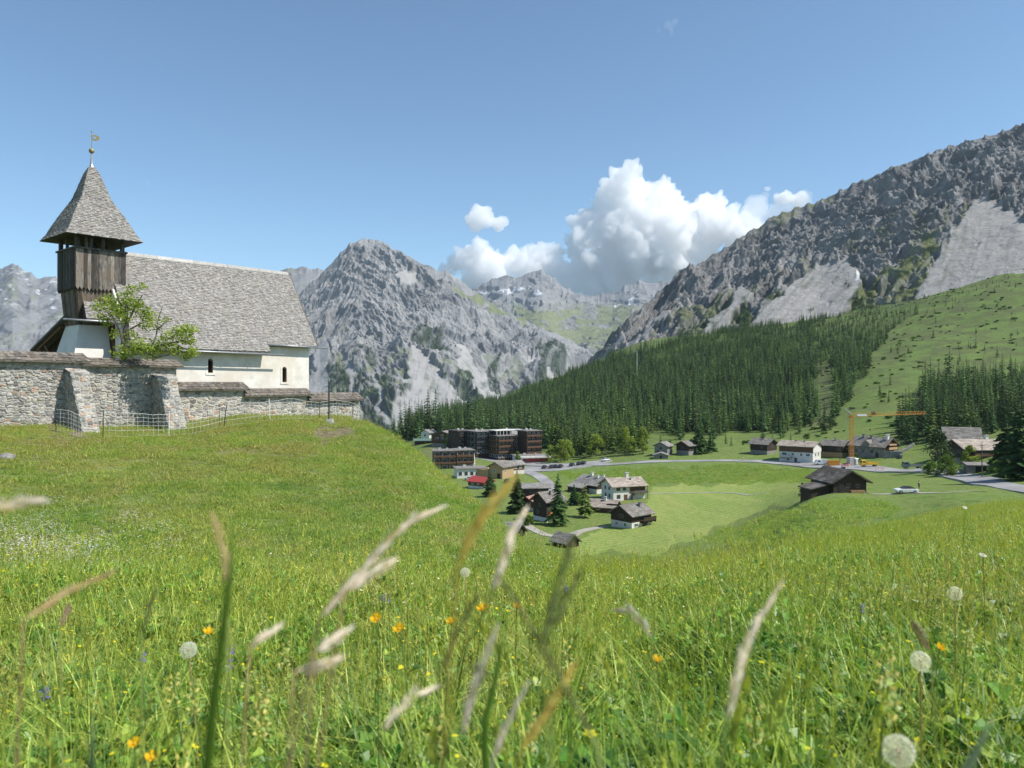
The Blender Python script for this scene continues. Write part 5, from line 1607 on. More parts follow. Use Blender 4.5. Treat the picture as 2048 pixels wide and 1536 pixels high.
h = house('farmhouse', 'grey stone farmhouse with broad slab roof and twin white chimneys right of the crane', 'house', 1748, 308, -56, 14, 10, 4.8, 3.0, 'stone_w', 'stone_w', 0, 'slate', 1.0,
          wins=[('F', -4.5, 2.4, .9, 1.0), ('F', -1.5, 2.4, .9, 1.0), ('F', 2, 2.4, .9, 1.0), ('R', -2.2, 2.4, 1, 1)], chim=[(5.0, 1.0, 1.8, 1.1, 'white_wall'), (6.2, -1.2, 1.6, 1.0, 'white_wall'), (-3.8, -.8, 1.4, .9, 'stone_w'), (-.4, -1.0, 1.2, .9, 'stone_w')], doors=[('F', 4.2, 1.2, 2.1, 'dark_wood')])
gw = MB(); gw.prism([(-5.1, 2.9), (5.1, 2.9), (5.1, 4.8), (0, 7.65), (-5.1, 4.8)], 'x', 7.0, 7.12); gw.build('timber_gable', M['dark_wood'], h)
bl_ = MB(); bl_.box((7.7, -.5, 3.4), (1.3, 6, .16)); bl_.box((8.3, -.5, 3.9), (.1, 6, .8)); bl_.box((7.7, -.5, 5.2), (1.2, 5, .5)); bl_.build('balcony', M['pale_wood'], h)
dm = MB(); dm.prism([(-1.6, 4.4), (1.6, 4.4), (1.6, 5.6), (0, 6.9), (-1.6, 5.6)], 'y', -5.9, -1.0); dm.build('dormer', M['slate'], h)
p = ground(1785, 296)
tw = MB(); tw.box((0, 0, .6), (6.5, .5, 4)); tw.box((2.6, -2.5, .2), (.5, 5, 3)); o = tw.build('garden_wall', M['stone_w']); o.location = p; o.rotation_euler.z = R(-20)
tag(o, 'pale rubble garden wall at the foot of the stone farmhouse', 'wall')
ws = MB(); rs3 = random.Random(4)
for k in range(26):
    a = k / 25; q = ground(1788 + 38 * a, 300 + 16 * a)
    ws.box((q.x, q.y, q.z + .3), (1.4, .8, 1.1 * rs3.uniform(.8, 1.2)), rs3.uniform(.9, 1.5), rz=rs3.uniform(-.2, .5))
tag(ws.build('field_wall', M['stone_w']), 'pale dry stone field wall running uphill from the stone farmhouse', 'wall')

h = house('chalet', 'large brown chalet with a tan roof among the trees at the right', 'chalet', 1950, 236, 6, 13, 9.5, 4.6, 2.3, 'dark_wood', 'stone_w', 1.4, 'tan_roof', 1.2,
          wins=[('L', -2.2, 3.4, .7, 1.0), ('L', -.8, 3.4, .7, 1.0), ('L', .8, 3.4, .7, 1.0), ('F', 0, 3.2, 1.1, .9), ('F', -3, 3.2, 1.1, .9), ('F', 3, 3.2, 1.1, .9)], chim=[(3.8, .2, 1.3, .9, 'white_wall')], doors=[('F', 1.5, 1.1, 2, 'red_roof')], balc=[('F', 2.2, -4.5, 4.5, 1.1, 'brown_wood')])
h = house('house', 'grey slate roof rising behind the leafy tree and the brown chalet', 'house', 1922, 262, -24, 10, 9, 6.0, 3.6, 'dark_wood', 'stone_w', 2, 'slate', .9, wins=[('F', 0, 4.2, 1, 1)], chim=[(2, .4, .8, .5, 'darkmetal')])
h = house('garage', 'low grey garage dug into the bank below the brown chalet', 'garage', 1953, 205, -8, 6.6, 5, 2.3, .5, 'stone_w', 'stone_w', 0, 'grey_roof', .3, doors=[('F', 0, 2.6, 2.0, 'black')], rows=False)
h = house('cottage', 'small brown cottage with a pale gable roof beyond the road bend', 'cottage', 1327, 352, 55, 6.0, 6.2, 4.0, 1.5, 'stone_w', 'white_wall', 0, 'grey_roof', .8, wins=[('L', 0, 2.8, 1, .8), ('F', 0, 2.6, 1, .8)], doors=[('L', 1.5, 1, 1.8, 'brown_wood')], chim=[(0, 1, 1, .5, 'stone_w')], dz=.6)
h = house('shed', 'stone shed with a white edged gable in front of the small brown cottage', 'shed', 1322, 341, 78, 5.5, 6.2, 1.6, 1.0, 'stone_w', 'stone_w', 0, 'grey_roof', .5, doors=[('L', 0, 1, 1.5, 'dark_wood')])
h = house('cottage', 'shaded timber cottage beside the big dark tree at the road', 'cottage', 1375, 350, 38, 7, 7, 4.6, 1.7, 'dark_wood', 'stone_w', 2, 'slate', .9, wins=[('L', 0, 3.3, 1.2, .9), ('F', 0, 3.2, 1, .9)], chim=[(-1, 1, 1, .5, 'stone_w')])


# ------------------------------------------------------------------ flat-roofed hotel blocks
def block(name, label, px, D, yaw, L, W, floors, body='dark_wood', band='brown_wood', fh=2.9, faces='FL', bays=5, roofm='grey_roof', dep=1.0, dz=0, cat='hotel', rail=True, part=None, top_inset=0):
    c = ground(px, D); c.z += dz
    root = empty(name, c, R(yaw), label, cat)
    x, y = L / 2, W / 2; Ht = floors * fh
    MB().box((0, 0, (Ht - 4) / 2), (L, W, Ht + 4)).build('wall', M[body], root)
    rf = MB(); rf.box((0, 0, Ht + .14), (L + 1.2, W + 1.2, .28)); rf.box((0, 0, Ht + .33), (L + .6, W + .6, .1), .8)
    ro = rf.build('roof', M[roofm], root)
    vb = MB(); vb.box((-x * .4, 0, Ht + .8), (1.2, 1.0, .9)); vb.box((x * .3, y * .2, Ht + .7), (.9, .9, .7)); vb.build('vent', M['concrete'], ro)
    for face in faces:
        ln = x if face in 'FB' else y
        for f in range(floors):
            z = f * fh + .2
            if rail and f > 0:
                b = MB()
                def bx(a, zz, w, h, out, dd):
                    if face == 'F': b.box((a, -y - out, zz), (w, dd, h))
                    elif face == 'L': b.box((-x - out, a, zz), (dd, w, h))
                    else: b.box((x + out, a, zz), (dd, w, h))
                bx(0, z - .12, 2 * ln, .18, dep / 2, dep)
                bx(0, z + .5, 2 * ln, .75, dep, .08)
                for k in range(bays + 1):
                    bx(-ln + .06 + (2 * ln - .12) * k / bays, z + fh / 2 - .3, .12, fh - .35, dep * .55, dep * .9)
                b.build('balcony', M[band], root)
            nb = bays if face in 'FB' else max(2, int(bays * W / L + .5))
            for k in range(nb):
                a = -ln + 2 * ln * (k + .5) / nb; w = min(2.0, 2 * ln / nb * .6); h = 1.5
                fr = MB(); pn_ = MB()
                zz = z + 1.25
                def bw(mb, a_, z_, w_, h_, out, dd):
                    if face == 'F': mb.box((a_, -y - out, z_), (w_, dd, h_))
                    elif face == 'L': mb.box((-x - out, a_, z_), (dd, w_, h_))
                    else: mb.box((x + out, a_, z_), (dd, w_, h_))
                for s_ in (-1, 1):
                    bw(fr, a + s_ * (w / 2 + .05), zz, .1, h + .2, .02, .1); bw(fr, a, zz + s_ * (h / 2 + .05), w, .1, .02, .1)
                fo = fr.build('window', M['white'], root)
                bw(pn_, a, zz, w, h, .0, .05); pn_.build('pane', M['glass'], fo)
    return root


block('hotel_block', 'rightmost brown hotel tower with lit balconies beside the white stair core', 1058, 396, 30, 8.6, 9, 5, 'dark_wood', 'brown_wood', bays=3, faces='F', dz=.4)
h = block('hotel_block', 'broad dark hotel block with long balconies in the middle of the row', 1004, 398, 32, 11.5, 11, 4, 'dark_wood', 'brown_wood', bays=5, faces='FL', dz=.8)
pt = MB(); pt.box((0, 1, 13.0), (9, 6, 2.4)); pt.build('penthouse', M['glass'], h)
ps_ = MB(); ps_.box((0, .6, 14.3), (11.5, 8, .3))
for k in range(6): ps_.box((-5 + 2 * k, -3.2, 13.0), (.2, .2, 2.4))
ps_.build('penthouse_roof', M['white_wall'], h)
h = block('hotel_block', 'shaded stepped hotel block left of the broad one', 960, 402, 32, 11.5, 12, 4, 'dark_wood', 'darkmetal', bays=4, faces='FL', dz=1.8)
wc = MB(); p = ground(1022, 408); wc.box((0, 0, 7.0), (11, 7, 16)); wc.box((0, 0, 15.1), (11.3, 7.3, .25), .9)
o = empty('stair_core', p, R(14), 'windowless white rooftop block standing behind the hotel row', 'building'); wc.build('wall', M['white_wall'], o)
MB().box((-2.5, 0, 15.7), (1, 1, .9)).build('vent', M['concrete'], o)
h = block('apartment_house', 'dark brown windowless sided apartment house on the left of the hotel row', 922, 408, 32, 9, 12, 4, 'dark_wood', 'dark_wood', bays=3, faces='F', roofm='brown_roof', dz=0, cat='building')
h = house('chalet', 'brown chalet with a shallow curved looking gable at the upper left of the hotels', 'chalet', 893, 424, 70, 11, 13, 6.6, 2.0, 'brown_wood', 'stone_w', 2.0, 'grey_roof', 1.0, wins=[('L', -3, 4.4, 1.4, 1), ('L', 0, 4.4, 1.4, 1), ('L', 3, 4.4, 1.4, 1), ('L', 0, 6.4, 1.2, .8)], balc=[('L', 3.0, -5, 5, 1.1, 'brown_wood')], dz=.5)
block('terrace_house', 'wooden flat roofed terrace house, right one of a pair below the hotels', 926, 352, 16, 8, 9, 3, 'brown_wood', 'brown_wood', bays=3, faces='F', cat='house', dz=-.6)
block('terrace_house', 'wooden flat roofed terrace house, left one of a pair at the knoll edge', 888, 350, 10, 10, 9, 3, 'brown_wood', 'brown_wood', bays=3, faces='F', cat='house', dz=-.8)
h = block('shop', 'low white fronted shop with a wide flat roof near the parked white van', 940, 318, 14, 12, 8, 1, 'white_wall', 'concrete', 3.4, bays=5, faces='F', rail=False, cat='shop', dz=.2)
h = block('shop', 'low shop with a white canopy and dark red front below the hotel tower', 1062, 384, 12, 17, 9, 1, 'white_wall', 'white_wall', 3.2, bays=6, faces='F', rail=False, cat='shop', dz=.0)
cn = MB(); cn.box((0, -5.6, 3.0), (18, 3.0, .8)); cn.build('canopy', M['white_wall'], h)
sf = MB(); sf.box((2, -4.56, 1.2), (12, .1, 1.6)); sf.build('shop_front', M['red_roof'], h)
h = house('hut', 'green roofed hut at the far left edge of the village', 'hut', 846, 442, 8, 9.5, 6, 2.6, .8, 'dark_wood', 'stone_w', 0, 'green_roof', .9, wins=[('F', 1, 1.6, 1, .8)], rows=False)
h = house('house', 'small white house with a pale roof above the green roofed hut', 'house', 857, 462, 60, 7, 6, 5.4, 1.6, 'white_wall', 'white_wall', 0, 'grey_roof', .7, wins=[('F', 0, 3.6, 1, .9), ('L', 0, 3.6, 1, .9)], rows=False)
rp = MB(); p = ground(941, 368); rp.box((0, 0, 1.5), (3.4, 5, 7), taper=.8); o = rp.build('retaining_wall', M['white_wall']); o.location = p; o.rotation_euler.z = .4
tag(o, 'white rounded retaining wall beside the terrace houses', 'wall')


# ------------------------------------------------------------------ tower crane on the building site
def crane():
    D = 292.0
    b = ground(1703, D)
    root = empty('tower_crane', b, 0, 'orange tower crane with a long horizontal jib over the building site', 'crane')
    k = D / F
    top = (935 - 838) * k
    ms = MB(); w = .62
    for a, c in ((-1, -1), (1, -1), (1, 1), (-1, 1)):
        ms.tube([(a * w, c * w, -.5), (a * w, c * w, top)], .075, 5)
    n = 14
    for i in range(n):
        z0, z1 = top * i / n, top * (i + 1) / n
        q = [(-w, -w), (w, -w), (w, w), (-w, w)]
        for j in range(4):
            p, r = q[j], q[(j + 1) % 4]
            ms.tube([(p[0], p[1], z0), (r[0], r[1], z1)], .035, 4); ms.tube([(p[0], p[1], z1), (r[0], r[1], z1)], .03, 4)
    ms.build('mast', M['orange'], root)
    jb = MB()
    jl = 148 * k
    rise = 10 * k
    J = lambda t, y, z: (t * jl, y, top - .4 + rise * t * .6 + z)
    for y, z in ((-.6, 0), (.6, 0), (0, 1.2)):
        jb.tube([J(-.03, y, z), J(.5, y, z), J(1, y, z * .7)], .05, 5)
    n = 26
    for i in range(n):
        a, c = i / n, (i + 1) / n; m_ = (a + c) / 2
        for y in (-.6, .6):
            jb.tube([J(a, y, 0), J(m_, 0, 1.2 - .36 * m_)], .026, 4); jb.tube([J(m_, 0, 1.2 - .36 * m_), J(c, y, 0)], .026, 4)
        jb.tube([J(a, -.6, 0), J(a, .6, 0)], .03, 4)
    jb.build('jib', M['orange'], root)
    cj = MB(); cj.tube([(0, 0, top + .6), (-14 * k, 0, top + 15 * k)], .14, 5); cj.tube([(-.3, 0, top), (-8 * k, 0, top + 7 * k)], .07, 4)
    cj.tube([(-14 * k, 0, top + 15 * k), J(.45, 0, 1.2)], .025, 4); cj.tube([(-14 * k, 0, top + 15 * k), (-.7, 0, 1.5)], .025, 4)
    cj.build('apex_strut', M['metal'], root)
    ct = MB()
    for i in range(5): ct.box((0, 0, .4 + .5 * i), (2.6, 2.6, .46), rz=.1)
    ct.build('ballast', M['concrete'], root)
    bs = MB()
    for a in (.78, 2.35): bs.box((0, 0, .05), (6.4, .5, .4), rz=a)
    bs.build('base', M['orange'], root)
    tr = MB(); tr.box(J(.25, 0, -.25), (1.2, 1.0, .25)); tr.tube([J(.25, 0, -.3), J(.25, 0, -5)], .03, 4); tr.box(J(.25, 0, -5.2), (.4, .3, .6)); tr.build('trolley', M['darkmetal'], root)
    sg = MB(); sg.box(J(.13, -.68, .5), (3.6, .06, .7)); sg.build('panel', M['white'], root)


crane()


# ------------------------------------------------------------------ vehicles and site things
def car(label, px, D, rz, paint='carpaint', soft=False, group=None, L=4.4, van=False, dz=.15, name='car', cat='car'):
    b = ground(px, D); b.z += dz
    root = empty(name, b, R(rz), label, cat, group)
    w = .88
    bd = MB()
    if van: prof = [(-2.2, .35), (2.25, .35), (2.3, .9), (2.0, 1.15), (1.45, 1.9), (-2.2, 2.0), (-2.25, .8)]
    else: prof = [(-2.15, .35), (2.15, .35), (2.2, .62), (2.05, .8), (1.0, .92), (-1.2, .96), (-2.1, .9), (-2.2, .6)]
    prof = [(a * L / 4.4, z) for a, z in prof]
    bd.prism(prof, 'y', -w, w)
    body = bd.build('body', M[paint], root)
    bv = body.modifiers.new('b', 'BEVEL'); bv.width = .07; bv.segments = 2
    if not van:
        cb = MB()
        tp = [(.95, .90), (.35, 1.36), (-.85, 1.38), (-1.75, .94)]
        tp = [(a * L / 4.4, z) for a, z in tp]
        vs = [(a, -w * .93 if z < 1 else -w * .72, z) for a, z in tp] + [(a, w * .93 if z < 1 else w * .72, z) for a, z in tp]
        cb.add(vs, [(3, 2, 1, 0), (4, 5, 6, 7), (0, 1, 5, 4), (1, 2, 6, 5), (2, 3, 7, 6), (3, 0, 4, 7)])
        cb.build('soft_top' if soft else 'windows', M['black' if soft else 'glass'], root)
        if soft:
            ws_ = MB(); ws_.add([(1.0, -.8, .9), (.42, -.64, 1.33), (.42, .64, 1.33), (1.0, .8, .9), (1.06, -.8, .9), (.48, -.64, 1.33), (.48, .64, 1.33), (1.06, .8, .9)], [(0, 1, 2, 3), (7, 6, 5, 4), (0, 4, 5, 1), (1, 5, 6, 2), (2, 6, 7, 3), (3, 7, 4, 0)])
            ws_.build('windscreen', M['glass'], root)
        else:
            rf = MB(); rf.box((-.25 * L / 4.4, 0, 1.395), (1.25, 1.3, .05)); rf.build('roof_panel', M[paint], root)
    else:
        gl = MB(); gl.add([(2.02, -.78, 1.15), (1.50, -.74, 1.82), (1.50, .74, 1.82), (2.02, .78, 1.15), (2.05, -.78, 1.16), (1.53, -.74, 1.83), (1.53, .74, 1.83), (2.05, .78, 1.16)], [(0, 1, 2, 3), (7, 6, 5, 4), (0, 4, 5, 1), (2, 6, 7, 3), (1, 5, 6, 2), (3, 7, 4, 0)])
        for s_ in (-1, 1): gl.box((.95, s_ * .89, 1.45), (1.0, .03, .5))
        gl.build('windows', M['glass'], root)
    for a in (-1, 1):
        for s_ in (-1, 1):
            wh = MB(); wh.tube([(a * L * .31, s_ * .72, .33), (a * L * .31, s_ * .92, .33)], .33, 14)
            wo = wh.build('wheel', M['black'], root)
            rm = MB(); rm.tube([(a * L * .31, s_ * .90, .33), (a * L * .31, s_ * .935, .33)], .2, 10); rm.build('rim', M['metal'], wo)
    for s_ in (-1, 1):
        MB().box((L / 2 - .04, s_ * .62, .66), (.12, .34, .14)).build('headlight', M['white'], root)
        MB().box((-L / 2 + .04, s_ * .66, .72), (.1, .28, .14)).build('tail_light', M['red_roof'], root)
    return root


car('white convertible with a closed black soft top parked in the meadow grass', 1812, 151.5, 180 - 4, 'carpaint', True, L=4.3, dz=.1)
car('white car pulling out at the right end of the parking area', 1211, 350, 40, 'carpaint', dz=.35)
car('white pickup van standing beside the orange skip', 1642, 296, 178, 'carpaint', van=True, L=5.0, dz=.2, name='van', cat='van')
GC = 'dark cars parked nose in on the gravel area'
first = car('dark car parked nose in on the gravel area, leftmost of the row', 1089, 345, 72, 'darkmetal', group=GC, dz=.35)
for px, dd, lb in ((1103, 344.5, 'second from the left'), (1111, 345, 'third from the left'), (1121, 344, 'fourth from the left'), (1144, 346, 'alone in the middle of the row'), (1158, 347, 'second from the right end'), (1167, 347.5, 'at the right end')):
    q = ground(px, dd); q.z += .35
    copy_thing(first, q, R(72), 'dark car parked nose in on the gravel area, ' + lb, GC)
car('small white car parked in front of the low white shop', 939, 304, 150, 'carpaint', dz=.3)
car('dark car parked on the forecourt below the light timber workshop', 1014, 296, 100, 'darkmetal', dz=.2)


def truck(label, px, D, rz, cab, bed, L=6.0):
    b = ground(px, D); b.z += .2
    root = empty('truck', b, R(rz), label, 'truck')
    MB().prism([(1.2, .5), (2.9, .5), (2.95, 1.3), (2.6, 2.3), (1.2, 2.35)], 'y', -1.05, 1.05).build('cab', M[cab], root)
    gl = MB(); gl.box((2.0, 0, 1.85), (.9, 2.14, .5)); gl.box((2.78, 0, 1.75), (.25, 1.7, .6)); gl.build('windows', M['glass'], root)
    bd = MB(); bd.box((-1.0, 0, .95), (4.2, 2.2, .2)); bd.box((-1.0, 1.07, 1.3), (4.2, .06, .5)); bd.box((-1.0, -1.07, 1.3), (4.2, .06, .5)); bd.box((-3.07, 0, 1.3), (.06, 2.2, .5)); bd.box((.9, 0, 1.5), (.12, 2.2, .9)); bd.build('bed', M[bed], root)
    for a in (-2.0, 2.0):
        for s_ in (-1, 1):
            wh = MB(); wh.tube([(a, s_ * .8, .45), (a, s_ * 1.08, .45)], .45, 14); wo = wh.build('wheel', M['black'], root)
            rm = MB(); rm.tube([(a, s_ * 1.06, .45), (a, s_ * 1.1, .45)], .24, 10); rm.build('rim', M['metal'], wo)
    return root


truck('yellow site truck parked beside the crane', 1738, 277, 176, 'yellow', 'yellow')
truck('grey green flatbed truck parked at the roadside by the leafy tree', 1824, 250, 170, 'green_roof', 'metal')
p = ground(1667, 291); p.z += .2
sk = empty('skip', p, R(-6), 'bright orange waste skip on the building site beside the white van', 'skip')
s_ = MB(); t_ = [(-2.1, .15), (1.7, .15), (2.2, 1.75), (-2.2, 1.75)]
s_.prism(t_, 'y', -1.0, -.94); s_.prism(t_, 'y', .94, 1.0); s_.box((-2.12, 0, .95), (.08, 1.9, 1.6)); s_.box((1.95, 0, .95), (.08, 1.9, 1.6)); s_.box((-.2, 0, .18), (3.8, 1.9, .08)); s_.build('tub', M['orange'], sk)
r_ = MB()
for k in range(6): r_.box((-1.8 + .68 * k, -1.03, .95), (.09, .06, 1.6))
r_.box((0, -1.03, 1.72), (4.4, .1, .12)); r_.build('rib_frame', M['orange'], sk)
p = ground(1712, 288); p.z += .2
tl_ = empty('portable_toilet', p, R(12), 'pale blue grey portable toilet cabin at the crane foot', 'toilet cabin')
MB().box((0, 0, 1.1), (1.15, 1.15, 2.2)).build('cabin', M['metal'], tl_); q = MB(); q.box((0, 0, 2.28), (1.25, 1.25, .16), taper=.8); q.build('cabin_roof', M['white'], tl_); MB().box((0, -.59, 1.05), (.8, .04, 1.85)).build('door', M['white_wall'], tl_)
p = ground(1690, 284); p.z += .15
sf = MB(); r3 = random.Random(9)
for k in range(14): sf.tube([(r3.uniform(-2, 2), r3.uniform(-.5, .5), 0), (r3.uniform(-2, 2), r3.uniform(-.5, .5), r3.uniform(.6, 1.6))], .05, 5, r3.uniform(.7, 1.3))
o = sf.build('scaffold_pile', M['red_roof']); o.location = p; tag(o, 'heap of reddish scaffold tubes at the foot of the crane mast', 'scaffold tubes')
for px, lb in ((1754, 'red and white roadwork barrier at the road edge, left one of two'), (1765, 'red and white roadwork barrier at the road edge, right one of two')):
    p = ground(px, 258); p.z += .1
    rb = empty('road_barrier', p, R(10), lb, 'barrier', 'roadwork barriers at the verge')
    b = MB(); b.box((0, 0, 1.25), (1.1, .06, .35)); b.box((0, 0, .7), (1.1, .06, .3)); b.build('board', M['white'], rb)
    b = MB()
    for k in range(3):
        b.box((-.4 + .4 * k, -.035, 1.25), (.18, .02, .35)); b.box((-.4 + .4 * k, -.035, .7), (.18, .02, .3))
    b.build('stripes', M['red_roof'], rb)
    for a in (-.45, .45): MB().box((a, .05, .7), (.07, .07, 1.6)).build('leg', M['orange'], rb)
for k, (px, D, hh) in enumerate(((1692, 262, 8.5), (1964, 190, 8.5))):
    p = ground(px if k else 1680, D if k else 300)
    pl = empty('utility_pole', p, 0, ('grey utility pole left of the crane mast', 'dark slender utility pole beside the road below the brown chalet')[k], 'pole')
    MB().tube([(0, 0, -.5), (0, 0, hh)], [.14, .09], 7).build('pole', M['old_wood'], pl)
    b = MB(); b.box((0, 0, hh - .5), (1.3, .1, .1)); b.tube([(.5, 0, hh - .45), (.5, 0, hh - .2)], .06, 6); b.tube([(-.5, 0, hh - .45), (-.5, 0, hh - .2)], .06, 6); b.build('crossarm', M['old_wood'], pl)
p = ground(1274, 745)
mt = empty('antenna_mast', p, 0, 'thin pale antenna mast standing out of the forest slope', 'mast')
MB().tube([(0, 0, 0), (0, 0, 26)], [.3, .14], 8).build('pole', M['white'], mt)
b = MB()
for k in range(3): b.box((.45 * math.cos(2.1 * k), .45 * math.sin(2.1 * k), 22 + k), (.35, .35, 2.2))
b.build('antenna', M['metal'], mt); MB().box((-2, -1, 1.6), (5, 4, 5)).build('equipment_hut', M['white_wall'], mt)


# ------------------------------------------------------------------ people
def person(label, px, D, rz, top, bottom, stride=.25, dz=.15):
    b = ground(px, D); b.z += dz
    root = empty('person', b, R(rz), label, 'person')

    def skin(name, joints, edges, mat, parent, root_i=0):
        me = bpy.data.meshes.new(name); me.from_pydata([j[:3] for j in joints], edges, [])
        me.materials.append(mat)
        o = bpy.data.objects.new(name, me); COL.objects.link(o); o.parent = parent
        sk_ = o.modifiers.new('skin', 'SKIN'); sk_.use_smooth_shade = True
        for i, j in enumerate(joints):
            v = me.skin_vertices[0].data[i]; v.radius = (j[3], j[4] if len(j) > 4 else j[3]); v.use_root = (i == root_i)
        sb = o.modifiers.new('sub', 'SUBSURF'); sb.levels = 1; sb.render_levels = 2
        dg = bpy.context.evaluated_depsgraph_get()
        m2 = bpy.data.meshes.new_from_object(o.evaluated_get(dg)); o.modifiers.clear(); o.data = m2; m2.name = name
        ca = m2.color_attributes.new('tint', 'FLOAT_COLOR', 'POINT'); ca.data.foreach_set('color', np.ones(len(m2.vertices) * 4, np.float32))
        return o
    s = stride
    J = [(0, 0, .95, .14, .11), (0, 0, 1.2, .13, .10), (0, 0, 1.42, .17, .11), (0, 0, 1.52, .06), (0, .02, 1.62, .085, .10), (0, .02, 1.72, .075, .09),
         (.1, 0, .9, .085), (.1, s * .5, .5, .062), (.1, s, .08, .045), (.1, s + .16, .04, .045), (-.1, 0, .9, .085), (-.1, -s * .3, .5, .062), (-.1, -s, .1, .045), (-.1, -s + .15, .04, .045),
         (.2, 0, 1.42, .058), (.25, -s * .4, 1.15, .045), (.25, -s * .2, .9, .035), (.25, -s * .1, .8, .035), (-.2, 0, 1.42, .058), (-.25, s * .3, 1.15, .045), (-.25, s * .7, .93, .035), (-.25, s * .8, .84, .035)]
    E = [(0, 1), (1, 2), (2, 3), (3, 4), (4, 5), (0, 6), (6, 7), (7, 8), (8, 9), (0, 10), (10, 11), (11, 12), (12, 13), (2, 14), (14, 15), (15, 16), (16, 17), (2, 18), (18, 19), (19, 20), (20, 21)]
    body = skin('body', J, E, M['skin'], root)
    g = 1.14
    ti = [0, 1, 2, 14, 15, 18, 19]
    re = {j: i for i, j in enumerate(ti)}
    skin('shirt', [J[i][:3] + tuple(r * g for r in J[i][3:]) for i in ti], [(re[a], re[c]) for a, c in E if a in re and c in re], top, root, 1)
    ti = [0, 6, 7, 8, 10, 11, 12]
    re = {j: i for i, j in enumerate(ti)}
    skin('trousers', [J[i][:3] + tuple(r * g for r in J[i][3:]) for i in ti], [(re[a], re[c]) for a, c in E if a in re and c in re], bottom, root)
    hb = MB(); hb.ball((0, 0, 1.72), .11, 10, 8, 1, (1, 1.1, .9)); hb.build('hair', M['dark_wood'], root, True)
    return root


M['cloth_pink'] = pmat('cloth_pink', (.62, .34, .34), (.7, .42, .4), 9, .9)
M['cloth_pale'] = pmat('cloth_pale', (.6, .58, .54), (.7, .68, .64), 9, .9)
M['cloth_dark'] = pmat('cloth_dark', (.03, .03, .035), (.06, .06, .07), 9, .9)
person('walker in a pale top and pink trousers on the road left of the guesthouse', 1487, 317.5, 60, M['cloth_pale'], M['cloth_pink'])
person('person in dark clothes standing in the meadow behind the white convertible', 1838, 163, 20, M['cloth_dark'], M['cloth_dark'], .08, .0)


# ------------------------------------------------------------------ trees
def conifer(name, seed, h=14.0, rad=2.6, whorls=17, per=9, twigs=2, mat='spruce', droop=.35, low=.06, tone=(.65, 1.3), gap=.1, link=False, split=False):
    rng = np.random.default_rng(seed)
    V, T = [], []
    for i in range(whorls):
        f = low + (.985 - low) * (i / (whorls - 1)) ** .92
        z = f * h
        r = rad * (1 - f) ** .78 * (1 - .35 * max(0, (low + .12 - f) / .15)) * rng.uniform(.8, 1.12)
        n = max(4, int(per * (1 - .5 * f)))
        for k in range(n):
            if rng.random() < gap: continue
            a = 2 * math.pi * (k + rng.uniform(-.35, .35) + .5 * (i % 2)) / n
            L = max(.22, r * rng.uniform(.65, 1.15))
            d = np.array([math.cos(a), math.sin(a), 0]); s = np.array([-d[1], d[0], 0])
            dz = -droop * L * rng.uniform(.6, 1.4)
            o = np.array([0, 0, z + rng.uniform(-.2, .2)])
            mid = o + d * L * .55 + np.array([0, 0, dz * .35]); tip = o + d * L + np.array([0, 0, dz])
            w = L * rng.uniform(.2, .32) + .06
            t = rng.uniform(*tone)
            V += [o + [0, 0, .12], mid + s * w + [0, 0, -.12 * w], tip, mid - s * w + [0, 0, -.12 * w]]; T += [t] * 4
            hd = L * rng.uniform(.16, .3)
            V += [o + d * L * .12, mid + [0, 0, .05], tip, mid + [0, 0, -hd]]; T += [t * .92] * 4
            for q in range(twigs):
                g = rng.uniform(.3, .95); sd = rng.choice([-1, 1])
                b = o + d * L * g + np.array([0, 0, dz * g]); tl = L * rng.uniform(.22, .4) * (1.15 - .6 * g) + .1
                e = b + (d * .55 + s * sd * .8) * tl + np.array([0, 0, -tl * rng.uniform(.2, .6)])
                m_ = (b + e) / 2; ww = tl * .28
                V += [b, m_ + d * ww, e, m_ - d * ww + [0, 0, -ww]]; T += [t * rng.uniform(.85, 1.2)] * 4
    for k in range(4):
        a = k * math.pi / 2
        V += [np.array([0, 0, h * 1.02]), np.array([.16 * math.cos(a), .16 * math.sin(a), h * .95]), np.array([0, 0, h * .93]), np.array([.16 * math.cos(a + .8), .16 * math.sin(a + .8), h * .95])]; T += [1.] * 4
    V = np.array(V); T = np.repeat(np.array(T)[:, None], 3, 1)
    q = np.arange(len(V)).reshape(-1, 4)
    tb = MB(); r0 = .018 * h
    tb.tube([(0, 0, -.6), (0, 0, h * .3), (0, 0, h * .65), (0, 0, h * .96)], [r0, r0 * .75, r0 * .4, .02], 6)
    if split:
        return (V, q, T), tb
    quads = [f for f in tb.f if len(f) == 4]
    nv = len(V)
    V = np.concatenate([V, np.array(tb.v)]); T = np.concatenate([T, np.ones((len(tb.v), 3))])
    Q = np.concatenate([q, np.array(quads) + nv])
    mi = np.concatenate([np.zeros(len(q), int), np.ones(len(quads), int)])
    return mesh_np(name, V, Q, [M[mat], M['bark']], T, midx=mi, link=link)


def source(name, objs):
    c = bpy.data.collections.new(name)
    for o in objs: c.objects.link(o)
    return c


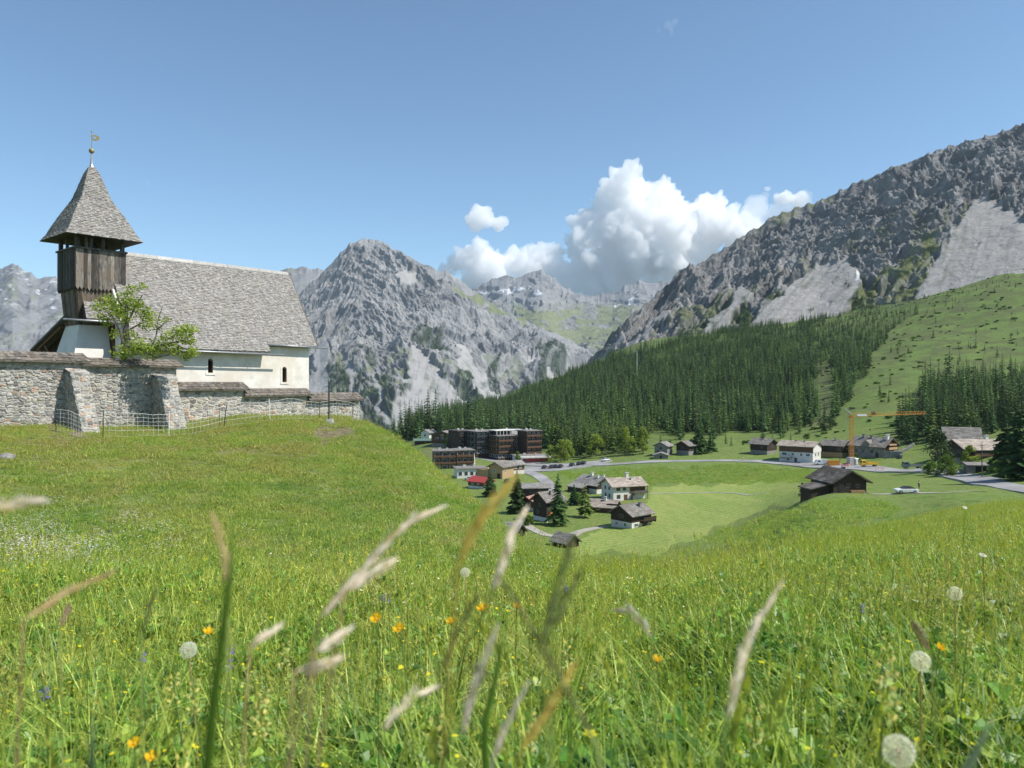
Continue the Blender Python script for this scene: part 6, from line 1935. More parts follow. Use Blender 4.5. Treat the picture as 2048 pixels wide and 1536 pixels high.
def scatter(name, P, rz, sc, ix, coll, label=None, tilt=None, kind='stuff', scz=None):
    """one object that repeats the pieces of a source collection over given points"""
    me = bpy.data.meshes.new(name)
    n = len(P)
    me.vertices.add(n); me.vertices.foreach_set('co', np.ascontiguousarray(P, np.float32).ravel())
    rot = np.zeros((n, 3), np.float32); rot[:, 2] = rz
    if tilt is not None: rot[:, :2] = tilt
    a = me.attributes.new('turn', 'FLOAT_VECTOR', 'POINT'); a.data.foreach_set('vector', rot.ravel())
    s3 = np.stack([sc, sc, sc if scz is None else scz], -1).astype(np.float32)
    a = me.attributes.new('size', 'FLOAT_VECTOR', 'POINT'); a.data.foreach_set('vector', s3.ravel())
    a = me.attributes.new('pick', 'INT', 'POINT'); a.data.foreach_set('value', np.ascontiguousarray(ix, np.int32))
    o = bpy.data.objects.new(name, me); COL.objects.link(o)
    ng = bpy.data.node_groups.new(name, 'GeometryNodeTree')
    ng.interface.new_socket('Geometry', in_out='INPUT', socket_type='NodeSocketGeometry')
    ng.interface.new_socket('Geometry', in_out='OUTPUT', socket_type='NodeSocketGeometry')
    gi = ng.nodes.new('NodeGroupInput'); go = ng.nodes.new('NodeGroupOutput')
    ci = ng.nodes.new('GeometryNodeCollectionInfo'); ci.inputs['Collection'].default_value = coll
    ci.inputs['Separate Children'].default_value = True; ci.inputs['Reset Children'].default_value = True
    ip = ng.nodes.new('GeometryNodeInstanceOnPoints'); ip.inputs['Pick Instance'].default_value = True

    def na(nm, t):
        k = ng.nodes.new('GeometryNodeInputNamedAttribute'); k.data_type = t; k.inputs['Name'].default_value = nm
        return k.outputs['Attribute']
    ng.links.new(gi.outputs[0], ip.inputs['Points']); ng.links.new(ci.outputs[0], ip.inputs['Instance'])
    ng.links.new(na('pick', 'INT'), ip.inputs['Instance Index'])
    e2r = ng.nodes.new('FunctionNodeEulerToRotation'); ng.links.new(na('turn', 'FLOAT_VECTOR'), e2r.inputs[0]); ng.links.new(e2r.outputs[0], ip.inputs['Rotation'])
    ng.links.new(na('size', 'FLOAT_VECTOR'), ip.inputs['Scale'])
    ng.links.new(ip.outputs[0], go.inputs[0])
    md = o.modifiers.new('scatter', 'NODES'); md.node_group = ng
    return tag(o, label, kind=kind)


SPR = [conifer('spruce', 40 + k, 14.0 + k * .3, 2.5 + .2 * k, 15, 8, 2, 'spruce', .32 + .04 * k) for k in range(5)]
LAR = [conifer('larch', 60 + k, 13.0, 2.9, 14, 8, 3, 'larch', .2, .1, (.75, 1.3), .25) for k in range(3)]
tree_src = source('tree_models', SPR + LAR)      # picked in alphabetical order: larch x3, spruce x5

rng = np.random.default_rng(77)
gx, gy = np.meshgrid(np.arange(-160, 760, 4.6), np.arange(290, 1000, 4.6))
X = (gx + rng.uniform(-2, 2, gx.shape)).ravel(); Y = (gy + rng.uniform(-2, 2, gy.shape)).ravel()
ok = np.abs(X / Y) < .8; X, Y = X[ok], Y[ok]
Zt = H(X, Y)
px, py = img(X, Y, Zt)
den = forest_density(px, py)
# stray trees on the open slope and thinning towards the tree line
stray = .02 * pip(px, py, [(1690, 560), (2100, 500), (2100, 760), (1850, 760), (1700, 860)]) + .16 * pip(px, py, [(1300, 690), (1900, 520), (2048, 520), (1980, 600), (1800, 640), (1560, 720)])
stray = stray + .10 * pip(px, py, [(1300, 895), (1480, 880), (1690, 845), (1690, 870), (1500, 890), (1300, 905)])
keep = rng.random(len(X)) < np.maximum(den * (.97 - .75 * sstep(.25, .6, fbm(X / 30, Y / 30, 4, seed=43))), stray)
keep &= ~((px > 780) & (px < 1130) & (Y < 425)) & ((Y > 372) | (px > 1790))
X, Y, Zt, px, py, den = (a[keep] for a in (X, Y, Zt, px, py, den))
sc = (.38 + .82 * rng.random(len(X)) ** .75) * np.where(rng.random(len(X)) < .06, 1.3, 1) * (1 + .22 * fbm(X / 38, Y / 38, 3, seed=44)) * np.where(den < .3, .55, 1) * (1 - .35 * sstep(620, 900, Y))
sc = sc * (1 - .3 * sstep(1500, 1800, px) * sstep(760, 640, py))
sc = np.where((px < 1130) & (Y < 560), sc * 1.25, sc)
lar = rng.random(len(X)) < np.where((px > 1080) & (px < 1320) & (py > 850), .6, .10 + .16 * sstep(1250, 1650, px))
ix = np.where(lar, rng.integers(0, 3, len(X)), 3 + rng.integers(0, 5, len(X)))
rzs = rng.uniform(0, 6.28, len(X))
# the 280 that show largest stand as trees of their own
size = sc / Y * np.where((px > -40) & (px < 2090), 1, 0) * np.where((px < 880), 0, 1) * np.where((px > 880) & (px < 1060) & (py > 868), 0, 1)
big = np.argsort(-size)[:280]
isbig = np.zeros(len(X), bool); isbig[big] = True
protos = {}
for i in big:
    k = int(ix[i])
    kind = 'larch' if k < 3 else 'spruce'
    me = (LAR + SPR)[k].data
    o = bpy.data.objects.new(kind, me); COL.objects.link(o)
    o.location = (X[i], Y[i], Zt[i]); o.rotation_euler = (0, 0, rzs[i]); o.scale = (sc[i] * rng.uniform(.9, 1.15), sc[i] * 1.0, sc[i] * 1.05)
    q = px[i]
    zone = ('on the forest edge behind the hotel row' if q < 1130 else 'in the grove beside the road left of the two small cottages' if q < 1310 else
            'along the lower forest edge above the roadside houses' if q < 1695 else 'in the dark wood above the right end of the road')
    tag(o, ('light green larch ' if k < 3 else 'dark green pointed spruce ') + zone, kind, kind + ' trees ' + zone)
w = ~isbig
scatter('forest', np.stack([X[w], Y[w], Zt[w]], -1), rzs[w], sc[w], ix[w], tree_src, 'dense dark spruce forest covering the slope under the crag mountain', scz=sc[w] * rng.uniform(.9, 1.2, w.sum()))

# low shrubs and dwarf pines on the open slope
sg = np.random.default_rng(90)
SHR = []
for k in range(3):
    V, Q, T = leaf_cloud([(sg.uniform(-1, 1), sg.uniform(-1, 1), .5, sg.uniform(.6, 1.0), 60) for _ in range(4)], .3, sg, .6, (.6, 1.3), .7)
    SHR.append(mesh_np('shrub', V, Q, M['darkleaf' if k < 1 else 'bush'], T, link=False))
shr_src = source('shrub_models', SHR)
sx_, sy_ = sg.uniform(60, 760, 26000), sg.uniform(300, 960, 26000)
sz_ = H(sx_, sy_); qx, qy = img(sx_, sy_, sz_)
sd = sstep(-.05, .45, fbm(sx_ / 26, sy_ / 26, 5, .65, seed=91)) * pip(qx, qy, [(1290, 700), (1500, 640), (1850, 540), (2120, 470), (2120, 800), (1850, 790), (1800, 900), (1690, 880), (1450, 900), (1290, 905)])
ks = (sg.random(len(sx_)) < sd * .22) & (forest_density(qx, qy) < .99)
scatter('shrubs', np.stack([sx_, sy_, sz_], -1)[ks], sg.uniform(0, 6.28, ks.sum()), sg.uniform(.4, 1.3, ks.sum()), sg.integers(0, 3, ks.sum()), shr_src, 'low dark shrubs and dwarf pines dotted over the open green slope')


def mountain_trees(name, mid, seed, n, s0, s1, label):
    o = bpy.data.objects[mid]; me = o.data
    co = np.empty(len(me.vertices) * 3, np.float32); me.vertices.foreach_get('co', co); co = co.reshape(-1, 3)
    t = np.empty(len(me.vertices) * 4, np.float32); me.color_attributes['tint'].data.foreach_get('color', t); t = t.reshape(-1, 4)
    no = np.empty(len(me.vertices) * 3, np.float32); me.vertices.foreach_get('normal', no); no = no.reshape(-1, 3)
    r = np.random.default_rng(seed)
    p = np.clip(t[:, 2] - .25, 0, 1) * (no[:, 2] > .3)
    p = p / p.sum()
    i = r.choice(len(co), n, False, p)
    return scatter(name, co[i] - [0, 0, 1.0], r.uniform(0, 6.28, n), r.uniform(s0, s1, n), 3 + r.integers(0, 5, n), tree_src, label)


mountain_trees('forest', 'mountain', 5, 1500, .25, .6, 'scattered dark trees and dwarf pines clinging to the foot of the crag mountain')
mountain_trees('forest', 'mountain.001', 6, 6000, .6, 1.25, 'dark woods on the lower flanks of the pale central mountain')


# --- trees of the village, each with trunk and crown
def big_conifer(px, D, h, rad, seed, label, mat='spruce', name='spruce', dense=1.0, tone=(.75, 1.7), gap=.08, droop=.35, low=.06):
    b = ground(px, D)
    root = empty(name, b, 0, label, 'tree')
    (V, Q, T), tb = conifer('x', seed, h, rad * 1.18, int(26 * dense), int(12 * dense), 7, mat, droop, low, tone, gap, split=True)
    tb.build('trunk', M['bark'], root, True)
    mesh_np('crown', V, Q, M[mat], T, root)


def leafy(px, D, h, w, seed, label, mat='darkleaf', name='deciduous_tree', trunk=.3, n=2600, leaf=.30, low=.15, tone=(.6, 1.4)):
    b = ground(px, D)
    root = empty(name, b, 0, label, 'tree' if name != 'bush' else 'bush')
    r = random.Random(seed); g = np.random.default_rng(seed)
    tr = MB(); bl = []
    tr.tube([(0, 0, -.5), (.05, 0, h * .3), (-.08, .05, h * .6), (0, 0, h * .85)], [trunk, trunk * .8, trunk * .5, .05], 7)
    k = 26
    for i in range(k):
        a = r.uniform(0, 6.28); f = low + (1 - low) * r.random() ** .8
        rr = w * .5 * math.sin(math.pi * min(.95, .22 + .75 * f)) * r.uniform(.3, 1.0)
        c = (rr * math.cos(a), rr * math.sin(a), h * f * .95)
        bl.append((*c, w * r.uniform(.13, .24), n // k))
        if i % 3 == 0: tr.tube([(0, 0, c[2] * .55), (c[0] * .5, c[1] * .5, c[2] * .8), c], [trunk * .4, trunk * .22, .03], 5)
    tr.build('trunk', M['bark'], root)
    V, Q, T = leaf_cloud(bl, leaf, g, .6, tone, .9)
    mesh_np('crown', V, Q, M[mat], T, root)


big_conifer(1034, 226, 12.5, 3.4, 1, 'big dark spruce beside the black timber house')
big_conifer(1116, 206, 14.0, 3.3, 2, 'tall spruce right of the black timber house')
big_conifer(980, 262, 8.6, 2.9, 3, 'bushy mid green spruce below the light timber workshop', tone=(.9, 1.8))
big_conifer(1170, 219, 9.8, 3.1, 4, 'light green larch on the lawn left of the log cabin', 'larch', 'larch', .8, (.6, 1.15), .3, .15, .16)
big_conifer(1148, 240, 6.5, 2.2, 5, 'small dark spruce in front of the slab roofed house')
big_conifer(1398, 350, 14.0, 5.0, 6, 'broad dark spruce beside the shaded cottage at the road', tone=(.45, 1.0))
big_conifer(1422, 354, 8.5, 3.2, 7, 'small round spruce right of the broad dark one at the road')
for k, (q, d, hh) in enumerate(((1160, 385, 12), (1182, 382, 13), (1204, 388, 15), (1226, 380, 14), (1247, 386, 15), (1268, 378, 16), (1284, 372, 15))):
    big_conifer(q, d, hh * 1.1, 3.9, 20 + k, ('leftmost larch of the row beside the parking area', 'second larch from the left beside the parking area', 'third larch from the left beside the parking area', 'middle larch of the row between parking area and cottages',
                'third larch from the right in the row beside the road', 'second larch from the right in the row beside the road', 'tall pale larch at the right end of the row beside the road')[k], 'larch', 'larch', .8, (.6, 1.25), .2, .2, .12)
big_conifer(2040, 172, 17.5, 5.5, 8, 'huge dark tree at the right edge beyond the road', tone=(.4, .9), droop=.25)
big_conifer(2012, 196, 14, 4.5, 9, 'dark conifer left of the huge tree at the right edge', tone=(.45, .95))
leafy(1876, 222, 11.5, 9.5, 31, 'dark round leafy tree between the flatbed truck and the brown chalet')
leafy(1893, 205, 4.6, 7.0, 32, 'pale green bush at the foot of the dark round tree', 'bush', 'bush', .1, 2200, .26, .1)
leafy(1862, 212, 3.6, 4.0, 33, 'low bush at the roadside left of the pale green one', 'bush', 'bush', .1, 1200, .24, .1)
leafy(1940, 214, 6.6, 4.2, 34, 'young light green tree in front of the brown chalet', 'leaf', 'deciduous_tree', .1, 1800, .22)
leafy(1998, 190, 3.2, 4.5, 35, 'bright green bush under the conifers at the right edge', 'bush', 'bush', .1, 1500, .24, .1)
leafy(1608, 166, 3.4, 2.2, 36, 'small dark bush at the left corner of the dark barn', 'darkleaf', 'bush', .08, 900, .16, .1)
leafy(1057, 205, 2.8, 3.2, 37, 'light green bush between the long roof and the black house', 'bush', 'bush', .08, 1200, .18, .1)
leafy(897, 412, 8, 5.2, 38, 'pale green tree beside the brown chalet left of the hotels', 'leaf', 'deciduous_tree', .2, 1500, .3)
leafy(1712, 296, 3.2, 4, 39, 'bushy shrub in front of the stone farmhouse', 'bush', 'bush', .08, 1200, .22, .1)
leafy(1660, 400, 5, 7, 40, 'low shrub clump below the clearing above the dark timber house', 'darkleaf', 'bush', .1, 1500, .3, .1)
leafy(1155, 244, 3.4, 4.4, 41, 'light green bush in front of the slab roofed house', 'bush', 'bush', .08, 1200, .2, .1)
leafy(1088, 248, 2.6, 3.4, 42, 'bush between the lane and the dark flat roofed house', 'bush', 'bush', .08, 900, .2, .1)
leafy(1102, 372, 8.5, 5.5, 43, 'pale green leafy tree at the right end of the shop canopy', 'leaf', 'deciduous_tree', .15, 1800, .28)
leafy(1135, 378, 10, 6.5, 44, 'larger pale green leafy tree between the shop and the larch row', 'leaf', 'deciduous_tree', .18, 2200, .3)
leafy(1035, 372, 6.5, 3.4, 45, 'slim green tree in front of the hotel tower', 'bush', 'deciduous_tree', .12, 1200, .24)
for k, (q, dd, hh, ww) in enumerate(((1122, 372, 10.5, 7), (1192, 374, 11.5, 8), (1250, 368, 13, 8.5), (1286, 362, 13, 7))):
    leafy(q, dd, hh, ww, 50 + k, ('round pale green broadleaf tree just right of the shop canopy', 'round pale green broadleaf tree in the middle of the larch row', 'tall pale green broadleaf tree right of the middle of the larch row', 'tall pale green broadleaf tree at the right end of the larch row')[k], 'leaf', 'deciduous_tree', .2, 2600, .32)


# ------------------------------------------------------------------ the meadow: many small grass tufts
TONES = [((1, 1, 1), .36), ((1.3, 1.2, .95), .2), ((.5, .72, .6), .22), ((2.1, 1.8, 1.9), .16), ((1.5, 1.4, .8), .06)]


def blades(rng, n, size, h0, h1, w0, w1, seg=3, lean=.45, tones=TONES):
    """n grass blades with a curve, as quads"""
    bx = rng.uniform(-size / 2, size / 2, n); by = rng.uniform(-size / 2, size / 2, n)
    h = rng.uniform(h0, h1, n) * rng.uniform(.6, 1.0, n); w = rng.uniform(w0, w1, n)
    a = rng.uniform(0, 2 * math.pi, n); f = a + rng.uniform(-.6, .6, n) + math.pi / 2
    l = rng.uniform(.05, lean, n); c = rng.uniform(0, .9, n) * lean * 1.6
    dx, dy = np.cos(a), np.sin(a); sx, sy = np.cos(f), np.sin(f)
    V = np.zeros((n, seg + 1, 2, 3))
    for i in range(seg + 1):
        t = i / seg
        d = h * (l * t + c * t * t); z = h * (t - .35 * c * t * t)
        ww = w * (1 - t ** 1.6) * .5 + .0004
        for k, s in ((0, -1), (1, 1)):
            V[:, i, k, 0] = bx + dx * d + sx * ww * s; V[:, i, k, 1] = by + dy * d + sy * ww * s; V[:, i, k, 2] = z - .01
    b = (np.arange(n) * (seg + 1) * 2)[:, None, None]; i = np.arange(seg)[None, :, None]
    q = b + i * 2 + np.array([0, 1, 3, 2])[None, None, :]
    p = np.array([t[1] for t in tones]); p = p / p.sum()
    tn = np.array([t[0] for t in tones])[rng.choice(len(tones), n, p=p)] * rng.uniform(.7, 1.25, (n, 1))
    T = np.repeat(tn[:, None, :], (seg + 1) * 2, 1)
    # paler towards the foot of the blade, as grass is
    return V.reshape(-1, 3), q.reshape(-1, 4), T.reshape(-1, 3)


def heads(rng, n, size, h0, h1, tone, hl=.06, hw=.006):
    """thin stems with loose seed heads"""
    V, Q, T = [], [], []; b = 0
    for k in range(n):
        x, y = rng.uniform(-size / 2, size / 2, 2); h = rng.uniform(h0, h1); a = rng.uniform(0, 6.28); l = rng.uniform(.05, .35)
        d = np.array([math.cos(a), math.sin(a), 0]); s = np.array([-d[1], d[0], 0]); s2 = np.array([.7 * d[0] + .7 * s[0], .7 * d[1] + .7 * s[1], 0])
        P = [np.array([x, y, 0]) + d * h * l * t * t + np.array([0, 0, h * t * (1 - .12 * l * t)]) for t in (0, .35, .7, 1)]
        for i in range(3):
            for sd in (s, ):
                V += [P[i] - sd * .0011, P[i] + sd * .0011, P[i + 1] + sd * .0009, P[i + 1] - sd * .0009]; T += [(1.15, 1.05, .9)] * 4; Q.append([b, b + 1, b + 2, b + 3]); b += 4
        dr = (P[3] - P[2]); dr /= np.linalg.norm(dr)
        m = 9
        L = hl * rng.uniform(.6, 1.4)
        tn = np.array(tone) * rng.uniform(.7, 1.25)
        for i in range(m):
            c = P[3] + dr * L * (i / m - .15); e = rng.normal(size=3); e -= dr * e.dot(dr); e /= np.linalg.norm(e)
            g = hw * math.sin(math.pi * (.15 + .8 * i / m)) * rng.uniform(.8, 1.6)
            f = np.cross(dr, e)
            V += [c, c + e * g + dr * L * .08 + f * g * .4, c + dr * L * .24 + e * g * .6, c + e * g * .2 + dr * L * .1 - f * g * .4]; T += [tuple(tn)] * 4; Q.append([b, b + 1, b + 2, b + 3]); b += 4
    return np.array(V), np.array(Q), np.array(T)


def leaves_low(rng, n, size, r0, r1):
    """broad herb leaves: clover, dandelion, plantain"""
    V, Q, T = [], [], []; b = 0
    for k in range(n):
        x, y = rng.uniform(-size / 2, size / 2, 2); a = rng.uniform(0, 6.28); L = rng.uniform(r0, r1); w = L * rng.uniform(.18, .4)
        z = rng.uniform(.02, .17); up = rng.uniform(-.2, .7)
        d = np.array([math.cos(a), math.sin(a), up]); s = np.array([-math.sin(a), math.cos(a), 0]); o = np.array([x, y, z])
        tn = np.array([(.7, 1.0, .75), (1.05, 1.1, .9), (.45, .7, .6)][rng.integers(3)]) * rng.uniform(.7, 1.25)
        p1, p2 = o + d * L * .35, o + d * L * .75 - np.array([0, 0, .1 * L])
        V += [o, p1 + s * w + [0, 0, .02], p1, p1 - s * w + [0, 0, .02], p2 + s * w * .7, p2, p2 - s * w * .7, o + d * L - np.array([0, 0, .3 * L])]
        T += [tuple(tn)] * 8
        Q += [[b, b + 1, b + 2, b + 3], [b + 1, b + 4, b + 5, b + 2], [b + 2, b + 5, b + 6, b + 3], [b + 4, b + 7, b + 6, b + 5]]; b += 8
    return np.array(V), np.array(Q), np.array(T)


def tuft(name, parts, mat='grass'):
    V, Q, T = join_np(parts)
    return mesh_np(name, V, Q, M[mat], T, link=False)


g = np.random.default_rng(5)


def specks(rng, n, size, z0, z1, r0, r1, tone):
    """small blossoms on the tuft: five little petals each"""
    V, Q, T = [], [], []; b = 0
    for k in range(n):
        x, y = rng.uniform(-size / 2, size / 2, 2); z = rng.uniform(z0, z1); r_ = rng.uniform(r0, r1); tx, ty = rng.uniform(-.6, .6, 2)
        for q in range(5):
            a = q * 1.2566; P = [(0, 0)] + [(m * r_ * math.cos(a + o), m * r_ * math.sin(a + o)) for m, o in ((.7, -.5), (1, 0), (.7, .5))]
            V += [(x + p, y + s, z + p * tx + s * ty) for p, s in P]; T += [tone] * 4; Q.append([b, b + 1, b + 2, b + 3]); b += 4
        V += [(x - .001, y, 0), (x + .001, y, 0), (x + .001, y, z), (x - .001, y, z)]; T += [(1, 1, 1)] * 4; Q.append([b, b + 1, b + 2, b + 3]); b += 4
    return np.array(V), np.array(Q), np.array(T)


YEL = (3.2, 2.1, .3); WHT = (3.4, 2.6, 8.0)
TALL = []
for k in range(6):
    TALL.append(tuft('meadow_tuft_%d' % k, [blades(g, 105, .36, .12, .40, .003, .009, 4, .65), blades(g, 50, .36, .08, .22, .005, .011, 3, .8), leaves_low(g, 44, .36, .03, .10),
                                           heads(g, 4, .34, .30, .50, (1.55, 1.2, 1.15)), heads(g, 2, .34, .28, .46, (1.2, 1.15, .8), .035, .004)] + ([specks(g, 2 + k, .3, .16, .34, .006, .011, YEL)] if k % 2 == 0 else [])))
SHORT = []
for k in range(5):
    SHORT.append(tuft('turf_tuft_%d' % k, [blades(g, 330, .62, .05, .17, .005, .010, 3, .6), heads(g, 7, .6, .14, .26, (1.7, 1.45, 1.3), .05, .006), leaves_low(g, 14, .6, .03, .06)]))
MIDT = []
for k in range(5):
    MIDT.append(tuft('herb_tuft_%d' % k, [blades(g, 190, .5, .12, .36, .005, .011, 3, .6), heads(g, 11, .5, .28, .5, (1.6, 1.3, 1.15), .06, .008), leaves_low(g, 30, .5, .04, .10)] + ([specks(g, 3 + k, .45, .18, .38, .007, .013, YEL)] if k in (0, 2) else [specks(g, 3, .45, .16, .36, .006, .011, WHT)] if k == 4 else [])))
tall_src, short_src, mid_src = source('tall_tufts', TALL), source('short_tufts', SHORT), source('herb_tufts', MIDT)


def sow(name, src, nsrc, u0, u1, y0, y1, step, s0, s1, label, seed, test=None, fade=None):
    r = np.random.default_rng(seed)
    xs = np.arange(min(u0 * y0, u0 * y1), max(u1 * y1, u1 * y0), step); ys = np.arange(y0, y1, step)
    gx, gy = np.meshgrid(xs, ys)
    x = (gx + r.uniform(-.5, .5, gx.shape) * step).ravel(); y = (gy + r.uniform(-.5, .5, gy.shape) * step).ravel()
    ok = (x / y > u0) & (x / y < u1) & (y > y0) & (y < y1)
    # nothing grows inside the wall or the church
    t = -((x - WR.x) * DV.x + (y - WR.y) * DV.y); e = (x - WR.x) * NVv.x + (y - WR.y) * NVv.y
    ok &= ~((e < .15) & (t > -.3))
    if test is not None: ok &= test(x, y, r)
    x, y = x[ok], y[ok]
    z = H(x, y)
    s = r.uniform(s0, s1, len(x))
    # clumps: taller and thinner patches
    s = s * (.92 + .42 * gnoise(x / .55, y / .55, seed + 60) + .25 * gnoise(x / 2.3, y / 2.3, seed + 61))
    s = np.clip(s, s0 * .5, s1 * 1.25)
    if fade is not None: s = s * fade(x, y)
    return scatter(name, np.stack([x, y, z], -1), r.uniform(0, 6.28, len(x)), s, r.integers(0, nsrc, len(x)), src, label, tilt=r.normal(0, .06, (len(x), 2)))


def left_edge(x, y, r):      # tall growth gives way to shorter turf on the hollow and the knoll
    lim = 7.6 + 1.4 * gnoise(x / 1.6, y / 1.6, 31) + 14 * sstep(-.12, .12, x / y) + 30 * sstep(.05, .3, x / y)
    return (y < lim) | (r.random(len(x)) < .04)


def turf_zone(x, y, r):
    lim = 6.6 + 14 * sstep(-.12, .12, x / y) + 30 * sstep(.05, .3, x / y)
    c, d = jit(*img(x, y, H(x, y)), 26, 50, 90)
    bare = pip(c, d, [(640, 850), (735, 835), (725, 880), (650, 885)]) | pip(c, d, [(90, 850), (190, 860), (230, 885), (90, 880)])
    return (y > lim) & ~(bare & (r.random(len(x)) < .75))


sow('grass', tall_src, 6, -2.6, 2.6, .6, 5.0, .19, .8, 1.15, 'tall flowering meadow grass close to the camera', 1, None)
sow('grass', mid_src, 5, -1.6, 1.6, 4.6, 15.0, .28, .75, 1.1, 'tall meadow grass of the middle ground', 2, left_edge)
sow('grass', mid_src, 5, -.2, 1.3, 14.5, 46, .36, .5, .95, 'meadow grass along the hillside crest on the right', 3, left_edge)
sow('grass', short_src, 5, -1.35, .32, 6.2, 46, .36, .7, 1.15, 'shorter yellow green turf on the church knoll', 4, turf_zone)
sow('grass', short_src, 5, .16, .9, 40, 84, .9, 1.2, 1.9, 'coarse meadow grass on the far side of the hillside', 6)



def rough(x, y, r):
    a, b = img(x, y, H(x, y))
    barn = (np.abs(x - U(1676) * 154) < 11) & (np.abs(y - 150) < 14)
    a, b = jit(a, b, 8, 40, 97)
    a = np.where(barn, 0, a)
    return pip(a, b, [(1085, 950), (1240, 937), (1500, 930), (1620, 940), (1640, 962), (1450, 968), (1300, 970), (1180, 962)]) | pip(a, b, [(1410, 1080), (1520, 1035), (1640, 1000), (1760, 1002), (1800, 1020), (1640, 1070), (1500, 1100)])


sow('grass', short_src, 5, .02, .55, 84, 335, 1.5, 2.2, 3.6, 'rough uncut grass on the banks above and below the mown meadow', 12, rough)

# little white flowers in the hollow on the left
fl = []
for k in range(3):
    V, Q, T = [], [], []; b = 0
    for j in range(9):
        x, y = g.uniform(-.16, .16, 2); z = g.uniform(.13, .24); r_ = g.uniform(.009, .016)
        for q in range(5):
            a = q * 1.2566 + g.uniform(-.2, .2); a2 = a + .55; a0 = a - .55
            V += [(x, y, z), (x + r_ * .7 * math.cos(a0), y + r_ * .7 * math.sin(a0), z + .004), (x + r_ * math.cos(a), y + r_ * math.sin(a), z + .006), (x + r_ * .7 * math.cos(a2), y + r_ * .7 * math.sin(a2), z + .004)]
            T += [(.95, .92, .95)] * 4; Q.append([b, b + 1, b + 2, b + 3]); b += 4
    fl.append(mesh_np('white_flowers_%d' % k, np.array(V), np.array(Q), M['flower'], np.array(T), link=False))
wf = source('flower_tufts', fl)


def flower_zone(x, y, r):
    a, b = img(x, y, H(x, y))
    a, b = jit(a, b, 30, 60, 95)
    d = .75 * pip(a, b, [(-80, 1070), (60, 1045), (140, 1080), (200, 1120), (220, 1160), (120, 1150), (-80, 1120)]) + .2 * pip(a, b, [(-80, 1020), (300, 1020), (400, 1100), (260, 1180), (-80, 1160)]) + .012
    return r.random(len(x)) < d


sow('white_flowers', wf, 3, -.95, .25, 9, 26, .19, .9, 1.4, 'drift of tiny white flowers in the hollow at the left', 8, flower_zone)


# ------------------------------------------------------------------ single plants close to the camera
def stem_pts(tip, lean, n=7):
    """curved stem from the ground up to tip; lean = horizontal offset of the foot"""
    fx, fy = tip.x + lean[0], tip.y + lean[1]
    f = Vector((fx, fy, Hs(fx, fy) - .02))
    mid = Vector((f.x * .75 + tip.x * .25, f.y * .75 + tip.y * .25, f.z * .42 + tip.z * .58))
    return [f * (1 - t) ** 2 + mid * 2 * t * (1 - t) + tip * t * t for t in [i / (n - 1) for i in range(n)]]


def spike(pts, w, color, rng, dens=1.0, hair=.5):
    """a fluffy grass head along a curve: many small pointed scales"""
    V, Q, T = [], [], []; b = 0
    P = [Vector(p) for p in pts]
    L = sum((P[i + 1] - P[i]).length for i in range(len(P) - 1))
    n = int(L / w * 8 * dens)
    for k in range(n):
        t = (k + rng.random()) / n; f = t * (len(P) - 1); i = min(int(f), len(P) - 2); c = P[i].lerp(P[i + 1], f - i)
        d = (P[i + 1] - P[i]).normalized()
        e = Vector(rng.normal(size=3)); e -= d * e.dot(d); e.normalize(); s = d.cross(e)
        env = math.sin(math.pi * min(1, .12 + .88 * t)) ** .6
        g = w * .5 * env * rng.uniform(.6, 1.25); l = w * rng.uniform(1.0, 2.2)
        q = c + e * g * .45; tip = c + e * g * 1.1 + d * l
        m_ = (q + tip) / 2; ww = w * .11
        V += [q, m_ + s * ww, tip, m_ - s * ww]; k_ = rng.uniform(.75, 1.2)
        T += [tuple(x * k_ for x in color)] * 4; Q.append([b, b + 1, b + 2, b + 3]); b += 4
    return np.array([tuple(v) for v in V]), np.array(Q), np.array(T)


PALE = (.86, .76, .66); TAN = (.62, .47, .25); OCH = (.48, .38, .08); DRK = (.12, .16, .04); GRN = (.42, .5, .15); GRY = (.6, .55, .46)


def stalk(label, head, D, color, w, stem_c=GRN, lean=(0, .05), stem_r=.0011, below=None, name='grass_stalk'):
    """head: list of (px, py) from its base to its tip"""
    r = np.random.default_rng(int(head[0][0] * 3 + head[0][1]))
    P = [at(a, b, D + .02 * i) for i, (a, b) in enumerate(head)]
    b0 = P[0]
    st = [at(a, b, D) for a, b in below][::-1] if below else []
    foot = stem_pts(st[0] if st else b0, lean)
    pts = foot + st[1:] + ([b0] if st else []) + P[1:]
    root = empty(name, foot[0], 0, label, 'grass stalk', 'grass stalks close to the camera')
    o = Vector(root.location)
    m = MB(); n = len(pts)
    m.tube([p - o for p in pts], [stem_r * (1.25 - .7 * i / (n - 1)) for i in range(n)], 6, stem_c)
    m.build('stem', M['seed'], root, True)
    # smooth the head curve
    cur = []
    for i in range(len(P) - 1):
        for q in range(4): cur.append(P[i].lerp(P[i + 1], q / 4) - o)
    cur.append(P[-1] - o)
    V, Q, T = spike(cur, w * 1.18, color, r)
    mesh_np('seed_head', V, Q, M['seed'], T, root)
    return root


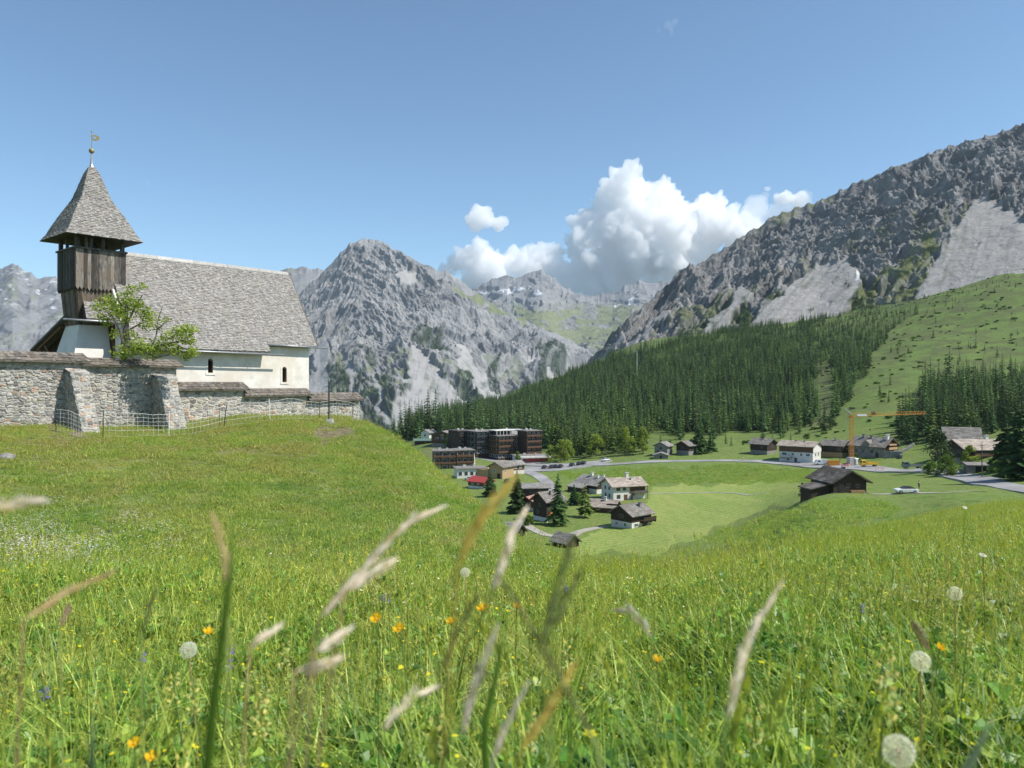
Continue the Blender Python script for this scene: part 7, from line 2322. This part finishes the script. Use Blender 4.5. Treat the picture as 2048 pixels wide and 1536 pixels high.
stalk('pale pink curved grass head reaching up to the knoll edge left of centre', [(640, 1235), (690, 1180), (740, 1125), (780, 1075), (815, 1045), (868, 1022)], .62, PALE, .0085, TAN, (-.12, .02))
stalk('short pale grass head branching below the pale pink curved one', [(690, 1185), (725, 1160), (775, 1128)], .60, PALE, .0095, TAN, (-.10, .03))
stalk('yellow brown thick grass head slanting past the village in the middle', [(915, 1135), (945, 1070), (975, 1020), (1022, 965)], .50, OCH, .0095, OCH, (-.05, .03))
stalk('whitish grass head slanting up to the long barn roof', [(985, 1185), (1005, 1130), (1020, 1080), (1045, 1032)], .58, PALE, .0085, DRK, (-.09, .02), below=[(960, 1240), (925, 1300)])
stalk('tall dark green grass head, larger of the crossing pair', [(1080, 1300), (1100, 1230), (1120, 1165), (1142, 1092)], .50, DRK, .0085, GRN, (.05, .02))
stalk('shorter dark green grass head, smaller of the crossing pair', [(1095, 1265), (1120, 1225), (1152, 1160)], .53, DRK, .0075, GRN, (.03, .02))
stalk('long olive stem leaning left through the crossing dark heads', [(1195, 1495), (1140, 1390), (1088, 1300), (1045, 1225), (1003, 1160)], .47, (.24, .24, .08), .0045, GRN, (.05, .02), .0018)
stalk('tan narrow grass head beside the tall upright green blade', [(456, 1175), (450, 1120), (440, 1075), (428, 1040)], .52, TAN, .006, GRN, (-.01, .02))
stalk('brownish grass head slanting at the left edge', [(48, 1240), (90, 1212), (140, 1180), (203, 1153)], .58, TAN, .0075, TAN, (-.06, .05))
stalk('white grass head entering from the left frame edge', [(-40, 1015), (0, 1010), (40, 1006), (78, 1003)], .50, PALE, .008, PALE, (-.12, .05))
stalk('long pale grass head leaning right in the right half', [(1450, 1450), (1475, 1360), (1485, 1310), (1510, 1250), (1558, 1175)], .55, PALE, .0075, GRN, (-.02, .05))
stalk('ochre grass head at the bottom right of the crossing pair', [(1040, 1505), (1075, 1450), (1110, 1395), (1142, 1342)], .45, OCH, .0078, OCH, (-.02, .03))
stalk('upright pale grass head at the bottom centre', [(925, 1475), (940, 1400), (960, 1340), (988, 1270)], .50, GRY, .0072, DRK, (-.01, .03))
stalk('small feathery pale grass head left of the bottom centre', [(765, 1462), (790, 1425), (820, 1395), (862, 1378)], .60, PALE, .0085, GRN, (-.03, .05))
stalk('grey thin grass head rising from the bottom edge', [(985, 1525), (1005, 1465), (1045, 1385)], .55, GRY, .006, GRY, (0, .04))
stalk('blunt pale grass head in the left half, upper of two', [(630, 1310), (655, 1290), (682, 1270)], .55, PALE, .010, TAN, (-.06, .05))
stalk('blunt pale grass head in the left half, lower of two', [(590, 1345), (625, 1335), (664, 1322)], .55, PALE, .010, TAN, (-.06, .05))
stalk('pale grass head lying left of the two blunt ones', [(500, 1292), (522, 1276), (548, 1258)], .62, PALE, .009, TAN, (-.05, .05))
stalk('dark olive grass head left of the crossing pair', [(880, 1345), (905, 1290), (928, 1240), (950, 1200)], .55, (.2, .2, .06), .006, DRK, (-.03, .04))
stalk('slender dark grass head standing in the left meadow', [(283, 1270), (295, 1225), (310, 1185)], .85, DRK, .0055, GRN, (-.02, .05))
stalk('brown stubby grass head at the far right', [(1862, 1305), (1848, 1280), (1832, 1255)], .85, (.28, .2, .12), .009, GRN, (.05, .05))
stalk('stubby brown grass head in the left meadow', [(120, 1255), (128, 1235), (136, 1215)], .9, (.34, .2, .16), .008, GRN, (-.02, .05))
stalk('drooping pale grass head right of the crossing pair', [(1305, 1280), (1290, 1250), (1265, 1225), (1238, 1222)], .85, GRY, .0085, GRN, (.03, .05))


def leaf_blade(label, pts, D, w, color):
    P = [at(a, b, D) for a, b in pts]
    foot = Vector((P[0].x, P[0].y + .02, Hs(P[0].x, P[0].y) - .02))
    P = [foot, foot.lerp(P[0], .5)] + P
    root = empty('grass_plant', foot, 0, label, 'grass blade')
    n = len(P); V = []; Q = []
    for i, p in enumerate(P):
        t = i / (n - 1); ww = w * (1 - t ** 2.5) * .5 + .0002
        q = p - foot
        V += [(q.x - ww, q.y, q.z), (q.x, q.y + ww * .5, q.z), (q.x + ww, q.y, q.z)]
        if i: Q += [(3 * i - 3, 3 * i - 2, 3 * i + 1, 3 * i), (3 * i - 2, 3 * i - 1, 3 * i + 2, 3 * i + 1)]
    o = mesh_np('leaf', np.array(V), np.array(Q), M['seed'], np.tile(np.array(color), (len(V), 1)), root, True)
    sd = o.modifiers.new('thick', 'SOLIDIFY'); sd.thickness = .0004


leaf_blade('tall upright green grass blade close to the camera in the left half', [(412, 1560), (428, 1400), (445, 1270), (460, 1150), (466, 1032)], .50, .0075, (.16, .27, .03))
leaf_blade('bright narrow green blade leaning right at the bottom centre', [(970, 1440), (985, 1385), (1000, 1310), (1015, 1240)], .75, .007, (.18, .32, .04))
leaf_blade('blue green blurred blade at the bottom right corner', [(1930, 1545), (1960, 1490), (1990, 1430)], .45, .009, (.26, .36, .2))
leaf_blade('bluish blurred blade at the lower left', [(180, 1560), (183, 1500), (186, 1430)], .55, .007, (.2, .32, .14))


# --- dandelion clocks
def dandelion(label, px, py, D, r=.024):
    c = at(px, py, D)
    pts = stem_pts(c, (.02, .03))
    root = empty('dandelion_clock', pts[0], 0, label, 'dandelion clock', 'dandelion clocks in the meadow')
    o = Vector(root.location)
    m = MB(); m.tube([p - o for p in pts], .0022, 7, (.5, .42, .2)); m.build('stem', M['seed'], root, True)
    m = MB(); m.ball(c - o, .0045, 8, 6, (.45, .34, .2)); m.build('core', M['seed'], root, True)
    rg = np.random.default_rng(int(px)); V, Q, T = [], [], []; b = 0
    n = 120
    for k in range(n):
        z = 1 - 2 * (k + .5) / n; a = k * 2.39996; q = math.sqrt(1 - z * z)
        d = Vector((q * math.cos(a), q * math.sin(a), z)); s = d.cross(Vector((.3, .5, .8))).normalized(); t = d.cross(s)
        C = c - o; R1 = r * rg.uniform(.74, .84)
        V += [C + d * .005 - s * .00018, C + d * .005 + s * .00018, C + d * R1 + s * .00012, C + d * R1 - s * .00012]; T += [(.7, .62, .5)] * 4; Q.append([b, b + 1, b + 2, b + 3]); b += 4
        for j in range(6):
            w = j * 1.047 + rg.uniform(-.2, .2); e = (s * math.cos(w) + t * math.sin(w)); f = d.cross(e)
            tip = C + d * (r * rg.uniform(.95, 1.03)) + e * r * .27
            m_ = C + d * R1
            V += [m_, (m_ + tip) / 2 + f * .0005, tip, (m_ + tip) / 2 - f * .0005]; T += [(1.0, 1.0, .97)] * 4; Q.append([b, b + 1, b + 2, b + 3]); b += 4
    mesh_np('clock', np.array([tuple(v) for v in V]), np.array(Q), M['seed'], np.array(T), root)


dandelion('large round dandelion clock at the bottom right, nearest of all', 1797, 1502, 1.13)
dandelion('dandelion clock above the largest one on the right', 1841, 1322, 1.85)
dandelion('dandelion clock at the right below the white daisy', 1910, 1187, 2.6)
dandelion('dandelion clock just right of centre under the yellow brown grass head', 930, 1145, 3.7)
dandelion('faint dandelion clock in the left meadow by the tall green blade', 377, 1300, 2.2)


def flower(name, label, px, py, D, kind, group, cat):
    c = at(px, py, D)
    rg = random.Random(int(px * 13 + py))
    pts = stem_pts(c, (rg.uniform(-.05, .05), rg.uniform(0, .06)))
    root = empty(name, pts[0], 0, label, cat, group)
    o = Vector(root.location)
    m = MB(); m.tube([p - o for p in pts], .0014, 5, (.16, .24, .05)); m.build('stem', M['seed'], root, True)
    C = c - o; m = MB()
    tl = Vector((rg.uniform(-.5, .5), rg.uniform(-.9, -.1), 1)).normalized(); s = tl.cross(Vector((1, .2, .1))).normalized(); t = tl.cross(s)
    if kind == 'buttercup':
        R_ = .0108
        for j in range(5):
            a = j * 1.2566; e = s * math.cos(a) + t * math.sin(a); f = tl.cross(e)
            p0, p1, p2 = C, C + e * R_ * .8 + tl * R_ * .35, C + e * R_ * 1.15 + tl * R_ * .95
            m.add([p0 - f * .002, p0 + f * .002, p1 + f * R_ * .62, p2 + f * R_ * .42, p2 + e * .001, p2 - f * R_ * .42, p1 - f * R_ * .62], [(0, 1, 2, 3, 4, 5, 6)], (.95, .58, .015))
        m.ball(C + tl * .004, .004, 7, 5, (.8, .6, .05))
    elif kind == 'rattle':
        for j in range(9):
            a = j * 2.4; h = -.008 * j + .01; e = Vector((math.cos(a), math.sin(a), .25)); f = Vector((-math.sin(a), math.cos(a), 0)); p = C + Vector((0, 0, h)) + e * .004
            k = rg.uniform(.85, 1.1)
            m.add([p, p + e * .006 + f * .003, p + e * .012 + Vector((0, 0, .003)), p + e * .006 - f * .003, p + e * .007 + Vector((0, 0, .007))], [(0, 1, 4), (1, 2, 4), (2, 3, 4), (3, 0, 4), (0, 3, 2, 1)], (.82 * k, .76 * k, .26))
            m.add([p, p + e * .007 + f * .004 + Vector((0, 0, -.006)), p + e * .015 + Vector((0, 0, -.012)), p + e * .007 - f * .004 + Vector((0, 0, -.006))], [(0, 1, 2, 3)], (.42, .52, .16))
    elif kind == 'daisy':
        R_ = .019
        for j in range(16):
            a = j * .3927; e = s * math.cos(a) + t * math.sin(a); f = tl.cross(e)
            m.add([C + e * .004, C + e * R_ * .6 + f * .0028, C + e * R_, C + e * R_ * .6 - f * .0028], [(0, 1, 2, 3)], (.85, .84, .82))
        m.ball(C, .0055, 8, 6, (.8, .55, .05), (1, 1, .6))
    else:
        for j in range(11):
            a = j * 2.4; e = Vector((math.cos(a), math.sin(a), rg.uniform(-.3, .5))); f = Vector((-math.sin(a), math.cos(a), .2)); p = C + Vector((0, 0, -.0025 * j)) + e * .002
            m.add([p, p + e * .005 + f * .0035, p + e * .011, p + e * .005 - f * .0035], [(0, 1, 2, 3)], (.24, .16, .62))
    m.build('petals' if kind in ('buttercup', 'daisy') else 'blossom', M['seed'], root)


G1, G2, G3 = 'buttercups in the foreground meadow', 'yellow rattle flowers in the meadow', 'violet flowers in the meadow'
for q, r_, d, lb in ((754, 1240, 1.75, 'golden buttercup left of centre, higher of the two close together'), (800, 1260, 1.7, 'golden buttercup left of centre, lower of the two close together'), (965, 1220, 1.8, 'golden buttercup seen from the side beside the whitish grass head'),
                     (903, 1246, 2.0, 'small golden buttercup left of the dark olive grass head'), (1313, 1322, 1.9, 'small buttercup right of the crossing dark heads'), (1880, 1297, 2.2, 'orange yellow buttercup at the far right beside the brown head'),
                     (270, 1490, 1.6, 'buttercup near the bottom left corner, left one'), (304, 1518, 1.5, 'buttercup near the bottom left corner, right one'), (416, 1266, 2.1, 'small buttercup left of the tall green blade'), (1033, 1215, 2.4, 'tiny buttercup under the olive stem')):
    flower('buttercup', lb, q, r_, d, 'buttercup', G1, 'flower')
for q, r_, d in ((1650, 1130, 4.2), (1680, 1128, 4.0), (1788, 1130, 4.2), (1860, 1140, 4.0), (1872, 1166, 3.6), (1765, 1180, 3.4), (1848, 1152, 3.9), (1930, 1146, 4.0), (1487, 1180, 3.6), (1420, 1138, 4.4), (1395, 1182, 3.6), (1308, 1180, 3.6), (1425, 1215, 3.0), (1504, 1150, 4.2), (1770, 1340, 1.1),
                 (1778, 1370, 1.12), (1776, 1283, 1.9), (1605, 1275, 2.0), (1740, 1205, 2.8), (1935, 1270, 2.0), (750, 1182, 3.2), (858, 1205, 2.9), (953, 1152, 4.0), (1077, 1155, 3.8), (815, 1195, 3.2), (346, 1362, 1.7), (518, 1418, 1.4), (525, 1398, 1.45), (385, 1375, 1.6), (570, 1295, 2.1), (412, 1262, 2.4), (525, 1238, 2.6),
                 (1055, 1445, 1.35), (870, 1450, 1.3), (1700, 1150, 3.8), (1620, 1240, 2.4), (1510, 1430, 1.4), (1700, 1225, 2.6), (360, 1525, 1.2), (1135, 1290, 2.0)):
    zone = 'at the far left' if q < 420 else 'left of centre' if q < 700 else 'near the middle' if q < 1200 else 'right of centre' if q < 1600 else 'at the right'
    dd = ', nearer ones' if d < 2.2 else ', farther ones'
    flower('yellow_rattle', 'pale yellow rattle flower in the meadow ' + zone + dd, q, r_, d, 'rattle', G2, 'flower')
for q, r_, d, lb in ((461, 1293, 2.0, 'violet flower right of the tall green blade, upper one'), (456, 1320, 1.9, 'violet flower right of the tall green blade, lower one'), (284, 1306, 2.0, 'violet flower in the left meadow'), (88, 1376, 1.7, 'violet flower at the lower left edge'),
                     (1724, 1209, 2.7, 'violet flower in the right meadow'), (1130, 1172, 3.2, 'violet flower behind the dark crossing heads'), (775, 1193, 3.0, 'dull violet flower left of centre, right one'), (765, 1190, 3.0, 'dull violet flower left of centre, left one')):
    flower('violet_flower', lb, q, r_, d, 'violet', G3, 'flower')
flower('daisy', 'white daisy seen from the side high at the right', 1966, 1110, 3.3, 'daisy', 'daisies on the right', 'flower')
flower('daisy', 'small white daisy on a tall stem against the grass at the right edge', 1930, 1015, 6.0, 'daisy', 'daisies on the right', 'flower')
